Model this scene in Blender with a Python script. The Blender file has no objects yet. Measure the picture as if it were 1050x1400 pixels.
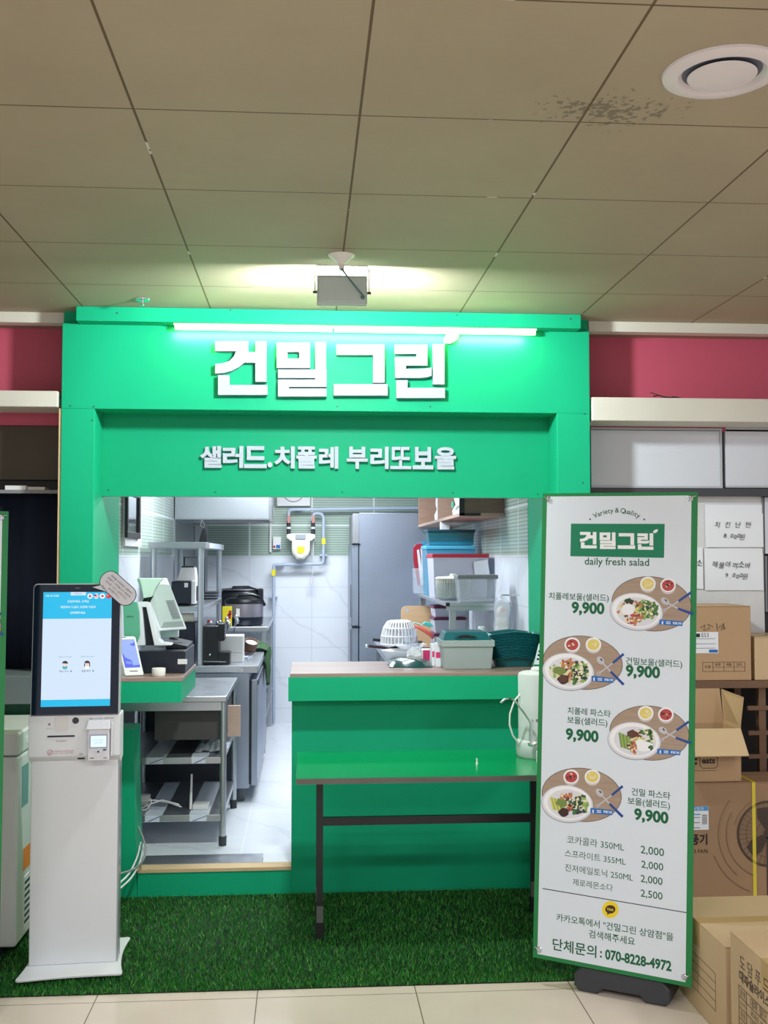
import bpy, math, random
from mathutils import Vector, Matrix, Euler
random.seed(7)
SC = bpy.context.scene
COL = SC.collection
R_ = math.radians

# ------------------------------------------------------------------ camera
FPX = 1460.0
CAM_H = 1.65
TH = math.atan(62 / FPX)
PSI = math.atan(106 * math.cos(TH) / FPX)
FWD = Vector((math.sin(PSI) * math.cos(TH), math.cos(PSI) * math.cos(TH), math.sin(TH)))
RGT = Vector((math.cos(PSI), -math.sin(PSI), 0))
UPV = RGT.cross(FWD)
CAMP = Vector((0, 0, CAM_H))
cam = bpy.data.cameras.new('camera')
cam.sensor_fit = 'VERTICAL'
cam.sensor_height = 24.0
cam.lens = 24.0 * FPX / 1400.0
cam.clip_start = 0.05
camo = bpy.data.objects.new('camera', cam)
COL.objects.link(camo)
M3 = Matrix((RGT, UPV, -FWD)).transposed()
camo.matrix_world = Matrix.Translation(CAMP) @ M3.to_4x4()
SC.camera = camo

# ------------------------------------------------------------------ light
SC.view_settings.view_transform = 'Standard'
SC.view_settings.look = 'None'
SC.view_settings.gamma = 1
SC.view_settings.use_curve_mapping = False
SC.view_settings.exposure = 0.45
SC.cycles.use_denoising = True
SC.cycles.max_bounces = 8
SC.cycles.transparent_max_bounces = 16
w = bpy.data.worlds.new('world')
SC.world = w
w.use_nodes = True
w.node_tree.nodes['Background'].inputs[0].default_value = (0.93, 0.96, 1.0, 1)
w.node_tree.nodes['Background'].inputs[1].default_value = 0.50


def area(name, loc, size, power, color, target=None, spread=180):
    l = bpy.data.lights.new(name, 'AREA')
    l.shape = 'RECTANGLE'
    l.size, l.size_y = size
    l.energy = power
    l.color = color
    l.spread = R_(spread)
    o = bpy.data.objects.new(name, l)
    o.location = loc
    d = (Vector(target) - Vector(loc)) if target else Vector((0, 0, -1))
    o.rotation_euler = d.to_track_quat('-Z', 'Y').to_euler()
    COL.objects.link(o)
    return o


# ceiling lamps of the mall, behind and over the photographer
area('mall_lamp', (-1.3, 0.6, 2.79), (1.2, 0.3), 42, (0.95, 0.97, 1.0))
area('mall_lamp', (1.5, 0.6, 2.79), (1.2, 0.3), 42, (0.95, 0.97, 1.0))
area('mall_lamp', (0.2, -1.4, 2.79), (1.2, 0.3), 55, (0.95, 0.97, 1.0))
area('mall_lamp', (3.2, 2.6, 2.75), (0.3, 1.2), 20, (0.95, 0.9, 1.0))
# kitchen fluorescent panels
area('kitchen_lamp', (-0.1, 6.9, 2.46), (1.2, 0.3), 38, (0.86, 0.93, 1.0))
area('kitchen_lamp', (-0.1, 8.7, 2.46), (1.2, 0.3), 38, (0.86, 0.93, 1.0))
# the floodlight aimed at the sign and the light bar over the sign
fb_ = area('floodlight_beam', (0.135, 4.215, 2.695), (0.18, 0.11), 12, (0.88, 1.0, 1.0), (0.135, 5.2, 2.38))
# wide wash lens of the floodlight: more light to the sides than straight ahead
fb_.data.use_nodes = True
lt = fb_.data.node_tree
ge = lt.nodes.new('ShaderNodeNewGeometry')
dt = lt.nodes.new('ShaderNodeVectorMath'); dt.operation = 'DOT_PRODUCT'
lt.links.new(ge.outputs['Incoming'], dt.inputs[0]); lt.links.new(ge.outputs['Normal'], dt.inputs[1])
ab = lt.nodes.new('ShaderNodeMath'); ab.operation = 'ABSOLUTE'; lt.links.new(dt.outputs['Value'], ab.inputs[0])
mx_ = lt.nodes.new('ShaderNodeMath'); mx_.operation = 'MAXIMUM'; mx_.inputs[1].default_value = 0.64; lt.links.new(ab.outputs[0], mx_.inputs[0])
pw = lt.nodes.new('ShaderNodeMath'); pw.operation = 'POWER'; pw.inputs[1].default_value = -3.2; lt.links.new(mx_.outputs[0], pw.inputs[0])
lt.links.new(pw.outputs[0], lt.nodes['Emission'].inputs['Strength'])
area('light_bar_glow', (0.21, 5.088, 2.722), (1.70, 0.012), 8, (1.0, 0.92, 0.22), (0.21, 5.13, 2.67))


# ------------------------------------------------------------------ pixel ray helpers
def ray(px, py):
    return RGT * ((px - 525) / FPX) - UPV * ((py - 700) / FPX) + FWD


def at(px, py, Y):
    d = ray(px, py)
    return CAMP + d * (Y / d.y)


def atz(px, py, Z):
    d = ray(px, py)
    return CAMP + d * ((Z - CAM_H) / d.z)


def atx(px, py, X):
    d = ray(px, py)
    return CAMP + d * (X / d.x)


# ------------------------------------------------------------------ materials
def lin(c):
    c = c / 255.0
    return c / 12.92 if c <= 0.04045 else ((c + 0.055) / 1.055) ** 2.4


def rgb(c):
    return (lin(c[0]), lin(c[1]), lin(c[2]), 1)


MATS = {}


class NT:
    def __init__(s, m):
        s.t = m.node_tree
        s.bsdf = s.t.nodes['Principled BSDF']

    def n(s, typ, **kw):
        nd = s.t.nodes.new(typ)
        for k, v in kw.items():
            setattr(nd, k, v)
        return nd

    def l(s, a, b):
        s.t.links.new(a, b)

    def math(s, op, a, b=None, c=None):
        nd = s.n('ShaderNodeMath', operation=op)
        for i, x in enumerate((a, b, c)):
            if x is None:
                continue
            if isinstance(x, (int, float)):
                nd.inputs[i].default_value = x
            else:
                s.l(x, nd.inputs[i])
        return nd.outputs[0]

    def mix(s, fac, a, b):
        nd = s.n('ShaderNodeMix', data_type='RGBA')
        if isinstance(fac, (int, float)):
            nd.inputs[0].default_value = fac
        else:
            s.l(fac, nd.inputs[0])
        for sock, x in ((nd.inputs[6], a), (nd.inputs[7], b)):
            if isinstance(x, tuple):
                sock.default_value = x
            else:
                s.l(x, sock)
        return nd.outputs[2]

    def pos(s):
        g = s.n('ShaderNodeNewGeometry')
        x = s.n('ShaderNodeSeparateXYZ')
        s.l(g.outputs['Position'], x.inputs[0])
        return g.outputs['Position'], x.outputs[0], x.outputs[1], x.outputs[2]

    def noise(s, vec, scale, detail=3, stretch=None):
        if stretch:
            mp = s.n('ShaderNodeMapping')
            mp.inputs['Scale'].default_value = stretch
            s.l(vec, mp.inputs['Vector'])
            vec = mp.outputs[0]
        nd = s.n('ShaderNodeTexNoise')
        nd.inputs['Scale'].default_value = scale
        nd.inputs['Detail'].default_value = detail
        s.l(vec, nd.inputs['Vector'])
        return nd.outputs['Fac']

    def bump(s, h, strength, dist=0.01):
        b = s.n('ShaderNodeBump')
        b.inputs['Strength'].default_value = strength
        b.inputs['Distance'].default_value = dist
        s.l(h, b.inputs['Height'])
        s.l(b.outputs[0], s.bsdf.inputs['Normal'])

    def line(s, coord, start, step, width):
        """1 on thin lines repeated every step"""
        f = s.math('SUBTRACT', coord, start)
        f = s.math('DIVIDE', f, step)
        f = s.math('ADD', f, 0.5)
        f = s.math('FRACT', f)
        f = s.math('SUBTRACT', f, 0.5)
        f = s.math('ABSOLUTE', f)
        return s.math('LESS_THAN', f, width / step / 2)


def mat(name, col, rough=0.5, metal=0.0, spec=0.5, var=0.06, scale=8.0, alpha=1.0, emit=0.0, trans=0.0, coat=0.0,
        stretch=None, bump=0.0):
    if name in MATS:
        return MATS[name]
    m = bpy.data.materials.new(name)
    m.use_nodes = True
    t = NT(m)
    b = t.bsdf
    if 0.9 < emit < 1.2:
        emit *= 0.72
    b.inputs['Roughness'].default_value = rough
    b.inputs['Metallic'].default_value = metal
    b.inputs['Specular IOR Level'].default_value = spec
    b.inputs['Coat Weight'].default_value = coat
    c = rgb(col)
    if emit:
        b.inputs['Base Color'].default_value = (0.01, 0.01, 0.01, 1)
        b.inputs['Emission Color'].default_value = c
        b.inputs['Emission Strength'].default_value = emit
    elif var:
        tc = t.n('ShaderNodeTexCoord')
        f = t.noise(tc.outputs['Object'], scale, 4, stretch)
        lo = tuple(max(0, x * (1 - var * 1.6)) for x in c[:3]) + (1,)
        hi = tuple(min(1, x * (1 + var * 1.6)) for x in c[:3]) + (1,)
        t.l(t.mix(f, lo, hi), b.inputs['Base Color'])
        if bump:
            t.bump(f, bump)
    else:
        b.inputs['Base Color'].default_value = c
    if alpha < 1:
        b.inputs['Alpha'].default_value = alpha
    if trans:
        b.inputs['Transmission Weight'].default_value = trans
        b.inputs['IOR'].default_value = 1.3
    m.diffuse_color = c
    MATS[name] = m
    return m


def newmat(name, rough=0.5, metal=0.0):
    m = bpy.data.materials.new(name)
    m.use_nodes = True
    MATS[name] = m
    t = NT(m)
    t.bsdf.inputs['Roughness'].default_value = rough
    t.bsdf.inputs['Metallic'].default_value = metal
    return m, t


# ceiling tiles
def m_ceiling():
    m, t = newmat('ceiling_tiles', 0.62)
    p, x, y, z = t.pos()
    gx = t.line(x, 0.138, 0.5945, 0.007)
    gy = t.line(y, 2.795, 0.614, 0.006)
    g = t.math('MAXIMUM', gx, gy)
    n1 = t.noise(p, 2.2, 5)
    n2 = t.noise(p, 30, 4, (1, 6, 1))
    base = t.mix(n1, rgb((154, 141, 118)), rgb((176, 164, 139)))
    base = t.mix(t.math('MULTIPLY', n2, 0.25), base, rgb((170, 155, 120)))
    # dirt speckle blown on the tiles around the air diffuser
    dx = t.math('SUBTRACT', x, 0.80)
    dy = t.math('SUBTRACT', y, 2.72)
    d = t.math('SQRT', t.math('ADD', t.math('MULTIPLY', dx, dx), t.math('MULTIPLY', t.math('MULTIPLY', dy, dy), 3.0)))
    near = t.math('SUBTRACT', 1.0, t.math('DIVIDE', d, 0.26))
    near = t.math('MAXIMUM', near, 0.0)
    sp = t.math('GREATER_THAN', t.math('ADD', t.noise(p, 60, 5), t.math('MULTIPLY', near, 0.26)), 0.70)
    sp = t.math('MULTIPLY', sp, t.math('GREATER_THAN', near, 0.02))
    base = t.mix(t.math('MULTIPLY', sp, 0.55), base, rgb((70, 62, 52)))
    gn = t.noise(p, 9, 2)
    gc = t.mix(t.math('GREATER_THAN', gn, 0.68), rgb((96, 74, 48)), rgb((205, 205, 195)))
    t.l(t.mix(g, base, gc), t.bsdf.inputs['Base Color'])
    h = t.math('SUBTRACT', t.math('MULTIPLY', t.noise(p, 7, 4, (1, 3, 1)), 0.4), t.math('MULTIPLY', g, 1.0))
    t.bump(h, 0.35, 0.006)
    return m


def m_floor():
    m, t = newmat('polished_floor_tile', 0.12)
    p, x, y, z = t.pos()
    g = t.math('MAXIMUM', t.line(x, 0.42, 0.6, 0.004), t.line(y, 3.50, 0.6, 0.004))
    n = t.noise(p, 5, 5)
    b = t.mix(n, rgb((222, 204, 190)), rgb((234, 220, 208)))
    t.l(t.mix(g, b, rgb((120, 104, 84))), t.bsdf.inputs['Base Color'])
    t.bsdf.inputs['Specular IOR Level'].default_value = 0.5
    return m


def m_marble(name, axis, floor=False):
    """large white marble tiles with fine grey veins; axis = horizontal coordinate"""
    m, t = newmat(name, 0.22 if not floor else 0.3)
    p, x, y, z = t.pos()
    h = x if axis == 'x' else y
    if floor:
        g = t.math('MAXIMUM', t.line(x, -0.33, 0.6, 0.008), t.line(y, 5.9, 0.6, 0.008))
    else:
        g = t.math('MAXIMUM', t.line(h, 0.05 if axis == 'x' else 6.1, 0.57, 0.006), t.line(z, 0.55, 0.275, 0.006))
    nd = t.n('ShaderNodeTexWave', wave_type='BANDS', bands_direction='DIAGONAL')
    nd.inputs['Scale'].default_value = 0.9
    nd.inputs['Distortion'].default_value = 7
    nd.inputs['Detail'].default_value = 5
    t.l(p, nd.inputs['Vector'])
    v = t.math('GREATER_THAN', nd.outputs['Fac'], 0.993)
    v = t.math('MULTIPLY', v, 0.16)
    b = t.mix(t.noise(p, 3, 4), rgb((226, 230, 238)), rgb((240, 243, 248)))
    b = t.mix(v, b, rgb((168, 176, 190)))
    t.l(t.mix(t.math('MULTIPLY', g, 0.7), b, rgb((205, 210, 220)) if not floor else rgb((250, 250, 250))), t.bsdf.inputs['Base Color'])
    return m


def m_ribbed(name, axis):
    """grey green tiles with horizontal ribs"""
    m, t = newmat(name, 0.3)
    p, x, y, z = t.pos()
    h = x if axis == 'x' else y
    f = t.math('FRACT', t.math('DIVIDE', t.math('SUBTRACT', z, 1.655), 0.0215))
    rib = t.math('LESS_THAN', f, 0.36)
    b = t.mix(t.noise(p, 2, 3), rgb((168, 186, 172)), rgb((188, 203, 190)))
    b = t.mix(rib, b, rgb((138, 158, 146)))
    g = t.math('MAXIMUM', t.line(h, 0.05 if axis == 'x' else 6.1, 0.57, 0.016), t.line(z, 1.655, 0.29, 0.016))
    t.l(t.mix(g, b, rgb((225, 232, 230))), t.bsdf.inputs['Base Color'])
    t.bump(t.math('MULTIPLY', f, 1.0), 0.3, 0.004)
    return m


def m_wood(name, a, b_, stretch=(0.6, 9, 9), rough=0.4, planks=0.0):
    m, t = newmat(name, rough)
    tc = t.n('ShaderNodeTexCoord')
    n = t.noise(tc.outputs['Object'], 4, 6, stretch)
    c = t.mix(n, rgb(a), rgb(b_))
    if planks:
        p, x, y, z = t.pos()
        c = t.mix(t.math('MULTIPLY', t.line(y, 5.25, planks, 0.004), 0.6), c, rgb((60, 40, 34)))
    t.l(c, t.bsdf.inputs['Base Color'])
    return m


def m_steel(name='brushed_steel', col=(196, 200, 206), rough=0.32):
    m, t = newmat(name, rough, 0.9)
    tc = t.n('ShaderNodeTexCoord')
    n = t.noise(tc.outputs['Object'], 20, 3, (1, 1, 12))
    c = rgb(col)
    t.l(t.mix(n, tuple(x * .85 for x in c[:3]) + (1,), c), t.bsdf.inputs['Base Color'])
    r = t.math('ADD', t.math('MULTIPLY', n, 0.15), rough - 0.07)
    t.l(r, t.bsdf.inputs['Roughness'])
    return m


def m_card(name, col):
    m, t = newmat(name, 0.75)
    tc = t.n('ShaderNodeTexCoord')
    n = t.noise(tc.outputs['Object'], 3, 5)
    n2 = t.noise(tc.outputs['Object'], 60, 2, (1, 1, 8))
    c = rgb(col)
    b = t.mix(n, tuple(x * .9 for x in c[:3]) + (1,), tuple(min(1, x * 1.08) for x in c[:3]) + (1,))
    b = t.mix(t.math('MULTIPLY', n2, 0.15), b, tuple(x * .75 for x in c[:3]) + (1,))
    t.l(b, t.bsdf.inputs['Base Color'])
    t.bump(n2, 0.05, 0.002)
    return m


CEIL = m_ceiling()
FLOOR = m_floor()
MARX = m_marble('marble_tile', 'x')
MARY = m_marble('marble_tile_side', 'y')
MARF = m_marble('kitchen_floor_tile', 'x', True)
RIBX = m_ribbed('ribbed_tile', 'x')
RIBY = m_ribbed('ribbed_tile_side', 'y')
COUNTER = m_wood('counter_wood', (112, 82, 74), (188, 160, 150), (0.5, 10, 10), 0.35, 0.13)
WOODC = m_wood('cabinet_wood', (150, 124, 108), (182, 156, 138), (2, 2, 14), 0.5)
WOODD = m_wood('dark_walnut', (92, 74, 62), (126, 104, 88), (2, 2, 14), 0.5)
BOARDW = m_wood('cutting_board_wood', (186, 148, 108), (214, 180, 140), (1, 8, 8), 0.5)
RACKW = m_wood('rack_wood', (92, 66, 48), (128, 96, 72), (1, 8, 8), 0.6)
PLY = m_wood('raw_plywood', (196, 164, 122), (220, 192, 152), (1, 6, 6), 0.7)
EDGEW = m_wood('grey_laminate_edge', (84, 78, 72), (112, 106, 100), (1, 9, 9), 0.5)
STEEL = m_steel()
STEELD = m_steel('dull_steel', (150, 152, 156), 0.4)
FRIDGE = m_steel('fridge_steel', (170, 178, 194), 0.42)
CARD = m_card('cardboard', (186, 152, 116))
CARD2 = m_card('pale_cardboard', (206, 178, 140))
CARD3 = m_card('brown_cardboard', (160, 128, 98))
GREEN = mat('green_paint', (22, 166, 120), 0.5, spec=0.15, var=0.03, scale=3)
SIGNW = mat('big_letter_white', (168, 175, 189), 0.6, spec=0.2, var=0.01)
LETTER = mat('sign_letter_white', (188, 195, 208), 0.6, spec=0.25, var=0.01)
TABLEG = mat('green_table_laminate', (4, 142, 84), 0.2, var=0.02)
WHITE = mat('white_acrylic', (232, 234, 240), 0.35, var=0.01)
PURIF = mat('purifier_white', (200, 204, 202), 0.4, var=0.02)
WPLAST = mat('white_plastic', (228, 226, 224), 0.4, var=0.02)
WSHEET = mat('white_vinyl_sheet', (222, 230, 238), 0.5, var=0.01)
BORDER = mat('green_vinyl_border', (22, 128, 66), 0.5, var=0.03)
BLACKP = mat('black_plastic', (22, 24, 30), 0.35, var=0.05)
NAVYP = mat('navy_black_plastic', (20, 26, 42), 0.35, var=0.05)
GREYD = mat('dark_grey_plastic', (58, 60, 66), 0.55, var=0.05)
GREYM = mat('mid_grey_plastic', (128, 130, 134), 0.5, var=0.04)
BLACKM = mat('black_steel', (26, 30, 32), 0.4, var=0.05)
TEAL = mat('dark_teal_plastic', (26, 96, 104), 0.3, var=0.05)
GREYBIN = mat('grey_bin_plastic', (160, 172, 170), 0.5, var=0.02)
CREAM = mat('cream_painted_beam', (214, 208, 196), 0.6, var=0.06, scale=3)
RED = mat('red_wall_paint', (190, 78, 100), 0.6, var=0.05, scale=2)
BROWNW = mat('dark_brown_panel', (72, 62, 48), 0.6, var=0.1, scale=3)
NAVYC = mat('navy_curtain_cloth', (8, 22, 46), 0.85, var=0.15, scale=4, stretch=(6, 1, 0.6))
CHROME = mat('chrome', (220, 222, 226), 0.12, metal=1.0, var=0.02)
PVC = mat('grey_pvc_pipe', (178, 190, 208), 0.4, var=0.03)
TEXTG = mat('dark_green_ink', (12, 92, 58), 0.6, var=0.02)
TEXTB = mat('dark_green_bold_ink', (0, 100, 58), 0.6, var=0.02)
INK = mat('black_ink', (24, 24, 28), 0.6, var=0.02)
LOGOG = mat('logo_green_ink', (0, 126, 88), 0.55, var=0.02)
CLEAR = mat('clear_plastic', (222, 228, 236), 0.15, alpha=0.24, var=0.0)
FROST = mat('frosted_plastic', (214, 214, 230), 0.35, alpha=0.72, var=0.02)
BLUEP = mat('clear_blue_plastic', (80, 170, 205), 0.25, alpha=0.7, var=0.02)
TEALC = mat('clear_teal_plastic', (40, 120, 130), 0.2, alpha=0.62, var=0.02)
SILVER = mat('silver_plastic', (170, 166, 172), 0.35, metal=0.4, var=0.03)
YELLOW = mat('yellow_label', (232, 214, 40), 0.5, var=0.03)
BLUE = mat('blue_label', (30, 104, 182), 0.5, var=0.03)
REDP = mat('red_plastic', (178, 36, 58), 0.4, var=0.04)
ORANGE = mat('orange_label', (226, 130, 40), 0.6, var=0.04)


# ------------------------------------------------------------------ mesh builder
class MB:
    def __init__(s, M=None):
        s.v, s.f, s.m = [], [], []
        s.cur = 0
        s.M = M

    def add(s, vs, fs):
        b = len(s.v)
        for p in vs:
            p = Vector(p)
            if s.M is not None:
                p = s.M @ p
            s.v.append(p)
        for f in fs:
            s.f.append([i + b for i in f])
            s.m.append(s.cur)
        return s

    def box(s, x0, x1, y0, y1, z0, z1):
        if x0 > x1: x0, x1 = x1, x0
        if y0 > y1: y0, y1 = y1, y0
        if z0 > z1: z0, z1 = z1, z0
        vs = [(x0, y0, z0), (x1, y0, z0), (x1, y1, z0), (x0, y1, z0), (x0, y0, z1), (x1, y0, z1), (x1, y1, z1), (x0, y1, z1)]
        return s.add(vs, [(0, 3, 2, 1), (4, 5, 6, 7), (0, 1, 5, 4), (1, 2, 6, 5), (2, 3, 7, 6), (3, 0, 4, 7)])

    def hexa(s, bot, top):
        """frustum from 4 bottom and 4 top corners, counter-clockwise seen from above"""
        return s.add(list(bot) + list(top), [(0, 3, 2, 1), (4, 5, 6, 7), (0, 1, 5, 4), (1, 2, 6, 5), (2, 3, 7, 6), (3, 0, 4, 7)])

    def tray(s, cx, cy, z0, z1, wb, db, wt, dt, th=0.004, n=None):
        """open box with sloping walls"""
        def ring(w_, d_, z):
            return [(cx - w_ / 2, cy - d_ / 2, z), (cx + w_ / 2, cy - d_ / 2, z), (cx + w_ / 2, cy + d_ / 2, z), (cx - w_ / 2, cy + d_ / 2, z)]
        vs = ring(wb, db, z0) + ring(wt, dt, z1) + ring(wt - 2 * th, dt - 2 * th, z1) + ring(wb - 2 * th, db - 2 * th, z0 + th)
        fs = [(0, 3, 2, 1), (12, 13, 14, 15)]
        for a in (0, 4, 8):
            for i in range(4):
                j = (i + 1) % 4
                fs.append((a + i, a + j, a + 4 + j, a + 4 + i))
        return s.add(vs, fs)

    def quad(s, *ps):
        return s.add(ps, [tuple(range(len(ps)))])

    def cyl(s, p0, p1, r0, r1=None, n=20, caps=True):
        p0, p1 = Vector(p0), Vector(p1)
        r1 = r0 if r1 is None else r1
        d = (p1 - p0).normalized()
        a = d.orthogonal().normalized()
        b = d.cross(a)
        vs = []
        for p, r in ((p0, r0), (p1, r1)):
            for i in range(n):
                t = 2 * math.pi * i / n
                vs.append(p + a * (r * math.cos(t)) + b * (r * math.sin(t)))
        fs = [(i, (i + 1) % n, n + (i + 1) % n, n + i) for i in range(n)]
        if caps:
            fs += [tuple(range(n - 1, -1, -1)), tuple(range(n, 2 * n))]
        return s.add(vs, fs)

    def tube(s, pts, r, n=10, closed=False):
        pts = [Vector(p) for p in pts]
        k = len(pts)
        vs = []
        prev = None
        for i, p in enumerate(pts):
            q0 = pts[i - 1] if (i > 0 or closed) else p
            q1 = pts[(i + 1) % k] if (i < k - 1 or closed) else p
            d = (q1 - q0).normalized()
            if prev is None:
                a = d.orthogonal().normalized()
            else:
                a = (prev - d * prev.dot(d))
                a = a.normalized() if a.length > 1e-6 else d.orthogonal().normalized()
            prev = a
            b = d.cross(a)
            rr = r[i] if isinstance(r, (list, tuple)) else r
            for j in range(n):
                t = 2 * math.pi * j / n
                vs.append(p + a * (rr * math.cos(t)) + b * (rr * math.sin(t)))
        fs = []
        for i in range(k if closed else k - 1):
            for j in range(n):
                a0, a1 = i * n, ((i + 1) % k) * n
                fs.append((a0 + j, a0 + (j + 1) % n, a1 + (j + 1) % n, a1 + j))
        if not closed:
            fs += [tuple(range(n - 1, -1, -1)), tuple(range((k - 1) * n, k * n))]
        return s.add(vs, fs)

    def lathe(s, prof, c=(0, 0, 0), n=32, axis=None, sx=1.0, sy=1.0):
        """profile of (radius, height) turned round the z axis (or axis) through c"""
        c = Vector(c)
        ax = Vector(axis or (0, 0, 1)).normalized()
        if abs(ax.z) > 0.999:
            a, b = Vector((1, 0, 0)), Vector((0, 1, 0)) * (1 if ax.z > 0 else -1)
        else:
            a = ax.orthogonal().normalized()
            b = ax.cross(a)
        vs, fs = [], []
        for r, h in prof:
            for i in range(n):
                t = 2 * math.pi * i / n
                vs.append(c + ax * h + a * (r * sx * math.cos(t)) + b * (r * sy * math.sin(t)))
        for k in range(len(prof) - 1):
            for i in range(n):
                fs.append((k * n + i, k * n + (i + 1) % n, (k + 1) * n + (i + 1) % n, (k + 1) * n + i))
        if prof[0][0] > 1e-5:
            fs.append(tuple(range(n - 1, -1, -1)))
        if prof[-1][0] > 1e-5:
            fs.append(tuple(range((len(prof) - 1) * n, len(prof) * n)))
        return s.add(vs, fs)

    def prism(s, pts, ext):
        """planar polygon (list of 3D points) pushed along ext"""
        pts = [Vector(p) for p in pts]
        ext = Vector(ext)
        n = len(pts)
        nor = Vector((0, 0, 0))
        for i in range(n):
            nor += (pts[i] - pts[0]).cross(pts[(i + 1) % n] - pts[0])
        if nor.dot(ext) > 0:
            pts = pts[::-1]
        vs = pts + [p + ext for p in pts]
        fs = [tuple(range(n)), tuple(range(2 * n - 1, n - 1, -1))]
        for i in range(n):
            j = (i + 1) % n
            fs.append((i, n + i, n + j, j))
        return s.add(vs, fs)

    def ball(s, c, r, sx=1, sy=1, sz=1, nu=16, nv=10):
        prof = [(max(1e-6, r * math.sin(math.pi * k / nv)), -r * sz * math.cos(math.pi * k / nv)) for k in range(nv + 1)]
        return s.lathe(prof, c, nu, None, sx, sy)

    def text(s, body, origin, u, v, width=None, height=None, depth=0.0, offset=0.0, align='c', maxw=None):
        """letters in the plane of u, v; origin is the centre (c) or left middle (l) of the line"""
        vs, fs = text_geo(body, offset, depth > 0)
        xs = [p[0] for p in vs]
        ys = [p[1] for p in vs]
        w0, h0 = max(xs) - min(xs), max(ys) - min(ys)
        if width and height:
            kx, ky = width / w0, height / h0
        elif width:
            kx = ky = width / w0
        else:
            kx = ky = height / h0
        u, v = Vector(u).normalized(), Vector(v).normalized()
        n = u.cross(v)
        cx = (max(xs) + min(xs)) / 2 if align == 'c' else min(xs)
        cy = (max(ys) + min(ys)) / 2
        o = Vector(origin)
        out = [o + u * ((p[0] - cx) * kx) + v * ((p[1] - cy) * ky) + n * ((p[2] + 0.5) * depth if depth else 0) for p in vs]
        return s.add(out, fs)

    def build(s, name, mats, parent=None, smooth=False, bevel=0.0, seg=2, label=None, kind=None):
        if not isinstance(mats, (list, tuple)):
            mats = [mats]
        me = bpy.data.meshes.new(name)
        if parent is None:
            xs = [p.x for p in s.v]; ys = [p.y for p in s.v]; zs = [p.z for p in s.v]
            o0 = Vector(((min(xs) + max(xs)) / 2, (min(ys) + max(ys)) / 2, min(zs)))
        else:
            o0 = ORG[parent.name]
        me.from_pydata([p - o0 for p in s.v], [], s.f)
        for mm in mats:
            me.materials.append(mm)
        me.polygons.foreach_set('material_index', s.m)
        if smooth:
            me.polygons.foreach_set('use_smooth', [True] * len(s.f))
            try:
                me.set_sharp_from_angle(angle=R_(40))
            except Exception:
                pass
        me.update()
        o = bpy.data.objects.new(name, me)
        COL.objects.link(o)
        if parent is None:
            o.location = o0
        else:
            o.parent = parent
            ORG[o.name] = o0
        if bevel:
            b = o.modifiers.new('bevel', 'BEVEL')
            b.width = bevel
            b.segments = seg
            b.limit_method = 'ANGLE'
            b.angle_limit = R_(50)
        if label:
            o['label'] = label
        if kind:
            o['kind'] = kind
        return o


ORG = {}
TG = {}


def text_geo(body, offset=0.0, ext=False):
    key = (body, offset, ext)
    if key in TG:
        return TG[key]
    c = bpy.data.curves.new('lettering', 'FONT')
    c.body = body
    c.offset = offset
    c.resolution_u = 3
    if ext:
        c.extrude = 0.5
    o = bpy.data.objects.new('lettering', c)
    COL.objects.link(o)
    bpy.context.view_layer.update()
    dg = bpy.context.evaluated_depsgraph_get()
    me = bpy.data.meshes.new_from_object(o.evaluated_get(dg))
    vs = [tuple(v.co) for v in me.vertices]
    fs = [tuple(p.vertices) for p in me.polygons]
    bpy.data.objects.remove(o)
    bpy.data.meshes.remove(me)
    bpy.data.curves.remove(c)
    TG[key] = (vs, fs)
    return TG[key]


def tag(o, label, cat, group=None, kind=None):
    o['label'] = label
    o['category'] = cat
    if group: o['group'] = group
    if kind: o['kind'] = kind
    return o


def struct(o):
    o['kind'] = 'structure'
    return o


def thing(name, label, cat, loc, rot=None, group=None):
    """an Empty at the base; without rot its parts come in world coordinates, with rot in local ones"""
    o = bpy.data.objects.new(name, None)
    o.empty_display_size = 0.05
    COL.objects.link(o)
    o.location = loc
    if rot is not None:
        o.rotation_euler = rot
    ORG[o.name] = Vector((0, 0, 0)) if rot is not None else Vector(loc)
    return tag(o, label, cat, group)


def copy_tree(o, parent=None):
    c = o.copy()
    COL.objects.link(c)
    c.parent = parent
    for ch in list(o.children):
        copy_tree(ch, c)
    return c


def pbox(mb, x0, y0, x1, y1, Yf, depth):
    """box whose front face at depth Yf covers these pixels of the frame"""
    xm, ym = (x0 + x1) / 2, (y0 + y1) / 2
    mb.box(at(x0, ym, Yf).x, at(x1, ym, Yf).x, Yf, Yf + depth, at(xm, y1, Yf).z, at(xm, y0, Yf).z)
    return mb


def pext(x0, y0, x1, y1, Yf):
    xm, ym = (x0 + x1) / 2, (y0 + y1) / 2
    return at(x0, ym, Yf).x, at(x1, ym, Yf).x, at(xm, y1, Yf).z, at(xm, y0, Yf).z


VX, VY, VZ = Vector((1, 0, 0)), Vector((0, 1, 0)), Vector((0, 0, 1))

# ================================================================== the setting
CZ = 2.826
struct(MB().box(-6, 6, -5, 5.75, -0.1, 0.0).build('floor', FLOOR))
struct(MB().box(-6, 6, -5, 5.75, CZ, CZ + 0.1).build('ceiling', CEIL))
KF = 0.135
struct(MB().box(-1.16, 1.36, 5.33 + 0.16, 9.95, -0.1, KF).build('floor_kitchen', MARF))
struct(MB().box(-1.16, 1.36, 5.75, 9.95, 2.52, 2.6).build('ceiling_kitchen', mat('kitchen_ceiling', (226, 230, 232), 0.7)))
TS = 1.655
m = MB(); m.box(-1.16, 1.36, 9.85, 9.95, KF, TS); m.cur = 1; m.box(-1.16, 1.36, 9.85, 9.95, TS, 2.52)
struct(m.build('wall_back', [MARX, RIBX]))
m = MB(); m.box(-1.16, -1.03, 5.83, 9.85, KF, TS); m.cur = 1; m.box(-1.16, -1.03, 5.83, 9.85, TS, 2.52)
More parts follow.
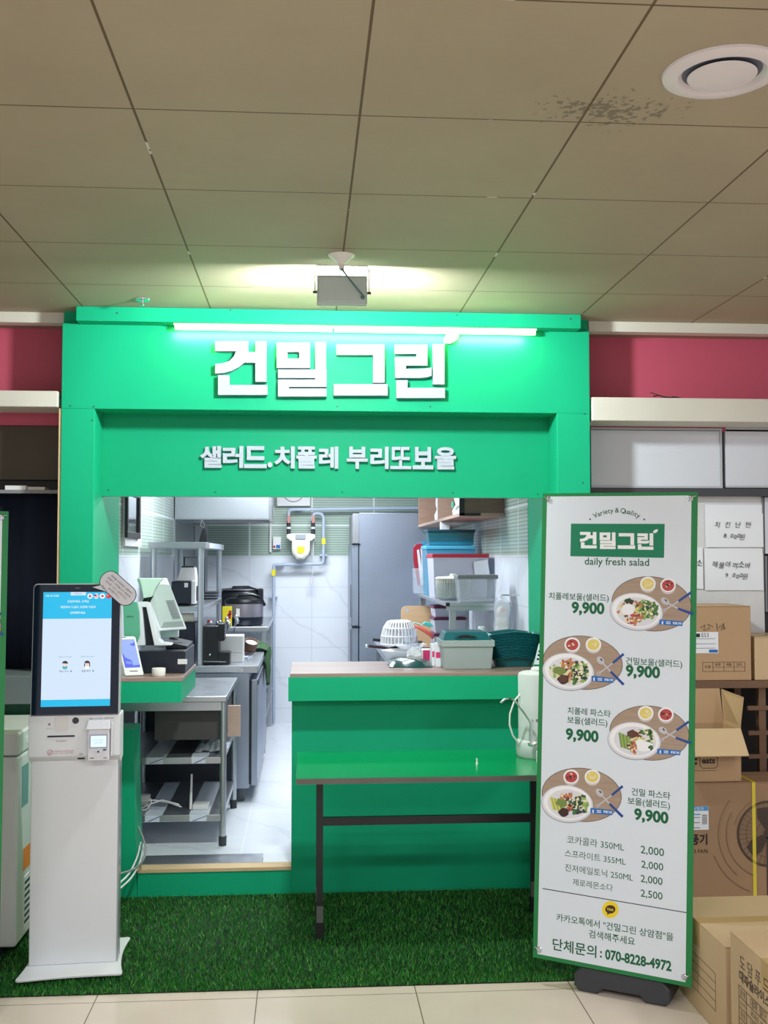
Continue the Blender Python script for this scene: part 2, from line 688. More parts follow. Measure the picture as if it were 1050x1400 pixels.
struct(m.build('wall_kitchen_left', [MARY, RIBY]))
m = MB(); m.box(1.22, 1.36, 5.83, 9.85, KF, TS); m.cur = 1; m.box(1.22, 1.36, 5.83, 9.85, TS, 2.52)
struct(m.build('wall_kitchen_right', [MARY, RIBY]))
# recessed back walls of the stalls on either side
DARKW = mat('dark_stall_wall', (58, 56, 56), 0.7)
m = MB(); m.box(1.387, 4.2, 5.345, 5.55, 2.30, CZ); m.cur = 1; m.box(1.385, 4.2, 5.42, 5.55, 0, 2.30)
struct(m.build('wall_right', [RED, DARKW]))
m = MB(); m.box(-4.2, -1.165, 5.345, 5.55, 2.30, CZ); m.cur = 1; m.box(-4.2, -1.165, 5.42, 5.55, 0, 2.30)
struct(m.build('wall_left', [RED, DARKW]))
for nm, xa, xb in (('trim_1', -4.2, -1.165), ('trim_2', 1.40, 4.2)):
    struct(MB().box(xa, xb, 5.19, 5.26, CZ - 0.05, CZ).build(nm, CREAM))
for nm, xa, xb in (('trim_3', -4.2, -1.165), ('trim_4', 1.40, 4.2)):
    struct(MB().box(xa, xb, 5.26, 5.345, CZ - 0.046, CZ).build(nm, mat('brown_soffit', (150, 128, 108), 0.7)))

# ================================================================== storefront portal
HF = 5.13            # front of the header
PF = 5.33            # front of the recessed sign panel and of the counter bases
XL0, XL1 = -1.160, -1.005
XR0, XR1 = 1.222, 1.385
HZ0, HZ1 = 2.355, 2.765
portal = thing('storefront_portal', 'bright green painted shopfront surround with raised white sign lettering', 'storefront', (0.11, HF, 0))
MB().box(XL0, XR1, HF, HF + 0.10, HZ0, HZ1).build('header_board', GREEN, portal, bevel=0.002)
MB().box(XL0, XR1, HF + 0.03, HF + 0.10, HZ1, CZ).build('header_filler', GREEN, portal)
MB().box(-1.079, 1.322, 5.045, HF + 0.02, 2.757, CZ - 0.001).build('top_fascia', GREEN, portal, bevel=0.002)
MB().box(XL1, XR0, HF + 0.10, PF + 0.02, HZ0, HZ0 + 0.02).build('soffit_board', GREEN, portal)
zs0 = at(440, 679.5, PF).z
MB().box(XL1, XR0, PF, PF + 0.03, zs0, HZ0).build('sign_panel', GREEN, portal)
MB().box(XL1, XR0, PF + 0.03, PF + 0.05, zs0, CZ - 0.05).build('panel_backing', WHITE, portal)
MB().box(XL0, XL1, HF, 5.83, 0, HZ0).build('pillar', GREEN, portal, bevel=0.002)
MB().box(XR0, XR1, HF, 5.83, 0, HZ0).build('pillar', GREEN, portal, bevel=0.002)
MB().box(XL0 - 0.012, XL0, HF + 0.005, 5.40, 0.9, HZ0).build('plywood_edge', PLY, portal)
# small screws that fix the boards
for (sx, sy) in ((96, 555), (128, 556), (126, 575), (160, 428), (315, 424), (530, 424), (625, 431), (780, 436), (799, 566), (797, 660), (148, 670),
                 (294, 673), (468, 673), (619, 674), (735, 676), (461, 556), (588, 556)):
    Yf = PF if (sy > 600 and 140 < sx < 750) else (5.045 if sy < 445 else HF)
    p = at(sx, sy, Yf)
    MB().cyl(p, p + Vector((0, -0.0015, 0)), 0.004, n=8).build('screw', GREYD, portal)

# ---- logo polygons, traced once in one drawing unit
LA = [[(82,155),(345,155),(345,240),(403,240),(403,155),(492,155),(492,478),(403,478),(403,325),(312,325),(270,362),(210,392),(150,408),(82,412),(82,335),(140,330),(195,312),(232,275),(250,233),(82,233)],
      [(105,425),(197,425),(197,503),(500,503),(500,582),(105,582)]]
LB = [[(573,165),(840,165),(840,240),(573,240)],[(573,292),(840,292),(840,368),(573,368)],[(573,240),(660,240),(660,292),(573,292)],[(752,240),(840,240),(840,292),(752,292)],
      [(880,162),(968,162),(968,379),(880,379)],
      [(583,380),(972,380),(972,518),(672,518),(672,531),(972,531),(972,595),(583,595),(583,460),(880,460),(880,447),(583,447)]]
LC = [[(55,170),(420,170),(420,460),(332,460),(332,250),(55,250)],[(33,470),(443,470),(443,556),(33,556)]]
LD = [[(497,172),(743,172),(743,330),(582,330),(582,355),(660,355),(720,352),(775,345),(775,405),(740,418),(690,423),(500,423),(497,265),(660,265),(660,242),(497,242)],
      [(785,168),(872,168),(872,472),(785,472)],[(508,440),(593,440),(593,498),(875,498),(875,575),(508,575)]]
LEAF = [(878,162),(868,140),(872,118),(888,98),(915,80),(950,71),(985,70),(982,95),(968,126),(945,150),(915,164)]
LEAFV = [(880,160),(884,161),(914,122),(910,119)]
fa = lambda p: (280 + p[0] / 5.833, 440 + p[1] / 5.833)
fb = lambda p: (450 + p[0] / 5.526, 440 + p[1] / 5.526)
LOGO = [[[fa(p) for p in q] for q in LA], [[fa(p) for p in q] for q in LB], [[fb(p) for p in q] for q in LC], [[fb(p) for p in q] for q in LD]]
LOGOLEAF = [fb(p) for p in LEAF]
LOGOVEIN = [fb(p) for p in LEAFV]
LF = HF - 0.038
for syl in LOGO:
    m = MB()
    for poly in syl:
        m.prism([at(x, y, LF) for x, y in poly], (0, 0.030, 0))
    m.build('sign_letter', SIGNW, portal, label='raised white letter')
lf = MB().prism([at(x, y, LF) for x, y in LOGOLEAF], (0, 0.030, 0)).build('sign_leaf', SIGNW, portal, label='raised white leaf')
MB().prism([at(x, y, LF - 0.001) for x, y in LOGOVEIN], (0, 0.0008, 0)).build('leaf_vein', GREYM, lf)
# second line: separate raised syllables
WORDS = [('샐', 274, 303.5), ('러', 305, 333), ('드', 334, 365), ('.', 366, 372.5), ('치', 375, 403), ('폴', 405, 433), ('레', 436, 462.5), ('부', 474, 502.5), ('리', 506, 531),
         ('또', 533, 562), ('보', 564, 592), ('울', 594, 623)]
for k, (ch, xa, xb) in enumerate(WORDS):
    y0, y1 = (610 + k * 0.15, 640 + k * 0.2)
    if ch == '.':
        y0, y1 = 632, 639.5
    xm = (xa + xb) / 2
    a, b = at(xa, 625, PF - 0.022), at(xb, 625, PF - 0.022)
    c = at(xm, (y0 + y1) / 2, PF - 0.004)
    h = at(xm, y0, PF - 0.022).z - at(xm, y1, PF - 0.022).z
    MB().text(ch, c, VX, VZ, b.x - a.x, h, 0.018, {'.': 0.02, '또': 0.018}.get(ch, 0.035)).build('sign_letter', LETTER, portal, label='small raised white letter')

# ---- light bar under the fascia
bar = thing('led_light_bar', 'long glowing led light bar above the big white sign letters', 'light bar', (0.2, 5.085, 2.74))
xa, xb = at(238, 445, 5.085).x, at(733, 450, 5.085).x
MB().box(xa, xb, 5.066, 5.104, 2.750, 2.7568).build('bar_housing', mat('pale_metal', (220, 222, 215), 0.4), bar)
LEDM = mat('led_tube', (255, 255, 190), emit=4.0)
MB().cyl((xa + 0.005, 5.085, 2.7395), ((xa + xb) / 2 - 0.12, 5.085, 2.7395), 0.0100, n=12).build('led_tube', LEDM, bar)
MB().cyl(((xa + xb) / 2 - 0.11, 5.085, 2.7395), (xb - 0.005, 5.085, 2.7395), 0.0100, n=12).build('led_tube', LEDM, bar)

# ---- floodlight hung from the ceiling
p = atz(467, 349, CZ)
fl = thing('floodlight', 'grey floodlight on a wire bracket hanging from the ceiling before the sign', 'floodlight', (p.x, p.y, CZ))
fx, fy = p.x, p.y
FWM = mat('white_lamp_mount', (236, 236, 228), 0.4, var=0.02)
MB().lathe([(0.052, 0), (0.050, -0.004), (0.030, -0.018), (0.014, -0.034), (0.011, -0.036), (0.011, -0.056), (0.007, -0.06)][::-1], (fx, fy, CZ - 0.0005), 28).build('ceiling_mount', FWM, fl, smooth=True)
fY = fy
x0, x1, z0, z1 = pext(433.5, 376, 502, 416, fY)
xc = (x0 + x1) / 2
m = MB(Matrix.Translation((xc, fY, (z0 + z1) / 2)) @ Matrix.Rotation(R_(-3), 4, 'X'))
hw, hh = (x1 - x0) / 2, (z1 - z0) / 2
FGREY = mat('grey_cast_housing', (196, 210, 206), 0.5, var=0.03)
m.box(-hw, hw, 0, 0.028, -hh, hh); m.box(-hw * .93, hw * .93, -0.006, 0, -hh * .86, hh * .86)
m.build('lamp_housing', FGREY, fl, bevel=0.003)
m = MB(m.M); m.box(-hw * .92, hw * .92, 0.0285, 0.0300, -hh * .9, hh * .9)
m.build('lamp_glass', mat('floodlight_glass', (240, 255, 250), emit=8.0), fl)
zb = at(467, 362, fY).z
zp = at(467, 399, fY).z
MB().tube([(x0 - 0.008, fY + 0.012, zp), (x0 - 0.007, fY + 0.012, zb - 0.008), (x0 - 0.001, fY + 0.012, zb), (x1 + 0.001, fY + 0.012, zb), (x1 + 0.007, fY + 0.012, zb - 0.008), (x1 + 0.008, fY + 0.012, zp)], 0.0025, 8).build('bracket', FWM, fl, smooth=True)
for s_ in (-1, 1):
    xx = x0 if s_ < 0 else x1
    MB().cyl((xx, fY + 0.012, zp), (xx + s_ * 0.016, fY + 0.012, zp), 0.005, n=10).build('pivot_bolt', GREYD, fl)
m = MB()
a = Vector((fx, fY - 0.008, CZ - 0.055)); b = at(496, 406, fY - 0.015)
m.tube([a, a + Vector((0.012, -0.012, -0.02)), a.lerp(b, .5) + Vector((0.0, -0.014, -0.004)), b + Vector((0, -0.004, 0.004)), b], 0.0035, 8)
m.cyl(b, b + Vector((0, 0.01, 0)), 0.008, n=12)
m.build('cable', mat('teal_grey_cable', (84, 122, 124), 0.5), fl, smooth=True)

# ---- air diffuser and smoke detector on the ceiling
c = atz(987, 98, CZ)
df = thing('air_diffuser', 'round white air diffuser in the ceiling on the right', 'air diffuser', (c.x, c.y, CZ))
DW = mat('diffuser_white', (220, 214, 214), 0.4, var=0.02)
MB().lathe([(0.142, 0.0), (0.140, -0.006), (0.128, -0.012), (0.106, -0.013), (0.1, -0.006), (0.094, 0.0)], (c.x, c.y, CZ - 0.0005), 48).build('outer_ring', DW, df, smooth=True)
MB().lathe([(0.094, -0.001), (0.06, -0.0015)], (c.x, c.y, CZ), 48).build('diffuser_throat', mat('grey_throat', (96, 100, 116), 0.6), df)
MB().lathe([(0.0001, -0.019), (0.06, -0.018), (0.08, -0.014), (0.082, -0.011), (0.02, -0.002), (0.02, -0.001)], (c.x, c.y, CZ), 48).build('centre_disc', DW, df, smooth=True)
c = atz(195, 409, CZ)
sd = thing('sprinkler_head', 'small round chrome sprinkler head in the ceiling left of the fascia', 'sprinkler', (c.x, c.y, CZ))
MB().lathe([(0.034, 0), (0.032, -0.004), (0.02, -0.008), (0.012, -0.009)], (c.x, c.y, CZ - 0.0005), 24).build('escutcheon', CHROME, sd, smooth=True)
MB().lathe([(0.0001, -0.03), (0.012, -0.03), (0.012, -0.027), (0.005, -0.02), (0.005, -0.008)], (c.x, c.y, CZ), 16).build('nozzle', CHROME, sd, smooth=True)

# ================================================================== counters and threshold
CT = 1.085
# right serving counter
ctr = thing('serving_counter', 'long green serving counter with a brown wooden top right of the doorway', 'counter', (0.55, 5.33, 0))
cx0, cx1 = -0.078, XR0 - 0.001
MB().box(cx0, cx1, 5.238, 5.82, CT - 0.018, CT).build('counter_top', COUNTER, ctr, bevel=0.002)
MB().box(cx0 - 0.008, cx1, 5.236, 5.262, at(500, 958, 5.236).z, CT - 0.018).build('apron', GREEN, ctr, bevel=0.002)
MB().box(-0.070, cx1, PF, PF + 0.03, 0, CT - 0.018).build('front_panel', GREEN, ctr)
MB().box(-0.070, -0.04, PF + 0.03, 5.80, 0, CT - 0.018).build('end_panel', WHITE, ctr)
# left order counter
lc = thing('order_counter', 'short green counter with a wooden top carrying the till left of the doorway', 'counter', (-0.8, 5.2, 0))
lx1 = at(247, 940, 5.12).x
MB().box(XL1 + 0.001, -0.582, 5.115, 5.75, CT - 0.02, CT).build('counter_top', COUNTER, lc, bevel=0.002)
m = MB(); zb_ = at(247, 960, 5.12).z
m.box(XL1 + 0.001, lx1 + 0.004, 5.11, 5.135, zb_, CT - 0.02)
m.box(lx1 - 0.02, lx1 + 0.004, 5.135, 5.75, zb_, CT - 0.02)
m.build('apron', GREEN, lc)
x2 = at(183, 1100, PF).x
m = MB()
pts = [at(160, 1235, PF), at(188, 1160, PF), at(182, 997, PF), at(160, 997, PF)]
pts[0].z = 0; pts[1] = Vector((pts[1].x, PF, 0)); pts[0].x = XL1 + 0.001; pts[3].x = XL1 + 0.001
m.prism(pts, (0, 0.2, 0))
m.build('base_panel', GREEN, lc)
# threshold step
th = thing('threshold_step', 'low green doorway step with a raw wood strip and steel sill', 'step', (-0.45, PF, 0))
tx0, tx1 = pts[1].x + 0.001, -0.0705
MB().box(tx0, tx1, PF, PF + 0.03, 0, 0.118).build('riser', GREEN, th)
MB().box(tx0, tx1, PF - 0.004, PF + 0.08, 0.118, 0.134).build('wood_strip', PLY, th)
m = MB(); m.box(tx0, -0.215, PF + 0.08, PF + 0.24, 0.10, 0.1355)
m.build('steel_sill', STEEL, th)
MB().box(-0.213, tx1, PF + 0.08, PF + 0.24, 0.10, 0.1355).build('marble_end', mat('white_marble_block', (226, 228, 232), 0.3), th)

# ---- artificial turf
def turf():
    rnd = random.Random(3)
    m = MB()
    X0, X1, Y0, Y1 = -1.85, 1.30, 4.17, PF - 0.002
    def back(x):
        return 5.03 if x < XL0 - .01 else (5.125 if x < XL1 + .003 or x > XR0 - .003 else PF - .006)
    m.box(X0, XL0 - .012, Y0, 5.03, 0.0005, 0.004); m.box(XL0 - .012, XL1 + .003, Y0, 5.125, 0.0005, 0.004)
    m.box(XL1 + .003, XR0 - .003, Y0, PF - .006, 0.0005, 0.004); m.box(XR0 - .003, X1, Y0, 5.125, 0.0005, 0.004)
    V, F, Mi = [], [], []
    N = 62000
    for i in range(N):
        x = rnd.uniform(X0, X1); y = Y0 + (Y1 - Y0) * rnd.random() ** 1.25
        if x < -1.3 and rnd.random() < .5:
            continue
        if y > back(x) - .012:
            continue
        h = rnd.uniform(0.012, 0.026); wd = rnd.uniform(0.0016, 0.003)
        a = rnd.uniform(0, 6.283); b = rnd.uniform(0, 6.283); l = rnd.uniform(0.002, 0.016)
        dx, dy = math.cos(a) * wd, math.sin(a) * wd
        k = len(V)
        tx, ty = x + math.cos(b) * l, y + math.sin(b) * l
        ty = min(ty, PF - 0.003)
        V += [Vector((x - dx, y - dy, 0.003)), Vector((x + dx, y + dy, 0.003)), Vector((tx, ty, h))]
        F.append([k, k + 1, k + 2]); Mi.append(1 if rnd.random() < .7 else (2 if rnd.random() < .75 else 3))
    b0 = len(m.v)
    m.v += V
    m.f += [[i + b0 for i in f] for f in F]
    m.m += Mi
    o = m.build('grass_mat', [mat('turf_backing', (14, 44, 18), 0.9), mat('turf_green', (38, 128, 38), 0.55, var=0.1), mat('turf_dark_green', (18, 92, 30), 0.6, var=0.1), mat('turf_light_green', (104, 166, 62), 0.6, var=0.1)])
    tag(o, 'green artificial grass mat on the tiles before the shop', 'artificial grass', kind='stuff')
turf()

# ---- folding table
TZ = 0.73
tb = thing('folding_table', 'green topped folding table with black legs before the serving counter', 'table', (0.55, 4.8, 0))
m = MB(); m.box(-0.04, 1.16, 4.497, 5.11, TZ - 0.024, TZ - 0.001)
m.build('table_edge', EDGEW, tb)
MB().box(-0.0395, 1.1595, 4.4975, 5.1095, TZ - 0.001, TZ).build('tabletop', TABLEG, tb)
for lx in (0.062, 1.06):
    for ly in (4.70, 4.98):
        l_ = MB().box(lx - 0.0135, lx + 0.0135, ly - 0.0135, ly + 0.0135, 0.145, TZ - 0.024).build('leg', BLACKM, tb)
        MB().box(lx - 0.0145, lx + 0.0145, ly - 0.0145, ly + 0.0145, 0.075, 0.145).build('leg_sleeve', mat('grey_leg_sleeve', (92, 96, 90), 0.5), l_)
        m = MB(); m.box(lx - 0.016, lx + 0.016, ly - 0.018, ly + 0.016, 0.004, 0.075)
        for k in range(4): m.box(lx - 0.0175, lx + 0.0175, ly - 0.0195, ly + 0.0175, 0.012 + k * .015, 0.02 + k * .015)
        m.build('leg_foot', mat('black_rubber', (20, 22, 22), 0.7), l_)
zc = at(600, 1120, 4.70).z
for ly in (4.70,):
    MB().box(0.0755, 1.0465, ly - 0.012, ly + 0.012, zc - 0.017, zc + 0.017).build('crossbar', BLACKM, tb)
p = at(652, 1054, 4.75)
pg = MB().lathe([(0.006, 0), (0.006, 0.004), (0.0035, 0.006), (0.0035, 0.026), (0.0001, 0.027)], (p.x, 4.75, TZ + 0.0005), 12).build('peg', WPLAST)
tag(pg, 'tiny white peg standing on the green table', 'peg')

# ---- water purifier, tap and white box on the table
pc = Vector((1.075, 4.93, TZ))
wp = thing('water_purifier', 'white cylindrical water purifier with a chrome spout on the green table', 'water purifier', pc)
r = 0.092
zt = at(720, 918, 4.93).z
MB().lathe([(0.0001, 0.0), (r + 0.004, 0.0), (r + 0.010, 0.008), (r + 0.010, 0.068), (r + 0.004, 0.078), (r, 0.081), (0.0001, 0.081)], pc, 40).build('purifier_base', PURIF, wp, smooth=True)
hgt = zt - TZ
MB().lathe([(r, 0.081), (r, hgt - 0.02), (r - 0.003, hgt - 0.008), (r - 0.02, hgt), (0.0001, hgt + 0.006)], pc, 40).build('purifier_body', PURIF, wp, smooth=True)
MB().lathe([(0.034, hgt + 0.002), (0.034, hgt + 0.014), (0.024, hgt + 0.022), (0.0001, hgt + 0.024)], pc + Vector((0.0, -0.01, 0)), 24).build('cap_knob', PURIF, wp, smooth=True)
m = MB()
zl = at(715, 985, 4.85).z
for k, (s_, mi) in enumerate((('b', 0), ('e', 0), ('m', 1), ('o', 1), ('k', 1), ('o', 1))):
    pass
m.cur = 0
for k in range(6):
    ang = R_(-118 + k * 13)
    rr = r + 0.0006
    cpt = pc + Vector((rr * math.cos(ang), rr * math.sin(ang), zl - TZ))
    uu = Vector((-math.sin(ang), math.cos(ang), 0))
    m.cur = 1 if k in (0,) else 0
    m.text('beomyo'[k], cpt, uu, VZ, height=0.013)
m.build('lettering', [INK, mat('olive_ink', (130, 150, 40), 0.6)], wp)
m = MB()
hz = lambda a: pc + Vector((-0.095 - 0.035 * math.sin(a), -0.01, 0.10 + 0.22 * (a / math.pi) + 0.0))
m.tube([pc + Vector((-0.085, -0.02, hgt - 0.10)), pc + Vector((-0.115, -0.025, hgt - 0.13)), pc + Vector((-0.138, -0.03, hgt - 0.19)), pc + Vector((-0.14, -0.03, hgt - 0.24)), pc + Vector((-0.125, -0.03, hgt - 0.29)), pc + Vector((-0.098, -0.025, hgt - 0.325)), pc + Vector((-0.085, -0.02, hgt - 0.335))], 0.0042, 8)
m.build('hose', WPLAST, wp, smooth=True)
# chrome spout: post on the base, slanting up to the left, hooked end
q = pc + Vector((0.010, -0.112, 0))
sp0 = at(725, 1020, q.y); sp1 = at(726, 990, q.y); sp2 = at(723, 984, q.y); sp3 = at(704, 958, q.y); sp4 = at(698, 954.5, q.y); sp5 = at(690, 956, q.y); sp6 = at(684.5, 961, q.y)
m = MB(); m.tube([sp0, sp1, sp2, sp3, sp4, sp5, sp6], [0.008, 0.006, 0.005, 0.0045, 0.0045, 0.0045, 0.0042], 10)
m.build('spout', CHROME, wp, smooth=True)
m = MB(); s0 = sp0 + Vector((0.004, 0, 0)); m.tube([s0, s0 + Vector((0.02, -0.003, 0.014)), s0 + Vector((0.036, -0.004, 0.018))], [0.006, 0.007, 0.005], 10); m.ball(sp0 + Vector((0, 0, 0.01)), 0.012)
m.build('tap_lever', CHROME, wp, smooth=True)
MB().box(q.x - 0.022, q.x + 0.05, q.y - 0.018, q.y + 0.018, TZ + 0.078, sp0.z).build('tap_mount', WPLAST, wp, bevel=0.003)
bx = thing('white_carton', 'flat white carton with grey print beside the water purifier', 'box', (1.10, 4.66, TZ), (0, 0, R_(-4)))
MB().box(-0.075, 0.12, -0.14, 0.12, 0, 0.05).build('carton', WHITE, bx, bevel=0.002)
m = MB()
m.text('SHOWER', (0.0, 0.06, 0.0505), VX, VY, 0.1, 0.025)
m.cur = 1
m.box(-0.02, 0.07, -0.055, -0.025, 0.0502, 0.0506); m.box(-0.074, 0.118, -0.0, 0.006, 0.0502, 0.0506)
m.build('carton_print', [mat('grey_ink', (150, 156, 166), 0.6), mat('pale_blue_ink', (150, 180, 200), 0.6)], bx)

# ================================================================== menu banners
BW, BH = 0.6, 1.8
BLOC = Vector((1.136, 3.994, 0.100))
BROT = Euler((R_(-1.92), R_(1.02), R_(-30.63)))
BM = Matrix.Translation(BLOC) @ BROT.to_matrix().to_4x4()
BMI = BM.inverted()


def uv(px, py):
    """point of the printed sheet that the photograph shows at this pixel, in banner coordinates"""
    o = BMI @ CAMP
    d = BMI.to_3x3() @ ray(px, py)
    t = -o.y / d.y
    p = o + d * t
    return p.x, p.z


FOODS = {}


def ink(name, c):
    return mat(name, c, 0.55, var=0.0)


ART = [ink('print_white', (244, 244, 246)), LOGOG, TEXTG, TEXTB, INK,
       m_wood('print_board', (150, 126, 106), (184, 162, 142), (2, 2, 30), 0.55), ink('print_board_rim', (84, 62, 48)),
       ink('print_plate', (222, 222, 230)), ink('print_plate_rim', (166, 164, 172)), ink('print_cup_shade', (206, 200, 200)),
       ink('print_yellow_food', (228, 208, 112)), ink('print_red_food', (186, 70, 70)), ink('print_pale_food', (236, 224, 190)),
       ink('print_leaf_green', (70, 120, 52)), ink('print_dark_green_food', (36, 72, 40)), ink('print_light_green_food', (150, 180, 90)),
       ink('print_brown_food', (96, 60, 48)), ink('print_orange_food', (196, 130, 84)), ink('print_navy_food', (58, 54, 72)),
       ink('print_blue', (28, 72, 150)), ink('print_blue_tag', (26, 110, 190)), ink('print_cutlery', (196, 196, 202)), ink('print_kakao_yellow', (244, 214, 28)), ink('print_dark_brown', (66, 38, 34)), ink('print_olive_green', (120, 142, 70))]
AI = {m_.name: i for i, m_ in enumerate(ART)}


class Art:
    def __init__(s):
        s.m = MB()
        s.k = 0

    def L(s, mat_):
        s.m.cur = AI[mat_]
        s.k += 1
        return -0.0027 - s.k * 0.0000035

    def poly(s, mat_, pts):
        y = s.L(mat_)
        q = [uv(*p) for p in pts]
        a = sum(q[i][0] * q[(i + 1) % len(q)][1] - q[(i + 1) % len(q)][0] * q[i][1] for i in range(len(q)))
        if a < 0: q = q[::-1]
        s.m.quad(*[(u, y, v) for u, v in q])

    def ell(s, mat_, cx, cy, rx, ry, rot=0, n=28, jit=0, seed=0):
        rnd = random.Random(seed)
        c, s_ = math.cos(R_(rot)), math.sin(R_(rot))
        pts = []
        for i in range(n):
            t = 2 * math.pi * i / n
            k = 1 + (rnd.uniform(-jit, jit) if jit else 0)
            x, y = rx * math.cos(t) * k, ry * math.sin(t) * k
            pts.append((cx + x * c - y * s_, cy + x * s_ + y * c))
        s.poly(mat_, pts)

    def stroke(s, mat_, x0, y0, x1, y1, w0, w1=None):
        w1 = w0 if w1 is None else w1
        d = Vector((x1 - x0, y1 - y0)).normalized()
        n = Vector((-d.y, d.x))
        s.poly(mat_, [(x0 + n.x * w0 / 2, y0 + n.y * w0 / 2), (x1 + n.x * w1 / 2, y1 + n.y * w1 / 2), (x1 - n.x * w1 / 2, y1 - n.y * w1 / 2), (x0 - n.x * w0 / 2, y0 - n.y * w0 / 2)])

    def text(s, mat_, body, cx, cy, wpx, off=0.0, hpx=None, slope=None):
        y = s.L(mat_)
        a, b, c = uv(cx - wpx / 2, cy), uv(cx + wpx / 2, cy), uv(cx, cy)
        w_ = b[0] - a[0]
        h_ = None
        if hpx:
            h_ = uv(cx, cy - hpx / 2)[1] - uv(cx, cy + hpx / 2)[1]
        s.m.text(body, (c[0], y, c[1]), VX, VZ, w_, h_, 0, off)


def dish(A, dx, dy, right, kind):
    """one printed photo: oval board, plate of salad, two cups, crossed fork and spoon, blue tag"""
    rnd = random.Random(kind * 13 + 5)
    A.k = 0
    if right:
        bc, pc_, cups, sp, tg = (891, 825.6, 54, 36.6), (870.4, 836, 36, 25), ((886, 798), (913.6, 800)), ((910.6, 823), (927, 832, 948, 839.6), (909, 834, 928, 822, 945, 810)), (902, 847, 934, 849.5, 933, 856, 901.5, 853.8)
    else:
        bc, pc_, cups, sp, tg = (797, 906, 54, 36), (777.3, 918, 35, 25), ((811.6, 881), (782.6, 881)), ((822.4, 904), (835, 918, 853, 936), (820, 920, 838, 906.5, 853, 894)), (809, 923.8, 840, 927, 839, 933.6, 809, 931.2)
    o = lambda x, y: (x + dx, y + dy)
    A.ell('print_board_rim', *o(bc[0], bc[1]), bc[2] + 0.8, bc[3] + 0.8, 6, 40)
    A.ell('print_board', *o(bc[0], bc[1]), bc[2], bc[3], 6, 40)
    for i, (x, y) in enumerate(cups):
        A.ell('print_cup_shade', *o(x, y + 2.2), 10.4, 10.2, 0)
        A.ell('print_white', *o(x, y), 10.6, 9.6, 0)
        A.ell('print_yellow_food' if i == 0 else 'print_red_food', *o(x, y + 0.4), 8.4, 7.6, 0)
        for k in range(12):
            t, r_ = rnd.uniform(0, 6.28), rnd.uniform(0, 6.2)
            A.ell(rnd.choice(['print_pale_food', 'print_yellow_food'] if i == 0 else ['print_red_food', 'print_orange_food', 'print_dark_brown', 'print_pale_food']), *o(x + r_ * math.cos(t), y + r_ * math.sin(t) * .9), 1.7, 1.1, rnd.uniform(0, 180), 7, .3, k)
    A.ell('print_plate_rim', *o(pc_[0], pc_[1] + 0.6), pc_[2] + 0.8, pc_[3] + 0.8, 8, 40)
    A.ell('print_plate', *o(pc_[0], pc_[1]), pc_[2], pc_[3], 8, 40)
    A.ell('print_white', *o(pc_[0] + .4, pc_[1] - .8), pc_[2] * .93, pc_[3] * .92, 8, 40)
    A.ell('print_plate', *o(pc_[0] + 1, pc_[1] + 0.5), pc_[2] * .8, pc_[3] * .79, 8, 36)
    # food heaps in sectors
    def heap(cx, cy, rx, ry, names, n, sz):
        for k in range(n):
            t, r_ = rnd.uniform(0, 6.28), math.sqrt(rnd.random())
            A.ell(rnd.choice(names), *o(pc_[0] + cx + rx * r_ * math.cos(t), pc_[1] + cy + ry * r_ * math.sin(t)), sz * rnd.uniform(.7, 1.3), sz * rnd.uniform(.45, .8), rnd.uniform(0, 180), 8, .35, rnd.randint(0, 999))
    GRN = ['print_leaf_green', 'print_dark_green_food', 'print_light_green_food', 'print_leaf_green', 'print_pale_food']
    BRN = ['print_orange_food', 'print_brown_food', 'print_orange_food', 'print_red_food', 'print_pale_food']
    if kind == 0:
        heap(0, 0, 25, 16, ['print_yellow_food', 'print_pale_food', 'print_orange_food'], 46, 2.6)
        heap(15, -3, 14, 13, GRN, 62, 3.0)
        heap(-4, 9, 12, 9, BRN, 44, 2.8)
        heap(-5, -8, 11, 6, BRN + ['print_dark_green_food'], 26, 2.6)
        heap(-9, -14, 5, 2, ['print_dark_brown', 'print_dark_green_food'], 9, 3)
        heap(4, -1, 12, 5, ['print_yellow_food', 'print_pale_food', 'print_light_green_food'], 24, 1.8)
        A.ell('print_white', *o(pc_[0] - 11, pc_[1] - 3), 9.4, 8.2, 0, 16, .10, 4)
    elif kind == 1:
        heap(-4, 0, 22, 15, ['print_yellow_food', 'print_pale_food', 'print_light_green_food'], 50, 2.6)
        heap(14, 1, 14, 15, GRN + ['print_navy_food'], 66, 3.2)
        heap(13, 2, 9, 7, ['print_navy_food', 'print_pale_food', 'print_dark_green_food'], 22, 2.4)
        heap(-1, -10, 8, 7, BRN, 30, 2.8)
        heap(2, 5, 4, 7, BRN, 14, 2.6)
        A.ell('print_olive_green', *o(pc_[0] - 12, pc_[1] - 1), 9, 6, 10, 14, .2, 9)
        A.ell('print_dark_brown', *o(pc_[0] - 7, pc_[1] + 11), 8, 6.4, 0, 14, .12, 3)
        A.ell('print_brown_food', *o(pc_[0] - 7, pc_[1] + 10), 6, 4.4, 0, 12, .2, 5)
    elif kind == 2:
        for k in range(7):
            x = -20 + k * 2.4
            A.stroke('print_light_green_food' if k % 2 else 'print_olive_green', *o(pc_[0] + x, pc_[1] - 11 + k), *o(pc_[0] + x + 3, pc_[1] + 9 + k * .8), 3.2)
        heap(15, -4, 13, 11, GRN, 54, 3.0)
        heap(2, -9, 8, 5, BRN, 22, 2.8)
        heap(2, 8, 10, 10, BRN + ['print_brown_food'], 40, 2.8)
        heap(6, -1, 10, 4, ['print_yellow_food', 'print_pale_food'], 20, 1.9)
        A.ell('print_brown_food', *o(pc_[0] - 3, pc_[1] - 9), 7, 5.6, 0, 12, .15, 6)
        A.ell('print_white', *o(pc_[0] + 15, pc_[1] + 8), 11, 7.5, 0, 16, .12, 4)
        A.ell('print_white', *o(pc_[0] + 9, pc_[1] + 3), 7, 5, 0, 14, .12, 2)
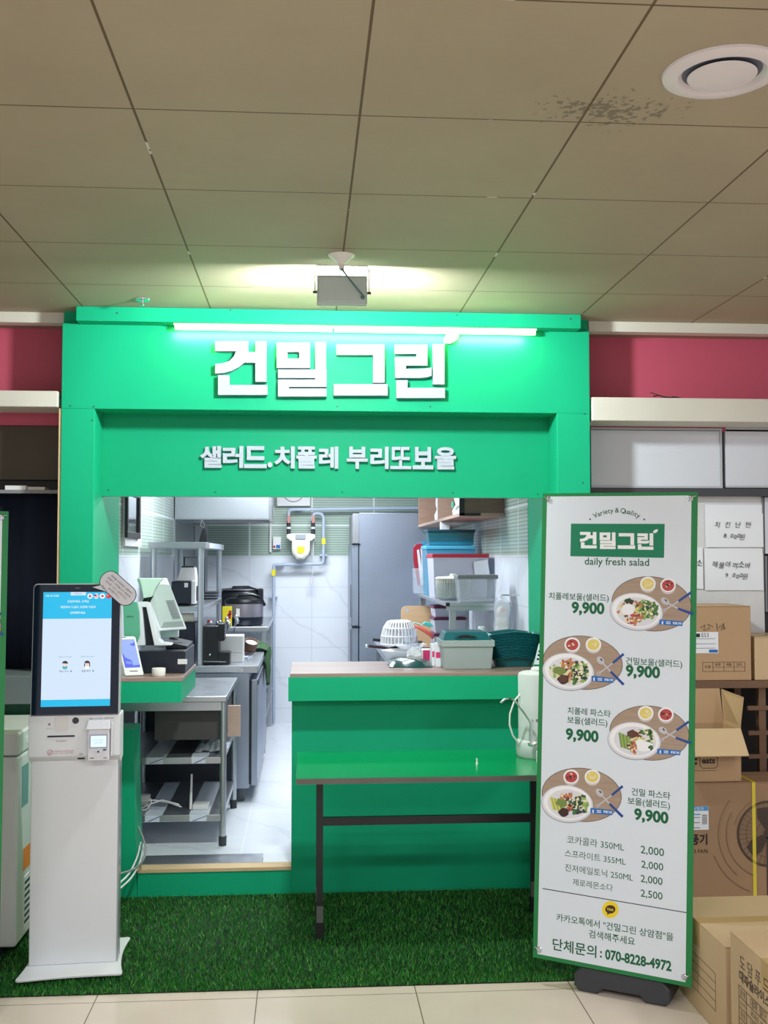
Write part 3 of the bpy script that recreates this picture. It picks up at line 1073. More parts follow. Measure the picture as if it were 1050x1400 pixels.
        heap(22, 9, 3, 3, ['print_dark_green_food', 'print_leaf_green'], 8, 2)
    else:
        for k in range(8):
            A.stroke('print_light_green_food' if k % 2 else 'print_yellow_food', *o(pc_[0] - 23 + k * 2.0, pc_[1] - 9 + k * .6), *o(pc_[0] - 19 + k * 2.6, pc_[1] + 8 + k * .7), 2.8)
        heap(15, 1, 13, 14, GRN + ['print_navy_food'], 62, 3.2)
        heap(13, 3, 8, 6, ['print_navy_food', 'print_pale_food', 'print_dark_green_food'], 20, 2.4)
        heap(-2, -9, 8, 6, BRN, 26, 2.8)
        heap(2, 6, 4, 7, BRN, 14, 2.6)
        A.ell('print_olive_green', *o(pc_[0] - 8, pc_[1] - 1), 8, 6, 20, 14, .2, 9)
        A.ell('print_dark_brown', *o(pc_[0] - 5, pc_[1] + 12), 7.4, 6, 0, 14, .12, 3)
    # tag
    A.poly('print_blue_tag', [o(tg[0], tg[1]), o(tg[2], tg[3]), o(tg[4], tg[5]), o(tg[6], tg[7])])
    mx, my = (tg[0] + tg[2]) / 2, (tg[1] + tg[5]) / 2
    A.text('print_white', '건밀그린', *o(mx + 8, my + .6), 12, 0.03)
    A.stroke('print_white', *o(mx - 7, my - 1.4), *o(mx - 1, my - 1.0), 1.0)
    A.stroke('print_white', *o(mx - 7, my + .8), *o(mx - 1, my + 1.2), 1.0)
    A.stroke('print_white', *o(mx - 12, my - 2.4), *o(mx - 12, my + 2.0), 1.8)
    # cutlery
    f = sp[2]
    A.stroke('print_cutlery', *o(f[0], f[1]), *o(f[2], f[3]), 1.8)
    for q in (-1.6, 0, 1.6):
        A.stroke('print_cutlery', *o(f[0] - 3.4 + q * .7, f[1] + 2.4 + q), *o(f[0] + 1 + q * .7, f[1] - 0.4 + q), .8)
    A.stroke('print_blue', *o(f[2], f[3]), *o(f[4], f[5]), 3.0, 3.4)
    A.stroke('print_cutlery', *o(*sp[0]), *o(sp[1][0], sp[1][1]), 2.0)
    A.stroke('print_blue', *o(sp[1][0], sp[1][1]), *o(sp[1][2], sp[1][3]), 3.0, 3.6)
    A.ell('print_cutlery', *o(sp[0][0] - 1, sp[0][1] - 1), 6.4, 4.2, 50 if not right else 35)
    A.ell('print_dark_brown', *o(sp[0][0], sp[0][1] - 2.2), 2.2, 1.0, 50)


def make_art():
    A = Art()
    # logo block
    A.poly('logo_green_ink', [(781, 716), (909, 716.3), (908, 762.7), (780, 760.5)])
    lx0, lx1, ly0, ly1 = 291.0, 610.5, 466.0, 546.0
    def tl(p):
        a = (p[0] - lx0) / (lx1 - lx0); b = (p[1] - ly0) / (ly1 - ly0)
        return 792.2 + a * 102, 727.0 + b * 24.6 + a * 0.8
    for syl in LOGO:
        for poly in syl:
            A.poly('print_white', [tl(p) for p in poly])
    A.poly('print_white', [tl(p) for p in LOGOLEAF])
    A.poly('logo_green_ink', [tl(p) for p in LOGOVEIN])
    # arched motto
    s_ = 'Variety & Quality'
    adv = [0.42 if ch == ' ' else (max(p[0] for p in text_geo(ch, 0.01)[0]) - min(p[0] for p in text_geo(ch, 0.01)[0])) + 0.26 for ch in s_]
    tot = sum(adv)
    for i, ch in enumerate(s_):
        if ch == ' ':
            continue
        t = (sum(adv[:i]) + adv[i] / 2) / tot * 2 - 1
        x, y = 843.5 + t * 32, 697.5 + 8.4 * t * t
        w_ = {'i': 1.0, 't': 2.2, 'l': .9, 'r': 2.2, 'Q': 5.0, '&': 4.4, 'V': 4.4, 'y': 3.6}.get(ch, 3.6)
        y_ = A.L('dark_green_ink')
        c = uv(x, y)
        sz = uv(x + 1, y)[0] - c[0]
        ang = -t * R_(27)
        gx = [p[0] for p in text_geo(ch, 0.01)[0]]; gy = [p[1] for p in text_geo(ch, 0.01)[0]]
        k_ = sz * 9.4
        up_ = ((max(gy) + min(gy)) / 2 - 0.35) * k_
        A.m.text(ch, (c[0] - math.sin(ang) * up_, y_, c[1] + math.cos(ang) * up_), (math.cos(ang), 0, math.sin(ang)), (-math.sin(ang), 0, math.cos(ang)), width=(max(gx) - min(gx)) * k_, offset=0.01)
    A.ell('dark_green_ink', 807, 710, 1.2, 1.2); A.ell('dark_green_ink', 881, 710.3, 1.2, 1.2)
    A.text('dark_green_ink', 'daily fresh salad', 843, 769.5, 88, 0.008)
    for args in ((0, 0, True, 0), (0, 0, False, 1), (-3, 176.5, True, 2), (-1.4, 180.6, False, 3)):
        dish(A, *args)
    T, B = 'dark_green_ink', 'dark_green_bold_ink'
    A.k = 0
    A.text(T, '치폴레보울(샐러드)', 791, 816.8, 82, 0.01)
    A.text(B, '9,900', 804, 832.6, 45, 0.04)
    A.text(T, '건밀보울(샐러드)', 894, 906.5, 77, 0.01)
    A.text(B, '9,900', 879, 919.5, 47, 0.04)
    A.text(T, '치폴레 파스타', 805.5, 973.5, 59, 0.01)
    A.text(T, '보울(샐러드)', 803, 986.8, 55, 0.01)
    A.text(B, '9,900', 796, 1006.5, 45, 0.04)
    A.text(T, '건밀 파스타', 890, 1085, 53, 0.01)
    A.text(T, '보울(샐러드)', 887, 1098.5, 58, 0.01)
    A.text(B, '9,900', 890.5, 1116.8, 47, 0.04)
    A.text(T, '코카콜라 350ML', 814, 1152.6, 78, 0.0)
    A.text(T, '스프라이트 355ML', 813.5, 1171.8, 83, 0.0)
    A.text(T, '진저에일토닉 250ML', 818.5, 1192.5, 93, 0.0)
    A.text(T, '제로레몬소다', 810.5, 1209.6, 55, 0.0)
    A.text(T, '2,000', 892, 1164, 32, 0.006)
    A.text(T, '2,000', 892, 1184, 30, 0.006)
    A.text(T, '2,000', 891, 1203.6, 30, 0.006)
    A.text(T, '2,500', 891, 1223.6, 30, 0.006)
    A.stroke('black_ink', 742, 1214.5, 939, 1247.5, 1.1)
    A.ell('print_kakao_yellow', 834.7, 1243.3, 11.2, 11.6, 0)
    A.ell('print_dark_brown', 834.7, 1243.0, 7.0, 5.8, 0)
    A.poly('print_dark_brown', [(830.5, 1246.5), (835, 1247.5), (830.5, 1251)])
    A.text('print_kakao_yellow', 'TALK', 834.7, 1243.2, 9.6, 0.04)
    A.text(T, '카카오톡에서 "건밀그린 상암점"을', 839, 1267, 160, 0.008)
    A.text(T, '검색해주세요', 836.5, 1281.5, 63, 0.008)
    A.text(T, '단체문의', 785.5, 1295.6, 60, 0.014)
    A.text(T, ':', 821.8, 1304.5, 2.8, 0.02)
    A.text(B, '070-8228-4972', 872.3, 1312.6, 91, 0.035, 14.6)
    return A.m


def make_banner(label):
    t = thing('menu_banner', label, 'menu banner', BLOC, BROT, 'free standing menu banners')
    MB().box(-BW / 2, BW / 2, 0, 0.008, 0, BH).build('banner_board', BORDER, t)
    a, b = uv(755, 900)[0], uv(939, 900)[0]
    MB().box(-BW / 2 + 0.019, BW / 2 - 0.0215, -0.0024, -0.0002, 0.016, BH - 0.013).build('white_sheet', WSHEET, t)
    ARTMB.build('menu_print', ART, t)
    for sx in (-1, 1):
        for sz in (0.034, BH - 0.024):
            m = MB()
            c = Vector((sx * (BW / 2 - 0.026), -0.003, sz))
            m.tube([c + Vector((0.0085 * math.cos(k * math.pi / 8), -0.001, 0.0085 * math.sin(k * math.pi / 8))) for k in range(16)], 0.0028, 8, True)
            m.tube([c, c + Vector((sx * .006, -0.008, .004)), c + Vector((sx * .014, -0.006, .008)), c + Vector((sx * .02, 0.004, .010))], 0.003, 8)
            m.build('grommet_hook', CHROME, t, smooth=True)
    return t


ARTMB = make_art()
bn = make_banner('tall white menu banner with green edge standing right of the counter')
# weighted foot of the right banner
c = atz(849, 1366, 0)
m = MB(Matrix.Identity(4))
foot = thing('banner_stand', 'low black water filled foot holding the right menu banner upright', 'banner stand', (c.x, c.y, 0), (0, 0, R_(-31)))
m = MB()
prof = []
W2, Hh = 0.205, 0.145
W2, Hh = 0.182, 0.092
pts = [(-W2, 0.02), (-W2 + .02, 0.0), (-0.09, 0.0), (-0.07, 0.022), (0.07, 0.022), (0.09, 0.0), (W2 - .02, 0.0), (W2, 0.02), (W2, Hh - .03), (W2 - .03, Hh), (-W2 + .03, Hh), (-W2, Hh - .03)]
m.prism([(x, 0.0, z) for x, z in pts], (0, 0.17, 0))
m.build('water_base', GREYD, foot, bevel=0.008)
m = MB(); m.cyl((0, 0.12, Hh), (0, 0.12, 1.5), 0.010, n=12)
m.build('support_pole', GREYM, foot)
m = MB(); m.box(-0.26, 0.26, 0.108, 0.118, 0.9, 0.92); m.build('support_bar', GREYM, foot)
# the second banner at the left edge of the frame
b2 = copy_tree(bn)
b2['label'] = 'partly cut off white menu banner with green edge at the left of the kiosk'
p = atz(22, 1366, 0.01)
b2.rotation_euler = (R_(-1.2), R_(0.3), R_(14))
cc = Vector((math.cos(R_(14)), math.sin(R_(14)), 0))
top = at(27, 708, 4.03)
b2.location = Vector((-1.10, 4.0, 0.022)) - cc * 0.3
f2 = thing('banner_stand', 'small grey foot under the menu banner at the left edge', 'banner stand', (b2.location.x, b2.location.y, 0), (0, 0, R_(14)))
for sx in (-1, 1):
    m = MB(); m.tube([(sx * 0.26, -0.035, 0.010), (sx * 0.26, 0.03, 0.012), (sx * 0.22, 0.30, 0.010)], 0.009, 10); m.build('foot_rod', GREYM, f2, smooth=True)
m = MB(); m.cyl((-0.22, 0.30, 0.01), (0.22, 0.30, 0.01), 0.008, n=10); m.build('cross_rod', GREYM, f2)
m = MB(); m.cyl((0, 0.29, 0.01), (0, 0.10, 1.70), 0.008, n=10); m.build('support_pole', GREYM, f2)

# ================================================================== ordering kiosk
k0 = atz(100, 1325, 0.012)
KR = R_(4)
kio = thing('order_kiosk', 'white self order kiosk with a lit touchscreen standing on the grass mat', 'kiosk', (k0.x, k0.y, 0.0), (0, 0, KR))
KW = 0.172
KWH = mat('kiosk_white', (224, 226, 230), 0.35, var=0.01)
# base plate with concave sides
pts = []
def arcpts(a, b, bulge, n=8):
    a, b = Vector(a), Vector(b)
    d = (b - a); nrm = Vector((-d.y, d.x)).normalized()
    return [a.lerp(b, k / n) + nrm * (bulge * 4 * (k / n) * (1 - k / n)) for k in range(n)]
pl = [Vector((-0.20, -0.145)), Vector((0.205, -0.125)), Vector((0.20, 0.285)), Vector((-0.20, 0.285))]
for a, b, bu in ((pl[0], pl[1], 0.012), (pl[1], pl[2], 0.02), (pl[2], pl[3], 0.015), (pl[3], pl[0], 0.02)):
    pts += arcpts(a, b, bu)
rp_ = []
for i, q in enumerate(pts):
    if i % 8 == 0:
        a_, b_ = pts[i - 1], pts[(i + 1) % len(pts)]
        a_ = q + (a_ - q).normalized() * .022; b_ = q + (b_ - q).normalized() * .022
        rp_ += [a_ * (1 - t) ** 2 + q * 2 * t * (1 - t) + b_ * t * t for t in (0, .25, .5, .75, 1)]
    else:
        rp_.append(q)
pts = rp_
MB().prism([(q.x, q.y, 0.022) for q in pts], (0, 0, 0.010)).build('base_plate', KWH, kio, bevel=0.003)
MB().box(-KW, KW - 0.006, 0, 0.10, 0.032, 0.835).build('column', KWH, kio, bevel=0.004)
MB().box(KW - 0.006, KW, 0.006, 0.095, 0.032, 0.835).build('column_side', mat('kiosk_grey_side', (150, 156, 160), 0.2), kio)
zA, zB, zC = 0.835, 1.020, 1.545
# printer and card reader section, overhanging the column
m = MB()
m.prism([(-KW - 0.006, y, z) for y, z in ((0.10, zA), (0.02, zA - .012), (-0.032, zA + 0.02), (-0.036, zA + 0.026), (-0.036, zB), (0.10, zB))], (2 * KW + 0.010, 0, 0))
hd = m.build('head_panel', KWH, kio, bevel=0.003)
# screen section, tilted back
SM = Matrix.Translation((0, -0.036, zB)) @ Matrix.Rotation(R_(-3.5), 4, 'X')
hS = zC - zB
m = MB(SM)
def rrect(x0, x1, z0, z1, r0, r1, y, n=6):
    """rounded rectangle; r0 lower corners, r1 upper corners"""
    o = []
    for (cx, cz, a0, r_) in ((x1 - r1, z1 - r1, 0, r1), (x0 + r1, z1 - r1, 90, r1), (x0 + r0, z0 + r0, 180, r0), (x1 - r0, z0 + r0, 270, r0)):
        for k in range(n + 1):
            t = R_(a0 + 90 * k / n)
            o.append((cx + r_ * math.cos(t), y, cz + r_ * math.sin(t)))
    return o
m.prism(rrect(-KW, KW, 0.002, hS, .002, .018, 0.0), (0, 0.055, 0))
m.build('screen_housing', mat('kiosk_silver', (188, 188, 192), 0.3, var=0.01), kio, bevel=0.002)
m = MB(SM)
m.prism(rrect(-KW + .004, KW - .004, 0.004, hS - .004, .002, .016, -0.0045), (0, 0.004, 0))
m.build('screen_glass', mat('kiosk_black_glass', (16, 24, 44), 0.08, var=0.0), kio)
UI = [mat('screen_white_light', (208, 226, 246), emit=1.05), mat('screen_blue_light', (16, 190, 238), emit=1.0), mat('screen_text_white_light', (250, 252, 255), emit=1.0), mat('screen_dark_ink_light', (30, 34, 60), emit=1.0),
      mat('screen_grey_light', (120, 150, 180), emit=1.0), mat('screen_skin_light', (246, 214, 200), emit=1.0), mat('screen_red_light', (222, 50, 60), emit=1.0), mat('screen_flag_blue_light', (40, 60, 160), emit=1.0), mat('screen_teal_light', (60, 180, 190), emit=1.0)]
m = MB(SM)
sx0, sx1 = -KW + 0.040, KW - 0.036
sz0, sz1 = 0.036, hS - 0.034
YS = -0.0049
def ui(mi, x0, x1, z0, z1, lay):
    m.cur = mi
    m.quad((x0, YS - lay * .00006, z0), (x1, YS - lay * .00006, z0), (x1, YS - lay * .00006, z1), (x0, YS - lay * .00006, z1))
def uic(mi, x, z, r_, lay, sz=1.0, a0=0, a1=360):
    m.cur = mi
    n = 18
    m.quad(*[(x + r_ * math.cos(R_(a0 + (a1 - a0) * k / n)), YS - lay * .00006, z + sz * r_ * math.sin(R_(a0 + (a1 - a0) * k / n))) for k in range(n)])
def uit(mi, s_, x, z, w_, lay=2, off=.01):
    m.cur = mi
    m.text(s_, (x, YS - lay * .00006, z), VX, VZ, w_, None, 0, off)
hs = sz1 - sz0
cxs = (sx0 + sx1) / 2
ui(0, sx0, sx1, sz0, sz1, 0)
ui(1, sx0, sx1, sz1 - hs * .235, sz1, 1)
ui(1, sx0, sx1, sz0, sz0 + hs * .06, 1)
ui(0, cxs - .028, cxs + .032, sz1 - hs * .03, sz1, 2)
uit(4, '이용안내', cxs, sz1 - hs * .015, .028, 3)
uit(2, '건밀그린 상암점', sx0 + .034, sz1 - hs * .032, .052)
uit(2, '안녕하세요, 고객님', cxs + .002, sz1 - hs * .083, .082)
uit(2, '매장에서 드실지, 포장해 가실지', cxs + .002, sz1 - hs * .133, .136)
uit(2, '선택해주세요.', cxs + .002, sz1 - hs * .183, .062)
for k in range(4):
    fx_ = sx1 - .086 + k * .0245; fz_ = sz1 - hs * .037
    uic(6 if k == 3 else 2, fx_, fz_, .0105, 3)
    if k == 0: uic(6, fx_, fz_, .0055, 4, 1, 0, 180); uic(7, fx_, fz_, .0055, 4, 1, 180, 360)
    if k == 1:
        for q in range(3): ui(6, fx_ - .009, fx_ + .009, fz_ - .006 + q * .005, fz_ - .0035 + q * .005, 4)
        ui(7, fx_ - .009, fx_, fz_, fz_ + .007, 5)
    if k == 2: uic(6, fx_, fz_, .0052, 4)
    if k == 3: uic(mat and 0, fx_ - .004, fz_ + .003, .0022, 4)
for sxk, t1, t2 in ((-1, '매장에서 드시고 갈게요', '먹고 가기'), (1, '포장해서 가지고 갈게요', '포장 하기')):
    ix = cxs + sxk * .043 - .001
    iz = sz0 + hs * .365
    uit(4, t1, ix, iz + .030, .052)
    uic(8 if sxk < 0 else 2, ix, iz - .011, .010, 2, .8)
    uic(5, ix, iz + .001, .0095, 3)
    uic(3, ix, iz + .003, .0115, 4, 1, 0, 180)
    if sxk > 0:
        ui(3, ix - .0115, ix - .008, iz - .010, iz + .003, 4); ui(3, ix + .008, ix + .0115, iz - .010, iz + .003, 4)
    uit(3, t2, ix - .004, iz - .027, .034)
    uic(4, ix + .024, iz - .027, .0035, 3)
m.build('screen_display', UI, kio, label='lit blue and white touchscreen display')
m = MB(SM); m.cur = 0
m.text('okpos', (0.0, -0.0049, hS - 0.018), VX, VZ, 0.02)
m.build('bezel_mark', [GREYM], kio)
# lower panel details
yP = -0.0365
def fz(f): return zA + (zB - zA) * f
m = MB(); m.box(-0.105, 0.0, yP - .001, yP, fz(.545), fz(.580)); m.build('receipt_slot', BLACKP, hd)
m = MB(); m.box(-0.076, -0.024, yP - .0012, yP, fz(.70), fz(.985)); m.build('cover_flap', mat('kiosk_flap', (216, 212, 210), 0.4, var=0), hd)
m = MB(); m.lathe([(0.013, 0), (0.012, 0.002), (0.0001, 0.002)], (0.003, yP, fz(.89)), 24, (0, -1, 0)); m.build('camera_eye', mat('camera_glass', (50, 52, 60), 0.1), hd, smooth=True)
m = MB()
PR = [mat('panel_grey_ink', (120, 118, 120), 0.6, var=0), mat('panel_red_ink', (190, 70, 84), 0.6, var=0), INK]
def plab(mi, s_, x, f, w_):
    m.cur = mi; m.text(s_, (x, yP - .0006, fz(f)), VX, VZ, w_)
plab(0, '영수증 출력구', -0.052, .46, .042); plab(0, '바코드 인식', -0.098, .73, .024)
plab(1, '카드를 투입구에 끝까지 삽입해', -0.042, .245, .075); plab(1, '주십시오 · 결제 중 카드를 빼지 마세요', -0.042, .200, .075)
m.cur = 1; m.tube([(-0.094 + .010 * math.cos(k * math.pi / 8), yP - .0005, fz(.222) + .010 * math.sin(k * math.pi / 8)) for k in range(16)], .0009, 6, True)
m.tube([(-.100, yP - .0005, fz(.222) - .006), (-.088, yP - .0005, fz(.222) + .006)], .0009, 6)
m.cur = 0; m.box(-.102, -.094, yP - .0006, yP - .0001, fz(.80), fz(.845))
plab(0, 'IC카드 투입구', 0.092, .925, .03)
m.cur = 0
m.box(.056, .070, yP - .0006, yP - .0001, fz(.918), fz(.93)); m.box(.114, .15, yP - .0006, yP - .0001, fz(.925), fz(.935))
m.cur = 2; m.box(.012, .040, yP - .0008, yP - .0001, fz(.06), fz(.095))
m.cur = 0; m.text('USB', (.025, yP - .0006, fz(.17)), VX, VZ, .016)
m.build('panel_print', PR, hd)
# card reader
cr = MB()
CRW = mat('reader_white', (222, 222, 228), 0.35, var=0.01)
x0c, x1c = .054, .138
cr.hexa([(x0c, yP - .030, fz(.05)), (x1c, yP - .030, fz(.05)), (x1c, yP - .001, fz(.05)), (x0c, yP - .001, fz(.05))],
        [(x0c, yP - .022, fz(.80)), (x1c, yP - .022, fz(.80)), (x1c, yP - .001, fz(.80)), (x0c, yP - .001, fz(.80))])
rd = cr.build('card_reader', CRW, kio, bevel=.004)
m = MB(); m.hexa([(x0c - .008, yP - .036, fz(.72)), (x1c + .004, yP - .036, fz(.72)), (x1c + .004, yP - .001, fz(.72)), (x0c - .008, yP - .001, fz(.72))],
                 [(x0c, yP - .016, fz(.90)), (x1c, yP - .016, fz(.90)), (x1c, yP - .001, fz(.90)), (x0c, yP - .001, fz(.90))])
m.build('reader_hood', CRW, rd, bevel=.003)
m = MB(); m.box(x1c + .004, x1c + .012, yP - .022, yP - .001, fz(.14), fz(.84)); m.build('reader_holder', KWH, rd, bevel=.002)
# lit reader screen on the sloping front
TM = Matrix.Translation(((x0c + x1c) / 2, yP - .0272, fz(.46))) @ Matrix.Rotation(R_(-3.3), 4, 'X')
m = MB(TM); m.box(-.034, .034, -.0016, .001, -.026, .026); m.build('reader_bezel', mat('reader_bezel_blue', (160, 172, 196), .3, var=0), rd)
m = MB(TM); m.quad((-.030, -.0022, -.022), (.030, -.0022, -.022), (.030, -.0022, .022), (-.030, -.0022, .022))
m.cur = 1; m.text('KTC인증', (0, -.0025, .004), VX, VZ, .034); m.cur = 2; m.text('신용카드단말기', (0, -.0025, -.006), VX, VZ, .034)
m.build('reader_display', [mat('reader_screen_light', (225, 244, 252), emit=1.1), mat('reader_text_light', (110, 200, 220), emit=1.0), mat('reader_grey_light', (140, 150, 170), emit=1.0)], rd)
m = MB(TM); m.box(-.010, .010, -.003, .001, -.045, -.035); m.cur = 1; m.box(-.004, .004, -.004, .0, -.043, -.037); m.cur = 2; m.box(.018, .031, -.003, .0, -.036, -.031)
m.cur = 1; m.box(-.033, -.018, -.003, .0, -.066, -.064); m.box(.02, .033, -.003, .0, -.066, -.064)
m.build('reader_keys', [CRW, GREYD, mat('key_blue', (60, 90, 140), .4, var=0)], rd)
# speech bubble sticker standing off the upper right corner
bc = Vector((KW - .012, -.006, hS - .020))
BMx = SM @ Matrix.Translation(bc) @ Matrix.Rotation(R_(42), 4, 'Y') @ Matrix.Scale(1.42, 4)
def bubble(sx, sz):
    o = rrect(-.058 * sx, .058 * sx, -.030 * sz, .030 * sz, .027 * sz, .027 * sz, 0)
    return o
m = MB(BMx)
m.prism([(x, -.004, z) for x, _, z in bubble(1, 1)], (0, .003, 0))
m.prism([(-.040, -.004, -.022), (-.058, -.004, -.048), (-.012, -.004, -.029)], (0, .003, 0))
bb = m.build('speech_bubble', INK, kio, label='grey speech bubble sticker with dark rim')
m = MB(BMx)
m.prism([(x, -.0046, z) for x, _, z in bubble(.965, .935)], (0, .0005, 0))
m.prism([(-.038, -.0046, -.021), (-.055, -.0046, -.0445), (-.014, -.0046, -.027)], (0, .0005, 0))
m.build('bubble_face', mat('bubble_grey', (196, 192, 196), .5, var=0), bb)
m = MB(BMx)
for k, (s_, w_) in enumerate((('화면을 터치하면 그때부터', .078), ('주문이 시작됩니다 천천히', .084), ('메뉴를 고르고 결제하세요', .078), ('감사합니다 :)', .04))):
    m.cur = 1 if k == 2 else 0
    m.text(s_, (.0, -.0052, .015 - k * .0105), VX, VZ, w_, .0062)
m.build('bubble_print', [INK, mat('bubble_brown_ink', (150, 110, 90), .5, var=0)], bb)

# cables running from the counter to the kiosk
def cable(pts, r_, mt, label):
    m = MB()
    P_ = [Vector(p) for p in pts]
    out = []
    for i in range(len(P_) - 1):
        p0, p1, p2, p3 = P_[max(i - 1, 0)], P_[i], P_[i + 1], P_[min(i + 2, len(P_) - 1)]
        for k in range(6):
            t = k / 6
            out.append(.5 * ((2 * p1) + (p2 - p0) * t + (2 * p0 - 5 * p1 + 4 * p2 - p3) * t * t + (3 * p1 - p0 - 3 * p2 + p3) * t ** 3))
    out.append(P_[-1])
    m.tube(out, r_, 8)
    return tag(m.build('power_cable', mt, smooth=True), label, 'cable', 'cables from the counter to the kiosk')
GREYC = mat('grey_cable', (150, 150, 150), .5, var=0)
WHITEC = mat('white_cable', (222, 222, 222), .5, var=0)
xk = -0.80
cable([at(188, 1128, 5.42), at(197, 1150, 5.40), at(198, 1170, 5.32), at(186, 1186, 5.20), at(166, 1194, 5.05), at(150, 1196, 4.75)], .0045, GREYC, 'grey cable curling over the wood step beside the kiosk')
cable([at(192, 1152, 5.46), at(188, 1170, 5.30), at(178, 1192, 5.16), at(165, 1206, 4.95), at(152, 1216, 4.7)], .0045, WHITEC, 'upper white cable hanging over the step behind the kiosk')
cable([at(196, 1154, 5.46), at(192, 1176, 5.30), at(181, 1198, 5.14), at(166, 1213, 4.93), at(152, 1224, 4.68)], .0045, WHITEC, 'lower white cable hanging over the step behind the kiosk')

# ================================================================== stall on the left
bm_ = MB().box(-4.2, -1.175, 5.12, 5.344, at(40, 556, 5.12).z, at(40, 534, 5.12).z).build('beam', CREAM, bevel=.004)
tag(bm_, 'cream painted beam of the neighbouring stall left of the green shopfront', 'beam', 'stall beams')
xr = -1.178
x0, x1, z0, z1 = pext(-300, 560, 82, 655, 5.38)
o = MB().box(x0, xr, 5.38, 5.418, z0, z1).build('wall_panel', BROWNW); tag(o, 'dark brown panel under the cream beam at the left', 'panel')
zl = at(40, 671, 5.30).z
lg = thing('narrow_ledge', 'dark narrow ledge holding papers in the left stall', 'ledge', (-1.8, 5.36, zl))
MB().box(-3.6, xr, 5.28, 5.379, zl - .012, zl).build('ledge_board', BLACKM, lg)
MB().box(-3.6, xr, 5.276, 5.28, zl - .014, zl + .003).build('ledge_lip', GREYM, lg)
pp = thing('paper_stack', 'white papers lying on the dark ledge of the left stall', 'papers', (-1.40, 5.33, zl))
a = at(8, 668, 5.3).x; b = at(62, 668, 5.3).x
MB().box(a, a + .10, 5.285, 5.37, zl + .0005, zl + .024).build('paper_sheet', WPLAST, pp)
MB().box(a + .105, b, 5.287, 5.37, zl + .0005, zl + .018).build('paper_sheet', CREAM, pp)
cz1, cz0 = zl - .016, at(50, 923, 5.36).z
V_, F_ = [], []
m = MB()
n = 60
for k in range(n + 1):
    x = -3.4 + (xr + 3.4) * k / n
    y = 5.37 + .012 * math.sin(k * 1.1) + .006 * math.sin(k * 2.7)
    V_ += [(x, y, cz0), (x, y, cz1)]
F_ = [(2 * k, 2 * k + 2, 2 * k + 3, 2 * k + 1) for k in range(n)]
m.add(V_, F_)
o = m.build('curtain', NAVYC, smooth=True); so = o.modifiers.new('thick', 'SOLIDIFY'); so.thickness = .004
tag(o, 'dark navy cloth hanging between the left banner and the green pillar', 'curtain')
st = thing('stall_counter', 'dark green counter with a grey top half hidden behind the kiosk', 'counter', (-1.8, 5.2, 0))
zt_ = at(40, 922, 5.1).z
MB().box(-3.4, xr, 5.04, 5.355, zt_ - .13, zt_).build('counter_top', mat('grey_counter_top', (112, 122, 124), .4), st, bevel=.003)
MB().box(-3.4, xr, 5.10, 5.35, 0.0, zt_ - .13).build('counter_front', mat('deep_green_panel', (10, 92, 62), .4), st)
# chest freezer
FX1, FY0, FY1 = at(26, 1150, 4.55).x, 4.52, 5.03
fz1 = at(24, 1000, 4.55).z
fr = thing('chest_freezer', 'white chest freezer with side vents tucked behind the kiosk', 'freezer', (FX1 - .4, 4.78, 0.0))
FW = mat('freezer_white', (214, 214, 212), .35, var=.02)
FG0 = .03
MB().box(FX1 - .85, FX1, FY0, FY1, FG0 + .03, fz1 - .10).build('freezer_body', FW, fr, bevel=.012, seg=3)
for ax in (FX1 - .80, FX1 - .08):
    for ay in (FY0 + .06, FY1 - .06):
        MB().cyl((ax, ay, .022), (ax, ay, FG0 + .032), .02, n=12).build('freezer_foot', BLACKP, fr)
MB().box(FX1 - .86, FX1 + .004, FY0 - .006, FY1 + .005, fz1 - .095, fz1).build('freezer_lid', FW, fr, bevel=.012, seg=3)
MB().box(FX1, FX1 + .006, FY0 + .10, FY1 - .12, fz1 - .06, fz1 - .035).build('lid_grip', WPLAST, fr)
MB().box(FX1, FX1 + .002, FY0 + .06, FY0 + .16, fz1 - .32, fz1 - .15).build('teal_label', mat('teal_sticker', (110, 150, 150), .4), fr)
MB().box(FX1, FX1 + .002, FY0 + .10, FY0 + .24, .34, .43).build('orange_sticker', ORANGE, fr)
m = MB(); m.box(FX1, FX1 + .003, FY0 + .11, FY0 + .36, .10, .31)
vg = m.build('vent_grille', WPLAST, fr)
m = MB()
for k in range(7):
    m.box(FX1 + .003, FX1 + .0036, FY0 + .12, FY0 + .35, .115 + k * .027, .128 + k * .027)
m.build('vent_slots', GREYD, vg)

# ================================================================== stall on the right
o = MB().box(1.395, 4.2, 5.12, 5.344, at(930, 576, 5.12).z, at(930, 544, 5.12).z).build('beam', CREAM, bevel=.004)
tag(o, 'cream painted beam of the neighbouring stall right of the green shopfront', 'beam', 'stall beams')
bz1 = at(930, 544, 5.12).z
ws = MB()
a = at(890, 541, 5.2); 
ws.tube([(a.x, 5.16, bz1 + .012), (a.x + .03, 5.17, bz1 + .02), (a.x + .07, 5.16, bz1 + .004), (a.x + .11, 5.18, bz1 + .014), (a.x + .15, 5.17, bz1 + .005)], .003, 6)
ws.tube([(a.x - .02, 5.15, bz1 + .03), (a.x + .05, 5.17, bz1 + .014), (a.x + .10, 5.15, bz1 + .004)], .002, 6)
tag(ws.build('loose_wire', BLACKP, smooth=True), 'loose dark wire ends lying on the right cream beam', 'wire')
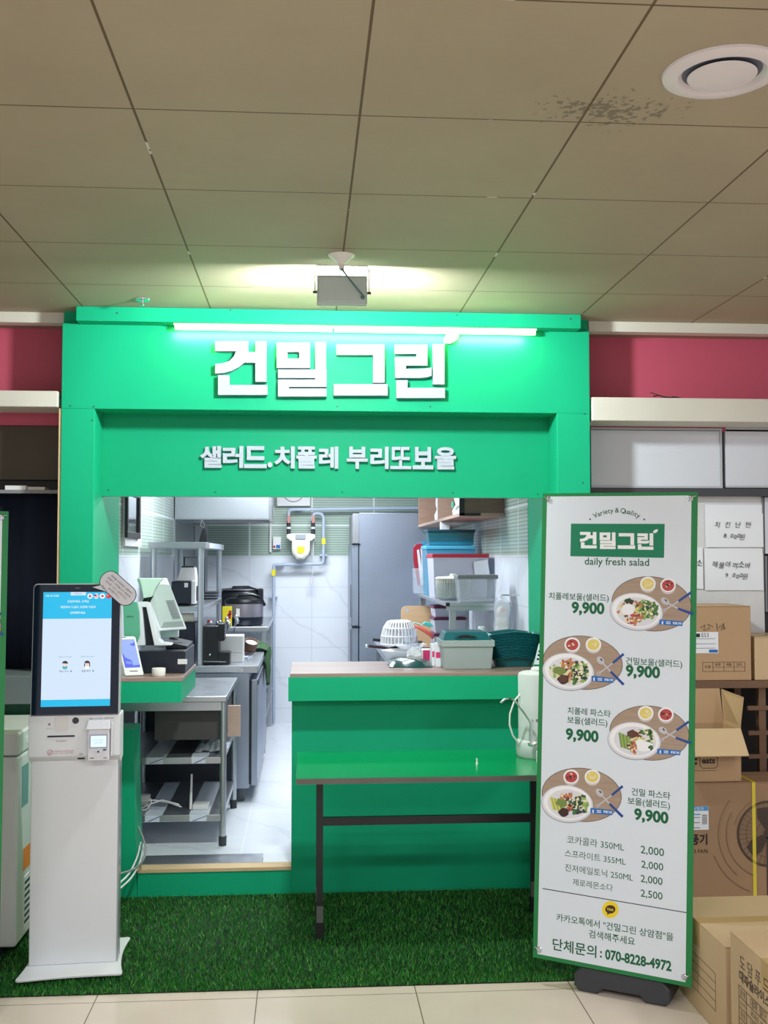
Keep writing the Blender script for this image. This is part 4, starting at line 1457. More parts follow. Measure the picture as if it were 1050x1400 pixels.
# white cupboard fronts under the beam
rl = thing('door_rail', 'grimy brown and dark rail under the right cream beam', 'rail', (2.2, 5.33, at(930, 580, 5.33).z))
m = MB(); zq1, zq0 = at(930, 577, 5.33).z, at(930, 583, 5.33).z
m.box(1.395, 3.6, 5.30, 5.418, zq0, zq1); m.build('rail_bar', mat('grimy_rail', (110, 104, 86), .6, var=.3, scale=20), rl)
for xs in (890, 1013):
    c = at(xs, 580, 5.29)
    MB().box(c.x - .025, c.x + .025, 5.298, 5.30, zq0, zq1).build('tape_patch', mat('yellowed_tape', (206, 196, 140), .5), rl)
WPAN = mat('white_cupboard_board', (206, 208, 216), .3, var=.02)
SEAM = GREYD
for (xa, xb, lab) in ((808, 987, 'wide white cupboard board with scratches under the right cream beam'), (992, 1150, 'white cupboard board at the right edge of the frame under the beam')):
    x0, x1, z0, z1 = pext(xa, 585, xb, 667, 5.345)
    cp = thing('cupboard_front', lab, 'cupboard front', ((x0 + x1) / 2, 5.39, z0), group='white cupboard fronts')
    MB().box(x0, x1, 5.345, 5.375, z0, z1).build('door_board', WPAN, cp, bevel=.002)
    m = MB()
    m.box(x0, x1, 5.339, 5.345, z1 - .012, z1); m.box(x0, x1, 5.339, 5.345, z0, z0 + .010)
    m.box(x1 - .012, x1, 5.339, 5.345, z0 + .01, z1 - .012)
    m.build('door_rim', mat('cupboard_rim', (176, 178, 184), .4), cp)
    m = MB()
    if xa < 900:
        for pts in ([(815, 648), (830, 641), (850, 637), (862, 636)], [(880, 622), (900, 619), (925, 618), (940, 616)]):
            m.tube([at(x, y, 5.3445) for x, y in pts], .0012, 6)
        m.build('scratch_mark', WHITE, cp)
x0, x1, z0, z1 = pext(806, 667, 1200, 678, 5.34)
o = MB().box(1.395, 3.6, 5.34, 5.415, z0, z1 - .002).build('dark_rail', GREYD); tag(o, 'dark grey rail between cupboard boards and the white notice board', 'rail')
# notice board with handwritten prices
x0, x1, z0, z1 = pext(900, 678, 1044, 830, 5.39)
nb = thing('notice_board', 'white notice board behind the boxes with handwritten price papers', 'board', ((x0 + x1) / 2, 5.39, z0))
z0c = at(1000, 930, 5.39).z
MB().box(1.45, x1, 5.39, 5.418, z0c, z1).build('board_panel', mat('notice_white', (214, 214, 214), .5), nb)
MB().box(x1 - .008, x1, 5.384, 5.39, at(1040, 757, 5.39).z, z1).build('edge_strip', GREYM, nb)
m = MB(); c = at(1044, 679, 5.38); m.ball(c, .005); m.build('pin', BLACKP, nb, smooth=True)
def paper(px0, py0, px1, py1, lines, label, tilt=0):
    x0, x1, z0, z1 = pext(px0, py0, px1, py1, 5.385)
    t = thing('price_paper', label, 'paper', ((x0 + x1) / 2, 5.385, z0), group='handwritten price papers')
    m = MB()
    nn = 8
    vs = []
    for i in range(nn + 1):
        for j in range(nn + 1):
            u, v = i / nn, j / nn
            curl = .0025 * (u - .5) ** 2 * 4 * (1 - v) + .0015
            vs.append((x0 + (x1 - x0) * u, 5.386 - curl, z0 + (z1 - z0) * v))
    m.add(vs, [(i * (nn + 1) + j, (i + 1) * (nn + 1) + j, (i + 1) * (nn + 1) + j + 1, i * (nn + 1) + j + 1) for i in range(nn) for j in range(nn)])
    sh = m.build('sheet', WHITE, t)
    for (s_, cx, cy, wpx) in lines:
        k = len(s_)
        for i, ch in enumerate(s_):
            if ch == ' ': continue
            x = cx - wpx / 2 + wpx * (i + .5) / k
            y_ = cy + (1.2 if i % 2 else -.6)
            c = at(x, y_, 5.381)
            a = R_(-8 + 5 * (i % 3))
            hh = .031 if ord(ch) > 1000 else .022
            if ch in '.,': hh = .005; c.z -= .008
            m = MB(); m.text(ch, c, (math.cos(a), 0, math.sin(a)), (math.sin(R_(12)), 0, math.cos(R_(12))), height=hh)
            m.build('handwritten_character', INK, t)
    return t
paper(964, 690, 1043, 748, [('치 킨 난 반', 1002, 718, 50), ('8,000원', 1003, 733, 28)], 'upper handwritten white price paper on the notice board')
paper(963, 750, 1043, 807, [('해물야끼소바', 1000, 772, 54), ('9,000원', 1006, 787, 30)], 'lower handwritten white price paper on the notice board')
paper(905, 748, 961, 805, [('소', 956, 770, 8)], 'handwritten price paper mostly hidden behind the right menu banner')
# framed picture at the far right edge
x0, x1, z0, z1 = pext(1046, 680, 1110, 757, 5.385)
o = MB().box(x0, x1, 5.385, 5.41, z0, z1).build('white_sign_board', WPAN); tag(o, 'white board at the very right edge beside the notice board', 'board')
x0, x1, z0, z1 = pext(1047, 760, 1110, 836, 5.385)
pf = thing('poster_frame', 'dark framed poster at the very right edge below the white board', 'poster', ((x0 + x1) / 2, 5.39, z0))
MB().box(x0, x1, 5.385, 5.41, z0, z1).build('frame', GREYM, pf)
MB().box(x0 + .008, x1 - .008, 5.383, 5.385, z0 + .008, z1).build('poster_sheet', mat('dark_poster_print', (62, 48, 66), .4, var=.4, scale=12), pf)
# wooden counter rack that carries the upper boxes
RZ = at(1000, 931, 5.02).z
rk = thing('wooden_rack', 'dark wooden counter rack with open shelves behind the cardboard boxes', 'rack', (2.0, 5.2, 0))
MB().box(1.44, 3.2, 5.02, 5.38, RZ - .035, RZ).build('rack_top', RACKW, rk, bevel=.002)
xp = at(1041, 1000, 5.05).x
for xx in (1.46, xp - .015, xp + .62):
    MB().box(xx, xx + .034, 5.04, 5.075, 0, RZ - .035).build('rack_post', RACKW, rk)
    MB().box(xx, xx + .034, 5.335, 5.37, 0, RZ - .035).build('rack_post', RACKW, rk)
for py in (968, 1002, 1034, 1066, 1100):
    z_ = at(1035, py, 5.04).z
    MB().box(xp - .07, xp + .62, 5.036, 5.05, z_ - .010, z_ + .010).build('rack_rail', RACKW, rk)
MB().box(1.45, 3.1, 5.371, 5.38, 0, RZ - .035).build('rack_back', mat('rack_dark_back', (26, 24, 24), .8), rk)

def carton(name, label, x0, x1, y0, y1, z0, z1, mt, loc=None, rz=0, tape=True, flap=True):
    """closed cardboard carton with seam, tape; local coordinates"""
    c = Vector(((x0 + x1) / 2, (y0 + y1) / 2, z0))
    t = thing(name, label, 'cardboard box', c, (0, 0, rz), 'cardboard boxes')
    w_, d_, h_ = (x1 - x0) / 2, (y1 - y0) / 2, z1 - z0
    MB().box(-w_, w_, -d_, d_, 0, h_ - .004).build('box_body', mt, t, bevel=.004)
    if flap:
        m = MB(); m.box(-w_, w_, -d_ - .001, -.002, h_ - .004, h_); m.box(-w_, w_, .002, d_, h_ - .004, h_)
        m.build('top_flaps', mt, t, bevel=.001)
    if tape:
        m = MB(); m.box(-w_ - .0008, w_ + .0008, -.03, .03, h_, h_ + .0008)
        m.box(w_, w_ + .0008, -.03, .03, h_ - .09, h_); m.box(-w_ - .0008, -w_, -.03, .03, h_ - .09, h_)
        m.build('packing_tape', mat('brown_tape', (196, 164, 112), .25), t)
    return t, w_, d_, h_
# box on the rack
x0, x1, z0, z1 = pext(930, 827, 1027, 929, 5.03)
t, w_, d_, h_ = carton('cardboard_box', 'brown cardboard box with a white label on the rack under the price papers', x0 - .03, x1, 5.03, 5.32, RZ + .001, RZ + .001 + (z1 - z0), CARD)
m = MB()
x_ = lambda px: at(px, 880, 5.03).x - (x0 - .03 + x1) / 2
z_ = lambda py: at(985, py, 5.03).z - RZ - .001
def rectl(m, a, b, c, d, th=.0012):
    for q in ((a, b, c, c + th), (a, b, d - th, d), (a, a + th, c, d), (b - th, b, c, d)):
        m.box(q[0], q[1], -d_ - .0012, -d_ - .0003, q[2], q[3])
rectl(m, x_(960), x_(1018), z_(918), z_(905))
for px in (974, 989, 1003): m.box(x_(px), x_(px) + .001, -d_ - .0012, -d_ - .0003, z_(918), z_(905))
m.box(x_(974), x_(1018), -d_ - .0012, -d_ - .0003, z_(912) - .0005, z_(912) + .0005)
for s_, px, py, wd in (('수량', 967, 911.5, 9), ('포장', 981, 908.5, 8), ('제품', 996, 908.5, 8), ('검사', 1010, 908.5, 8)):
    m.text(s_, (x_(px), -d_ - .001, z_(py)), VX, VZ, wd * .0034)
for pts in ([(958, 858), (964, 854), (962, 862), (970, 859), (968, 853), (975, 857)], [(980, 852), (981, 862)], [(983, 858), (990, 852), (986, 862)], [(990, 855), (990, 861), (992, 858)]):
    m.tube([(x_(a), -d_ - .001, z_(b)) for a, b in pts], .0012, 6)
m.build('box_print', INK, t)
m = MB(); m.box(x_(925), x_(982), -d_ - .0015, -d_ - .0004, z_(893), z_(864))
lb = m.build('white_label', WHITE, t)
m = MB(); m.cur = 0
m.text('ES3', (x_(964), -d_ - .0018, z_(868)), VX, VZ, .035); m.box(x_(951), x_(957), -d_ - .0019, -d_ - .0015, z_(871), z_(866))
for py in (873, 880, 886): m.box(x_(951), x_(978), -d_ - .0018, -d_ - .0015, z_(py) - .001, z_(py) + .001)
m.cur = 1; m.box(x_(969), x_(981), -d_ - .0018, -d_ - .0015, z_(892), z_(888))
m.build('label_print', [INK, BLUE], lb)
x0, x1, z0, z1 = pext(1030, 871, 1130, 930, 5.05)
carton('cardboard_box', 'small cardboard box at the right edge on top of the rack', x0, x1, 5.03, 5.30, RZ + .001, RZ + .001 + (z1 - z0), CARD2)
# fan box on the floor
FBY = 4.78
x0, x1 = at(905, 1150, FBY).x, at(905, 1150, FBY).x + .78
fz1_ = at(985, 1070, FBY).z
t, w_, d_, h_ = carton('fan_box', 'large brown electric fan carton with a yellow strap standing on the floor', x0, x1, FBY, FBY + .23, 0.001, fz1_, CARD3, tape=False)
cxf = (x0 + x1) / 2
x_ = lambda px: at(px, 1150, FBY).x - cxf
z_ = lambda py: at(1000, py, FBY).z
yF = -d_ - .0008
m = MB()
fc = (x_(1051), z_(1141)); fr_ = x_(1051) - x_(1008)
m.cur = 1
m.quad(*[(fc[0] + fr_ * math.cos(k * math.pi / 24), yF, fc[1] + fr_ * math.sin(k * math.pi / 24)) for k in range(48)])
m.cur = 0
for rr in (1.0, .96, .72, .40):
    m.tube([(fc[0] + fr_ * rr * math.cos(k * math.pi / 24), yF - .0004, fc[1] + fr_ * rr * math.sin(k * math.pi / 24)) for k in range(48)], .0022 if rr > .9 else .0008, 5, True)
for k in range(36):
    a = k * math.pi / 18
    m.tube([(fc[0] + fr_ * .1 * math.cos(a), yF - .0004, fc[1] + fr_ * .1 * math.sin(a)), (fc[0] + fr_ * .97 * math.cos(a), yF - .0004, fc[1] + fr_ * .97 * math.sin(a))], .0007, 4)
for k in range(3):
    a = R_(95 + 120 * k)
    m.quad(*[(fc[0] + fr_ * r_ * math.cos(a + da), yF - .0006, fc[1] + fr_ * r_ * math.sin(a + da)) for r_, da in ((.12, -.5), (.55, -.35), (.82, -.1), (.86, .35), (.6, .55), (.2, .6))])
m.quad(*[(fc[0] + fr_ * .16 * math.cos(k * math.pi / 8), yF - .0009, fc[1] + fr_ * .16 * math.sin(k * math.pi / 8)) for k in range(16)])
m.box(fc[0] - .012, fc[0] + .012, yF - .0009, yF - .0004, z_(1240), fc[1] - fr_ * .1)
m.cur = 2
for (rr, a0, a1) in ((1.35, 150, 250), (1.6, 140, 230), (1.12, 120, 165), (1.85, 200, 250)):
    pts = [(fc[0] + fr_ * rr * math.cos(R_(a0 + (a1 - a0) * k / 20)), yF - .0004, fc[1] + fr_ * rr * math.sin(R_(a0 + (a1 - a0) * k / 20))) for k in range(21)]
    m.tube(pts, .002, 5)
m.cur = 3
m.text('선풍기', (x_(949), yF - .0006, z_(1147)), VX, VZ, x_(967) - x_(931), z_(1140) - z_(1155), 0, .03)
m.text('ELECTRO FAN', (x_(944), yF - .0006, z_(1163)), VX, VZ, x_(967) - x_(921))
m.build('box_print', [mat('fan_print_dark', (70, 56, 48), .7, var=0), mat('fan_print_mid', (132, 106, 82), .7, var=0), mat('fan_print_arc', (132, 104, 78), .7, var=0), INK], t)
m = MB(); m.box(x_(930), x_(969), yF - .0010, yF - .0002, z_(1134), z_(1102))
lb = m.build('white_label', WHITE, t)
m = MB(); m.box(x_(930), x_(968.6), yF - .0014, yF - .001, z_(1108), z_(1102)); m.box(x_(942), x_(958), yF - .0014, yF - .001, z_(1113.5), z_(1112))
m.cur = 1
for k in range(9): m.box(x_(960), x_(967), yF - .0014, yF - .001, z_(1126 - k * 1.5), z_(1126 - k * 1.5) + .0022)
for py in (1117, 1124, 1131): m.box(x_(944), x_(957), yF - .0014, yF - .001, z_(py) - .0015, z_(py) + .001)
m.cur = 2; m.text('신청자', (x_(955), yF - .0016, z_(1105)), VX, VZ, .05)
m.build('label_print', [mat('label_sky_blue', (70, 150, 210), .5, var=0), INK, WHITE], lb)
m = MB(); xs = x_(1031)
m.box(xs - .008, xs + .008, yF - .002, yF - .0002, .0, h_ + .001)
m.box(xs - .008, xs + .008, yF - .002, d_ + .002, h_, h_ + .0018)
m.build('strap', mat('yellow_strap', (218, 200, 60), .35), t)
# open carton on top of the fan box
OBY = 4.79
x0, x1 = at(915, 1040, OBY).x, at(1013, 1040, OBY).x
ob = thing('open_cardboard_box', 'open cardboard delivery box with bent flaps standing on the fan carton', 'cardboard box', ((x0 + x1) / 2, 4.9, fz1_ + .003), group='cardboard boxes')
oz0, oz1 = fz1_ + .003, at(985, 997, OBY).z
oy1 = OBY + .20
m = MB()
m.box(x0, x1, OBY, OBY + .004, oz0, oz1); m.box(x0, x1, oy1 - .004, oy1, oz0, oz1)
m.box(x0, x0 + .004, OBY + .004, oy1 - .004, oz0, oz1); m.box(x1 - .004, x1, OBY + .004, oy1 - .004, oz0, oz1)
m.box(x0 + .004, x1 - .004, OBY + .004, oy1 - .004, oz0, oz0 + .004)
m.build('box_body', CARD, ob)
a, b = at(944, 1032, OBY - .07), at(1024, 1034, OBY - .07)
m = MB(); m.prism([(x0, OBY, oz1), (x1, OBY, oz1), (b.x, OBY - .07, b.z), (x0 - .01, OBY - .07, b.z)], (0, -.001, .004)); m.build('front_flap', CARD2, ob)
c1, c2 = at(988, 942, oy1), at(1015, 953, OBY + .06)
m = MB(); m.prism([(x1, OBY + .01, oz1), (x1, oy1, oz1), (x1 - .01, oy1, c1.z), (x1 + .035, OBY + .05, c2.z)], (.004, 0, 0)); m.build('side_flap', CARD, ob)
m = MB(); m.prism([(x0, oy1, oz1), (x1, oy1, oz1), (x1 - .005, oy1 + .03, c1.z), (x0, oy1 + .03, c1.z)], (0, .004, 0)); m.build('rear_flap', CARD, ob)
m = MB(); yF = OBY - .0006
xx = lambda px: at(px, 1040, OBY).x
zz = lambda py: at(985, py, OBY).z
m.text('eats', (xx(968.5), yF, zz(1040)), VX, VZ, xx(978) - xx(960), None, 0, .03)
rr = [(xx(957), zz(1047)), (xx(957), zz(1031)), (xx(960), zz(1028)), (xx(978), zz(1028)), (xx(981), zz(1031)), (xx(981), zz(1047)), (xx(978), zz(1050)), (xx(960), zz(1050))]
m.tube([(a, yF, b) for a, b in rr], .0012, 5, True)
for k in range(3): m.box(xx(949) + .0, xx(953), yF - .0003, yF + .0004, zz(1045 - 6 * k), zz(1042 - 6 * k))
m.cur = 1; m.box(xx(949), xx(980), yF - .0003, yF + .0004, zz(1053.6), zz(1053.0))
m.build('box_print', [INK, mat('brown_ink', (110, 80, 60), .7, var=0)], ob)
# two cartons on the floor in front
t, w_, d_, h_ = carton('cardboard_box', 'taped cardboard box on the floor in front of the fan carton', 1.425, 2.10, 3.60, 4.13, .001, .325, CARD2)
m = MB()
def side(y, z): return (-w_ - .0008, d_ - y, z)
for k in range(5):
    z0_ = .20 - k * .032
    m.tube([side(.16, z0_), side(.44, z0_)], .0008, 4)
m.tube([side(.16, .20), side(.16, .072)], .0008, 4); m.tube([side(.27, .20), side(.27, .072)], .0008, 4); m.tube([side(.44, .20), side(.44, .072)], .0008, 4)
m.cur = 1
for k in range(3): m.text('주의!'[k], side(.12 + k * .07, .255), (0, -1, 0), VZ, height=.034)
m.build('box_print', [mat('faint_brown_ink', (120, 92, 66), .7, var=0), mat('red_ink', (190, 60, 50), .7, var=0)], t)
t, w_, d_, h_ = carton('cardboard_box', 'nearest cardboard box with printed table, at the lower right corner of the frame', 1.402, 2.0, 2.95, 3.50, .001, .415, CARD2)
m = MB()
def side(y, z): return (-w_ - .0008, d_ - y, z)
m.text('도 담 푸 드', side(.19, .345), (0, -1, 0), VZ, .22)
m.text('대파슬라이스', side(.19, .300), (0, -1, 0), VZ, .23, .036, 0, .03)
for k in range(6): m.tube([side(.07, .265 - k * .034), side(.31, .265 - k * .034)], .001, 4)
for y_ in (.07, .13, .31): m.tube([side(y_, .265), side(y_, .095)], .001, 4)
for k in range(5):
    m.text(['품명', '원산지', '중량', '보관', '제조'][k], side(.10, .248 - k * .034), (0, -1, 0), VZ, .04)
    m.text(['대파 절단', '국내산 100%', '10kg 상품', '냉장 0-10도', '표시일까지'][k], side(.22, .248 - k * .034), (0, -1, 0), VZ, .12)
m.build('box_print', [mat('grey_brown_ink', (84, 72, 62), .7, var=0)], t)

# ================================================================== kitchen, left side
# ---- steel rack under the order counter
RX0, RX1, RY0, RY1 = -1.00, -0.418, 5.72, 6.60
RT = at(290, 952, RY0).z
rack = thing('steel_rack', 'stainless steel rack table with two lower shelves under the order counter', 'rack', (-0.7, 6.15, KF))
MB().box(RX0, RX1, RY0 - .01, RY1 + .01, RT - .03, RT).build('rack_top', STEEL, rack, bevel=.004)
m = MB(); m.box(RX0 + .02, RX1 - .02, RY0 + .004, RY0 + .012, RT - .075, RT - .03)
m.build('top_rail', STEEL, rack)
s1, s2 = at(230, 1036, RY0).z, at(230, 1115, RY0).z
for z in (s1, s2):
    MB().box(RX0 + .01, RX1 - .015, RY0 + .005, RY1 - .005, z - .035, z).build('shelf', STEEL, rack, bevel=.003)
for lx in (RX0 + .02, RX1 - .018):
    for ly in (RY0 + .018, RY1 - .018):
        l_ = MB().cyl((lx, ly, KF + .05), (lx, ly, RT - .03), .0175, n=18).build('leg', STEEL, rack, smooth=True)
        MB().cyl((lx, ly, KF), (lx, ly, KF + .05), .020, .021, n=18).build('leg_foot', mat('rubber_foot', (52, 56, 60), .6, var=0), l_, smooth=True)
MB().box(RX0 + .01, RX1 - .03, RY1 - .012, RY1 - .006, s2, RT - .04).build('rack_back', NAVYP, rack)
dr = thing('drawer_unit', 'grey drawer box with a wooden front hung under the steel rack top', 'drawer', (-0.6, 6.15, at(320, 1005, 5.9).z))
dz0, dz1 = at(320, 1006, 5.95).z, RT - .032
MB().box(-.80, -.445, 5.78, 6.50, dz0 + .01, dz1).build('drawer_body', mat('dark_drawer', (72, 70, 70), .5), dr)
xa, xb = at(311, 985, 5.93).x, at(328.5, 985, 5.93).x
MB().box(xa, xb, 5.93, 5.96, at(320, 1007, 5.93).z, at(320, 965, 5.93).z).build('drawer_front', mat('pale_wood_end', (196, 170, 154), .6, var=.06, stretch=(1, 1, 6)), dr)
MB().box(-.50, xa, 5.94, 5.955, at(320, 990, 5.93).z, at(320, 980, 5.93).z).build('drawer_rail', STEELD, dr)
VSH = mat('white_shelf_film', (216, 222, 232), .25, var=.01)
BLUEL = mat('blue_line_ink', (40, 52, 150), .5, var=0)
for z, pxs, lab in ((s1, ((199, 226), (261, 284)), 'upper'), (s2, ((198, 222), (259, 286)), 'lower')):
    for i, (pa, pb) in enumerate(pxs):
        xa, xb = at(pa, 1040, RY0).x, at(pb, 1040, RY0).x
        nm = 'left' if i == 0 else 'right'
        t = thing('film_strip', 'white film strip with blue line on the %s side of the %s steel shelf' % (nm, lab), 'film strip', ((xa + xb) / 2, RY0, z), group='white film strips on the steel rack')
        m = MB()
        m.box(xa, xb, RY0 + .0, RY1 - .05, z + .0006, z + .0016); m.box(xa + .003, xb - .012, RY0 - .0008, RY0 + .0002, z - .032, z + .0016)
        m.build('film_sheet', VSH, t)
        m = MB()
        m.prism([(xa + .015, RY0 - .001, z - .030), (xa + .025, RY0 - .001, z - .030), (xb - .006, RY0 - .001, z - .004), (xb - .016, RY0 - .001, z - .004)], (0, -.0004, 0))
        m.build('blue_line', BLUEL, t)
pk = MB()
rp = random.Random(5)
n = 12
c0 = Vector(((at(290, 1018, 5.95).x + at(302, 1018, 5.95).x) / 2 - .02, 5.98, s1 + .002))
vs = []
for i in range(n + 1):
    for j in range(n + 1):
        u, v = i / n - .5, j / n - .5
        vs.append(c0 + Vector((u * .17, v * .26, (.045 * (1 - 4 * u * u) * (1 - 4 * v * v) + rp.uniform(0, .012)))))
pk.add(vs, [(i * (n + 1) + j, (i + 1) * (n + 1) + j, (i + 1) * (n + 1) + j + 1, i * (n + 1) + j + 1) for i in range(n) for j in range(n)])
o = pk.build('plastic_packet', mat('crinkled_clear_film', (214, 222, 232), .15, var=.05)); tag(o, 'crinkled clear plastic packet lying on the upper rack shelf', 'plastic packet')
rt = thing('wifi_router', 'white router with one upright antenna on the lower rack shelf', 'router', (at(262, 1108, 5.85).x, 5.86, s2 + .002))
xr_ = at(266, 1108, 5.85).x
MB().box(xr_ - .01, xr_ + .075, 5.83, 5.93, s2 + .002, s2 + .028).build('router_body', WPLAST, rt, bevel=.004)
MB().cyl((xr_ - .02, 5.84, s2 + .004), (xr_ - .018, 5.86, s2 + .185), .008, .005, n=10).build('antenna', WPLAST, rt)
ad = MB().box(at(191, 1090, 5.95).x, at(204, 1090, 5.95).x, 5.95, 6.0, s2 + .002, s2 + .055).build('power_adapter', WPLAST, bevel=.003)
tag(ad, 'white power adapter block at the left end of the lower rack shelf', 'adapter')
for k, pts in enumerate(([at(190, 1096, 5.86), at(210, 1094, 5.85), at(230, 1097, 5.83), at(248, 1103, 5.82)], [at(190, 1108, 5.84), at(206, 1099, 5.84), at(222, 1094, 5.83), at(245, 1100, 5.82)], [at(188, 1113, 5.80), at(200, 1108, 5.80), at(207, 1098, 5.80), at(206, 1092, 5.82)])):
    m = MB()
    m.tube([Vector((p.x, p.y, max(p.z, s2 + .006 + .004 * k))) for p in pts], .004, 8)
    o = m.build('white_cable', WHITEC, smooth=True)
    tag(o, ['white cable running straight to the router on the lower rack shelf', 'white cable arching above another cable on the lower rack shelf', 'white cable bending down at the left end of the lower rack shelf'][k], 'cable', 'cables on the lower rack shelf')

# ---- till area on the order counter
cd = thing('cash_drawer', 'black cash drawer with a small white label under the till screen', 'cash drawer', (-.70, 5.5, CT))
MB().box(-.822, -.588, 5.29, 5.71, CT + .001, CT + .108).build('drawer_case', NAVYP, cd, bevel=.003)
MB().box(at(243, 903, 5.29).x, at(256, 903, 5.29).x, 5.288, 5.2895, at(250, 908, 5.29).z, at(250, 901, 5.29).z).build('white_label', WPLAST, cd)
m = MB(); m.box(-.588, -.5875, 5.31, 5.69, CT + .02, CT + .095); m.build('drawer_front', NAVYP, cd)
DT = CT + .109
pos = thing('till_terminal', 'white and green till screen on a stand seen from behind', 'till', (-.72, 5.45, DT))
MG = mat('till_mint', (200, 232, 216), .4, var=.02)
TG_ = mat('till_green', (92, 172, 142), .45, var=.02)
# stand: green cheek and white looped frame
m = MB(); m.prism([at(x, y, 5.27) for x, y in ((168, 826), (172, 823), (187, 823), (190, 838), (191, 868), (187, 878), (180, 884), (170, 884))], (0, .02, 0))
sg = m.build('stand_cheek', TG_, pos, bevel=.002)
sg_t = MB(); sg_t.text('OKPOS', at(177.5, 843, 5.2695), VX, VZ, .036, offset=.02); sg_t.build('stand_mark', GREYD, sg)
outer = [(187, 823), (201, 823), (204, 826), (212, 856), (216, 874), (219, 878), (233, 880), (234, 882.6), (188, 882.6), (187, 879), (190, 873), (190, 840)]
m = MB()
m.prism([at(x, y, 5.30) for x, y in ((187, 823), (201, 823), (204, 826), (205, 830), (188, 830))], (0, .10, 0))
m.prism([at(x, y, 5.30) for x, y in ((188, 830), (194, 830), (198, 882.4), (187, 882.4), (190.5, 872))], (0, .10, 0))
m.prism([at(x, y, 5.30) for x, y in ((200, 830), (205, 830), (213, 860), (217, 875), (221, 879), (233, 880.5), (234, 882.4), (211, 882.4))], (0, .10, 0))
m.build('stand_frame', WHITE, pos, bevel=.002)
m = MB(); m.prism([at(x, y, 5.33) for x, y in ((194, 830), (200, 830), (211, 882.3), (198, 882.3))], (0, .06, 0)); m.build('stand_core', NAVYP, pos)
# screen slab
TL, TR, BR = at(191, 790, 5.33), at(229, 790, 5.52), at(256, 860, 5.58)
BL = TL + (BR - TR)
nb_ = (TR - TL).cross(BR - TR).normalized()
if nb_.y > 0: nb_ = -nb_
m = MB(); m.prism([TL, TR, BR, BL], nb_ * -.022)
m.build('screen_slab', WHITE, pos, bevel=.005)
def bil(u, v): return TL + (TR - TL) * u + (BL - TL) * v
m = MB()
a_ = [bil(.04, .05), bil(.92, .05), bil(.92, .95), bil(.04, .95)]
b_ = [bil(.10, .12) + nb_ * .025, bil(.82, .15) + nb_ * .025, bil(.80, .85) + nb_ * .02, bil(.12, .85) + nb_ * .02]
m.add(a_ + b_, [(0, 1, 5, 4), (1, 2, 6, 5), (2, 3, 7, 6), (3, 0, 4, 7), (4, 5, 6, 7)])
bkm = m.build('screen_back', mat('till_back_grey', (190, 204, 200), .5, var=.02), pos)
m = MB()
for k in range(12):
    v = .45 + k * .03
    m.prism([bil(.45, v) + nb_ * .0255, bil(.75, v) + nb_ * .0255, bil(.75, v + .012) + nb_ * .0255, bil(.45, v + .012) + nb_ * .0255], nb_ * .0006)
m.build('vent_slots', GREYM, bkm)
m = MB()
m.prism([at(x, y, 5.30) for x, y in ((190, 791), (222, 791), (213, 803), (207, 816), (196, 818), (194, 805))], (0, .05, 0))
m.build('hinge_cover', MG, pos, bevel=.003)
m = MB(); m.cyl(at(198, 826, 5.36), at(206, 812, 5.36), .018, n=14); m.build('hinge', BLACKP, pos)
kb = thing('receipt_printer', 'flat black device lying on the cash drawer beside the till', 'printer', (-.64, 5.5, DT))
m = MB(); m.hexa([(-.70, 5.42, DT), (-.594, 5.42, DT), (-.594, 5.68, DT), (-.70, 5.68, DT)], [(-.70, 5.42, DT + .035), (-.594, 5.42, DT + .014), (-.594, 5.68, DT + .018), (-.70, 5.68, DT + .042)])
m.build('device_body', BLACKP, kb, bevel=.003)
wb = MB(); x0, x1, z0, z1 = pext(219, 861, 243, 872, 5.60)
wb.box(x0, x1, 5.60, 5.66, DT + .043, z1 + .012)
o = wb.build('white_paper_box', WHITE, bevel=.002); tag(o, 'small white paper box behind the till above the black device', 'box')
# handheld tablet on its stand
tp = thing('payment_tablet', 'small white payment tablet with a blue lit screen left on the counter', 'tablet', at(183, 918, 5.2))
B0, B1 = at(171, 917.5, 5.165), at(197, 915, 5.19)
B0.z = B1.z = CT + .004
U_ = Vector((-.052, .055, .182))
nt = (B1 - B0).cross(U_).normalized()
if nt.y > 0: nt = -nt
def tq(u, v, d): return B0 + (B1 - B0) * u + U_ * v + nt * d
m = MB(); m.prism([tq(.06, 0, 0), tq(.94, 0, 0), tq(1, .03, 0), tq(1, .97, 0), tq(.9, 1, 0), tq(.1, 1, 0), tq(0, .97, 0), tq(0, .03, 0)], nt * -.012)
m.build('tablet_case', WPLAST, tp, bevel=.003)
m = MB(); m.quad(tq(.10, .20, .0006), tq(.90, .20, .0006), tq(.90, .92, .0006), tq(.10, .92, .0006))
m.cur = 1
m.quad(tq(.10, .20, .0009), tq(.90, .20, .0009), tq(.90, .27, .0009), tq(.55, .25, .0009), tq(.52, .38, .0009), tq(.22, .46, .0009), tq(.10, .60, .0009))
m.quad(tq(.60, .80, .0009), tq(.74, .74, .0009), tq(.88, .76, .0009), tq(.90, .90, .0009), tq(.82, .82, .0009))
m.cur = 2; m.quad(tq(.2, .30, .0010), tq(.5, .28, .0010), tq(.5, .35, .0010), tq(.2, .37, .0010))
m.build('tablet_screen', [mat('tablet_sky_light', (146, 172, 244), emit=1.0), mat('tablet_blue_light', (64, 84, 232), emit=1.0), mat('tablet_pale_light', (120, 140, 245), emit=1.0)], tp)
m = MB(); m.quad(tq(.3, .10, .0008), tq(.72, .10, .0008), tq(.72, .12, .0008), tq(.3, .12, .0008)); m.quad(tq(.25, .965, .0008), tq(.5, .965, .0008), tq(.5, .98, .0008), tq(.25, .98, .0008)); m.build('tablet_slots', GREYD, tp)
m = MB(); m.prism([tq(.15, .06, -.013), tq(.85, .06, -.013), tq(.85, .85, -.013), tq(.15, .85, -.013)], Vector((0, .05, -.01))); 
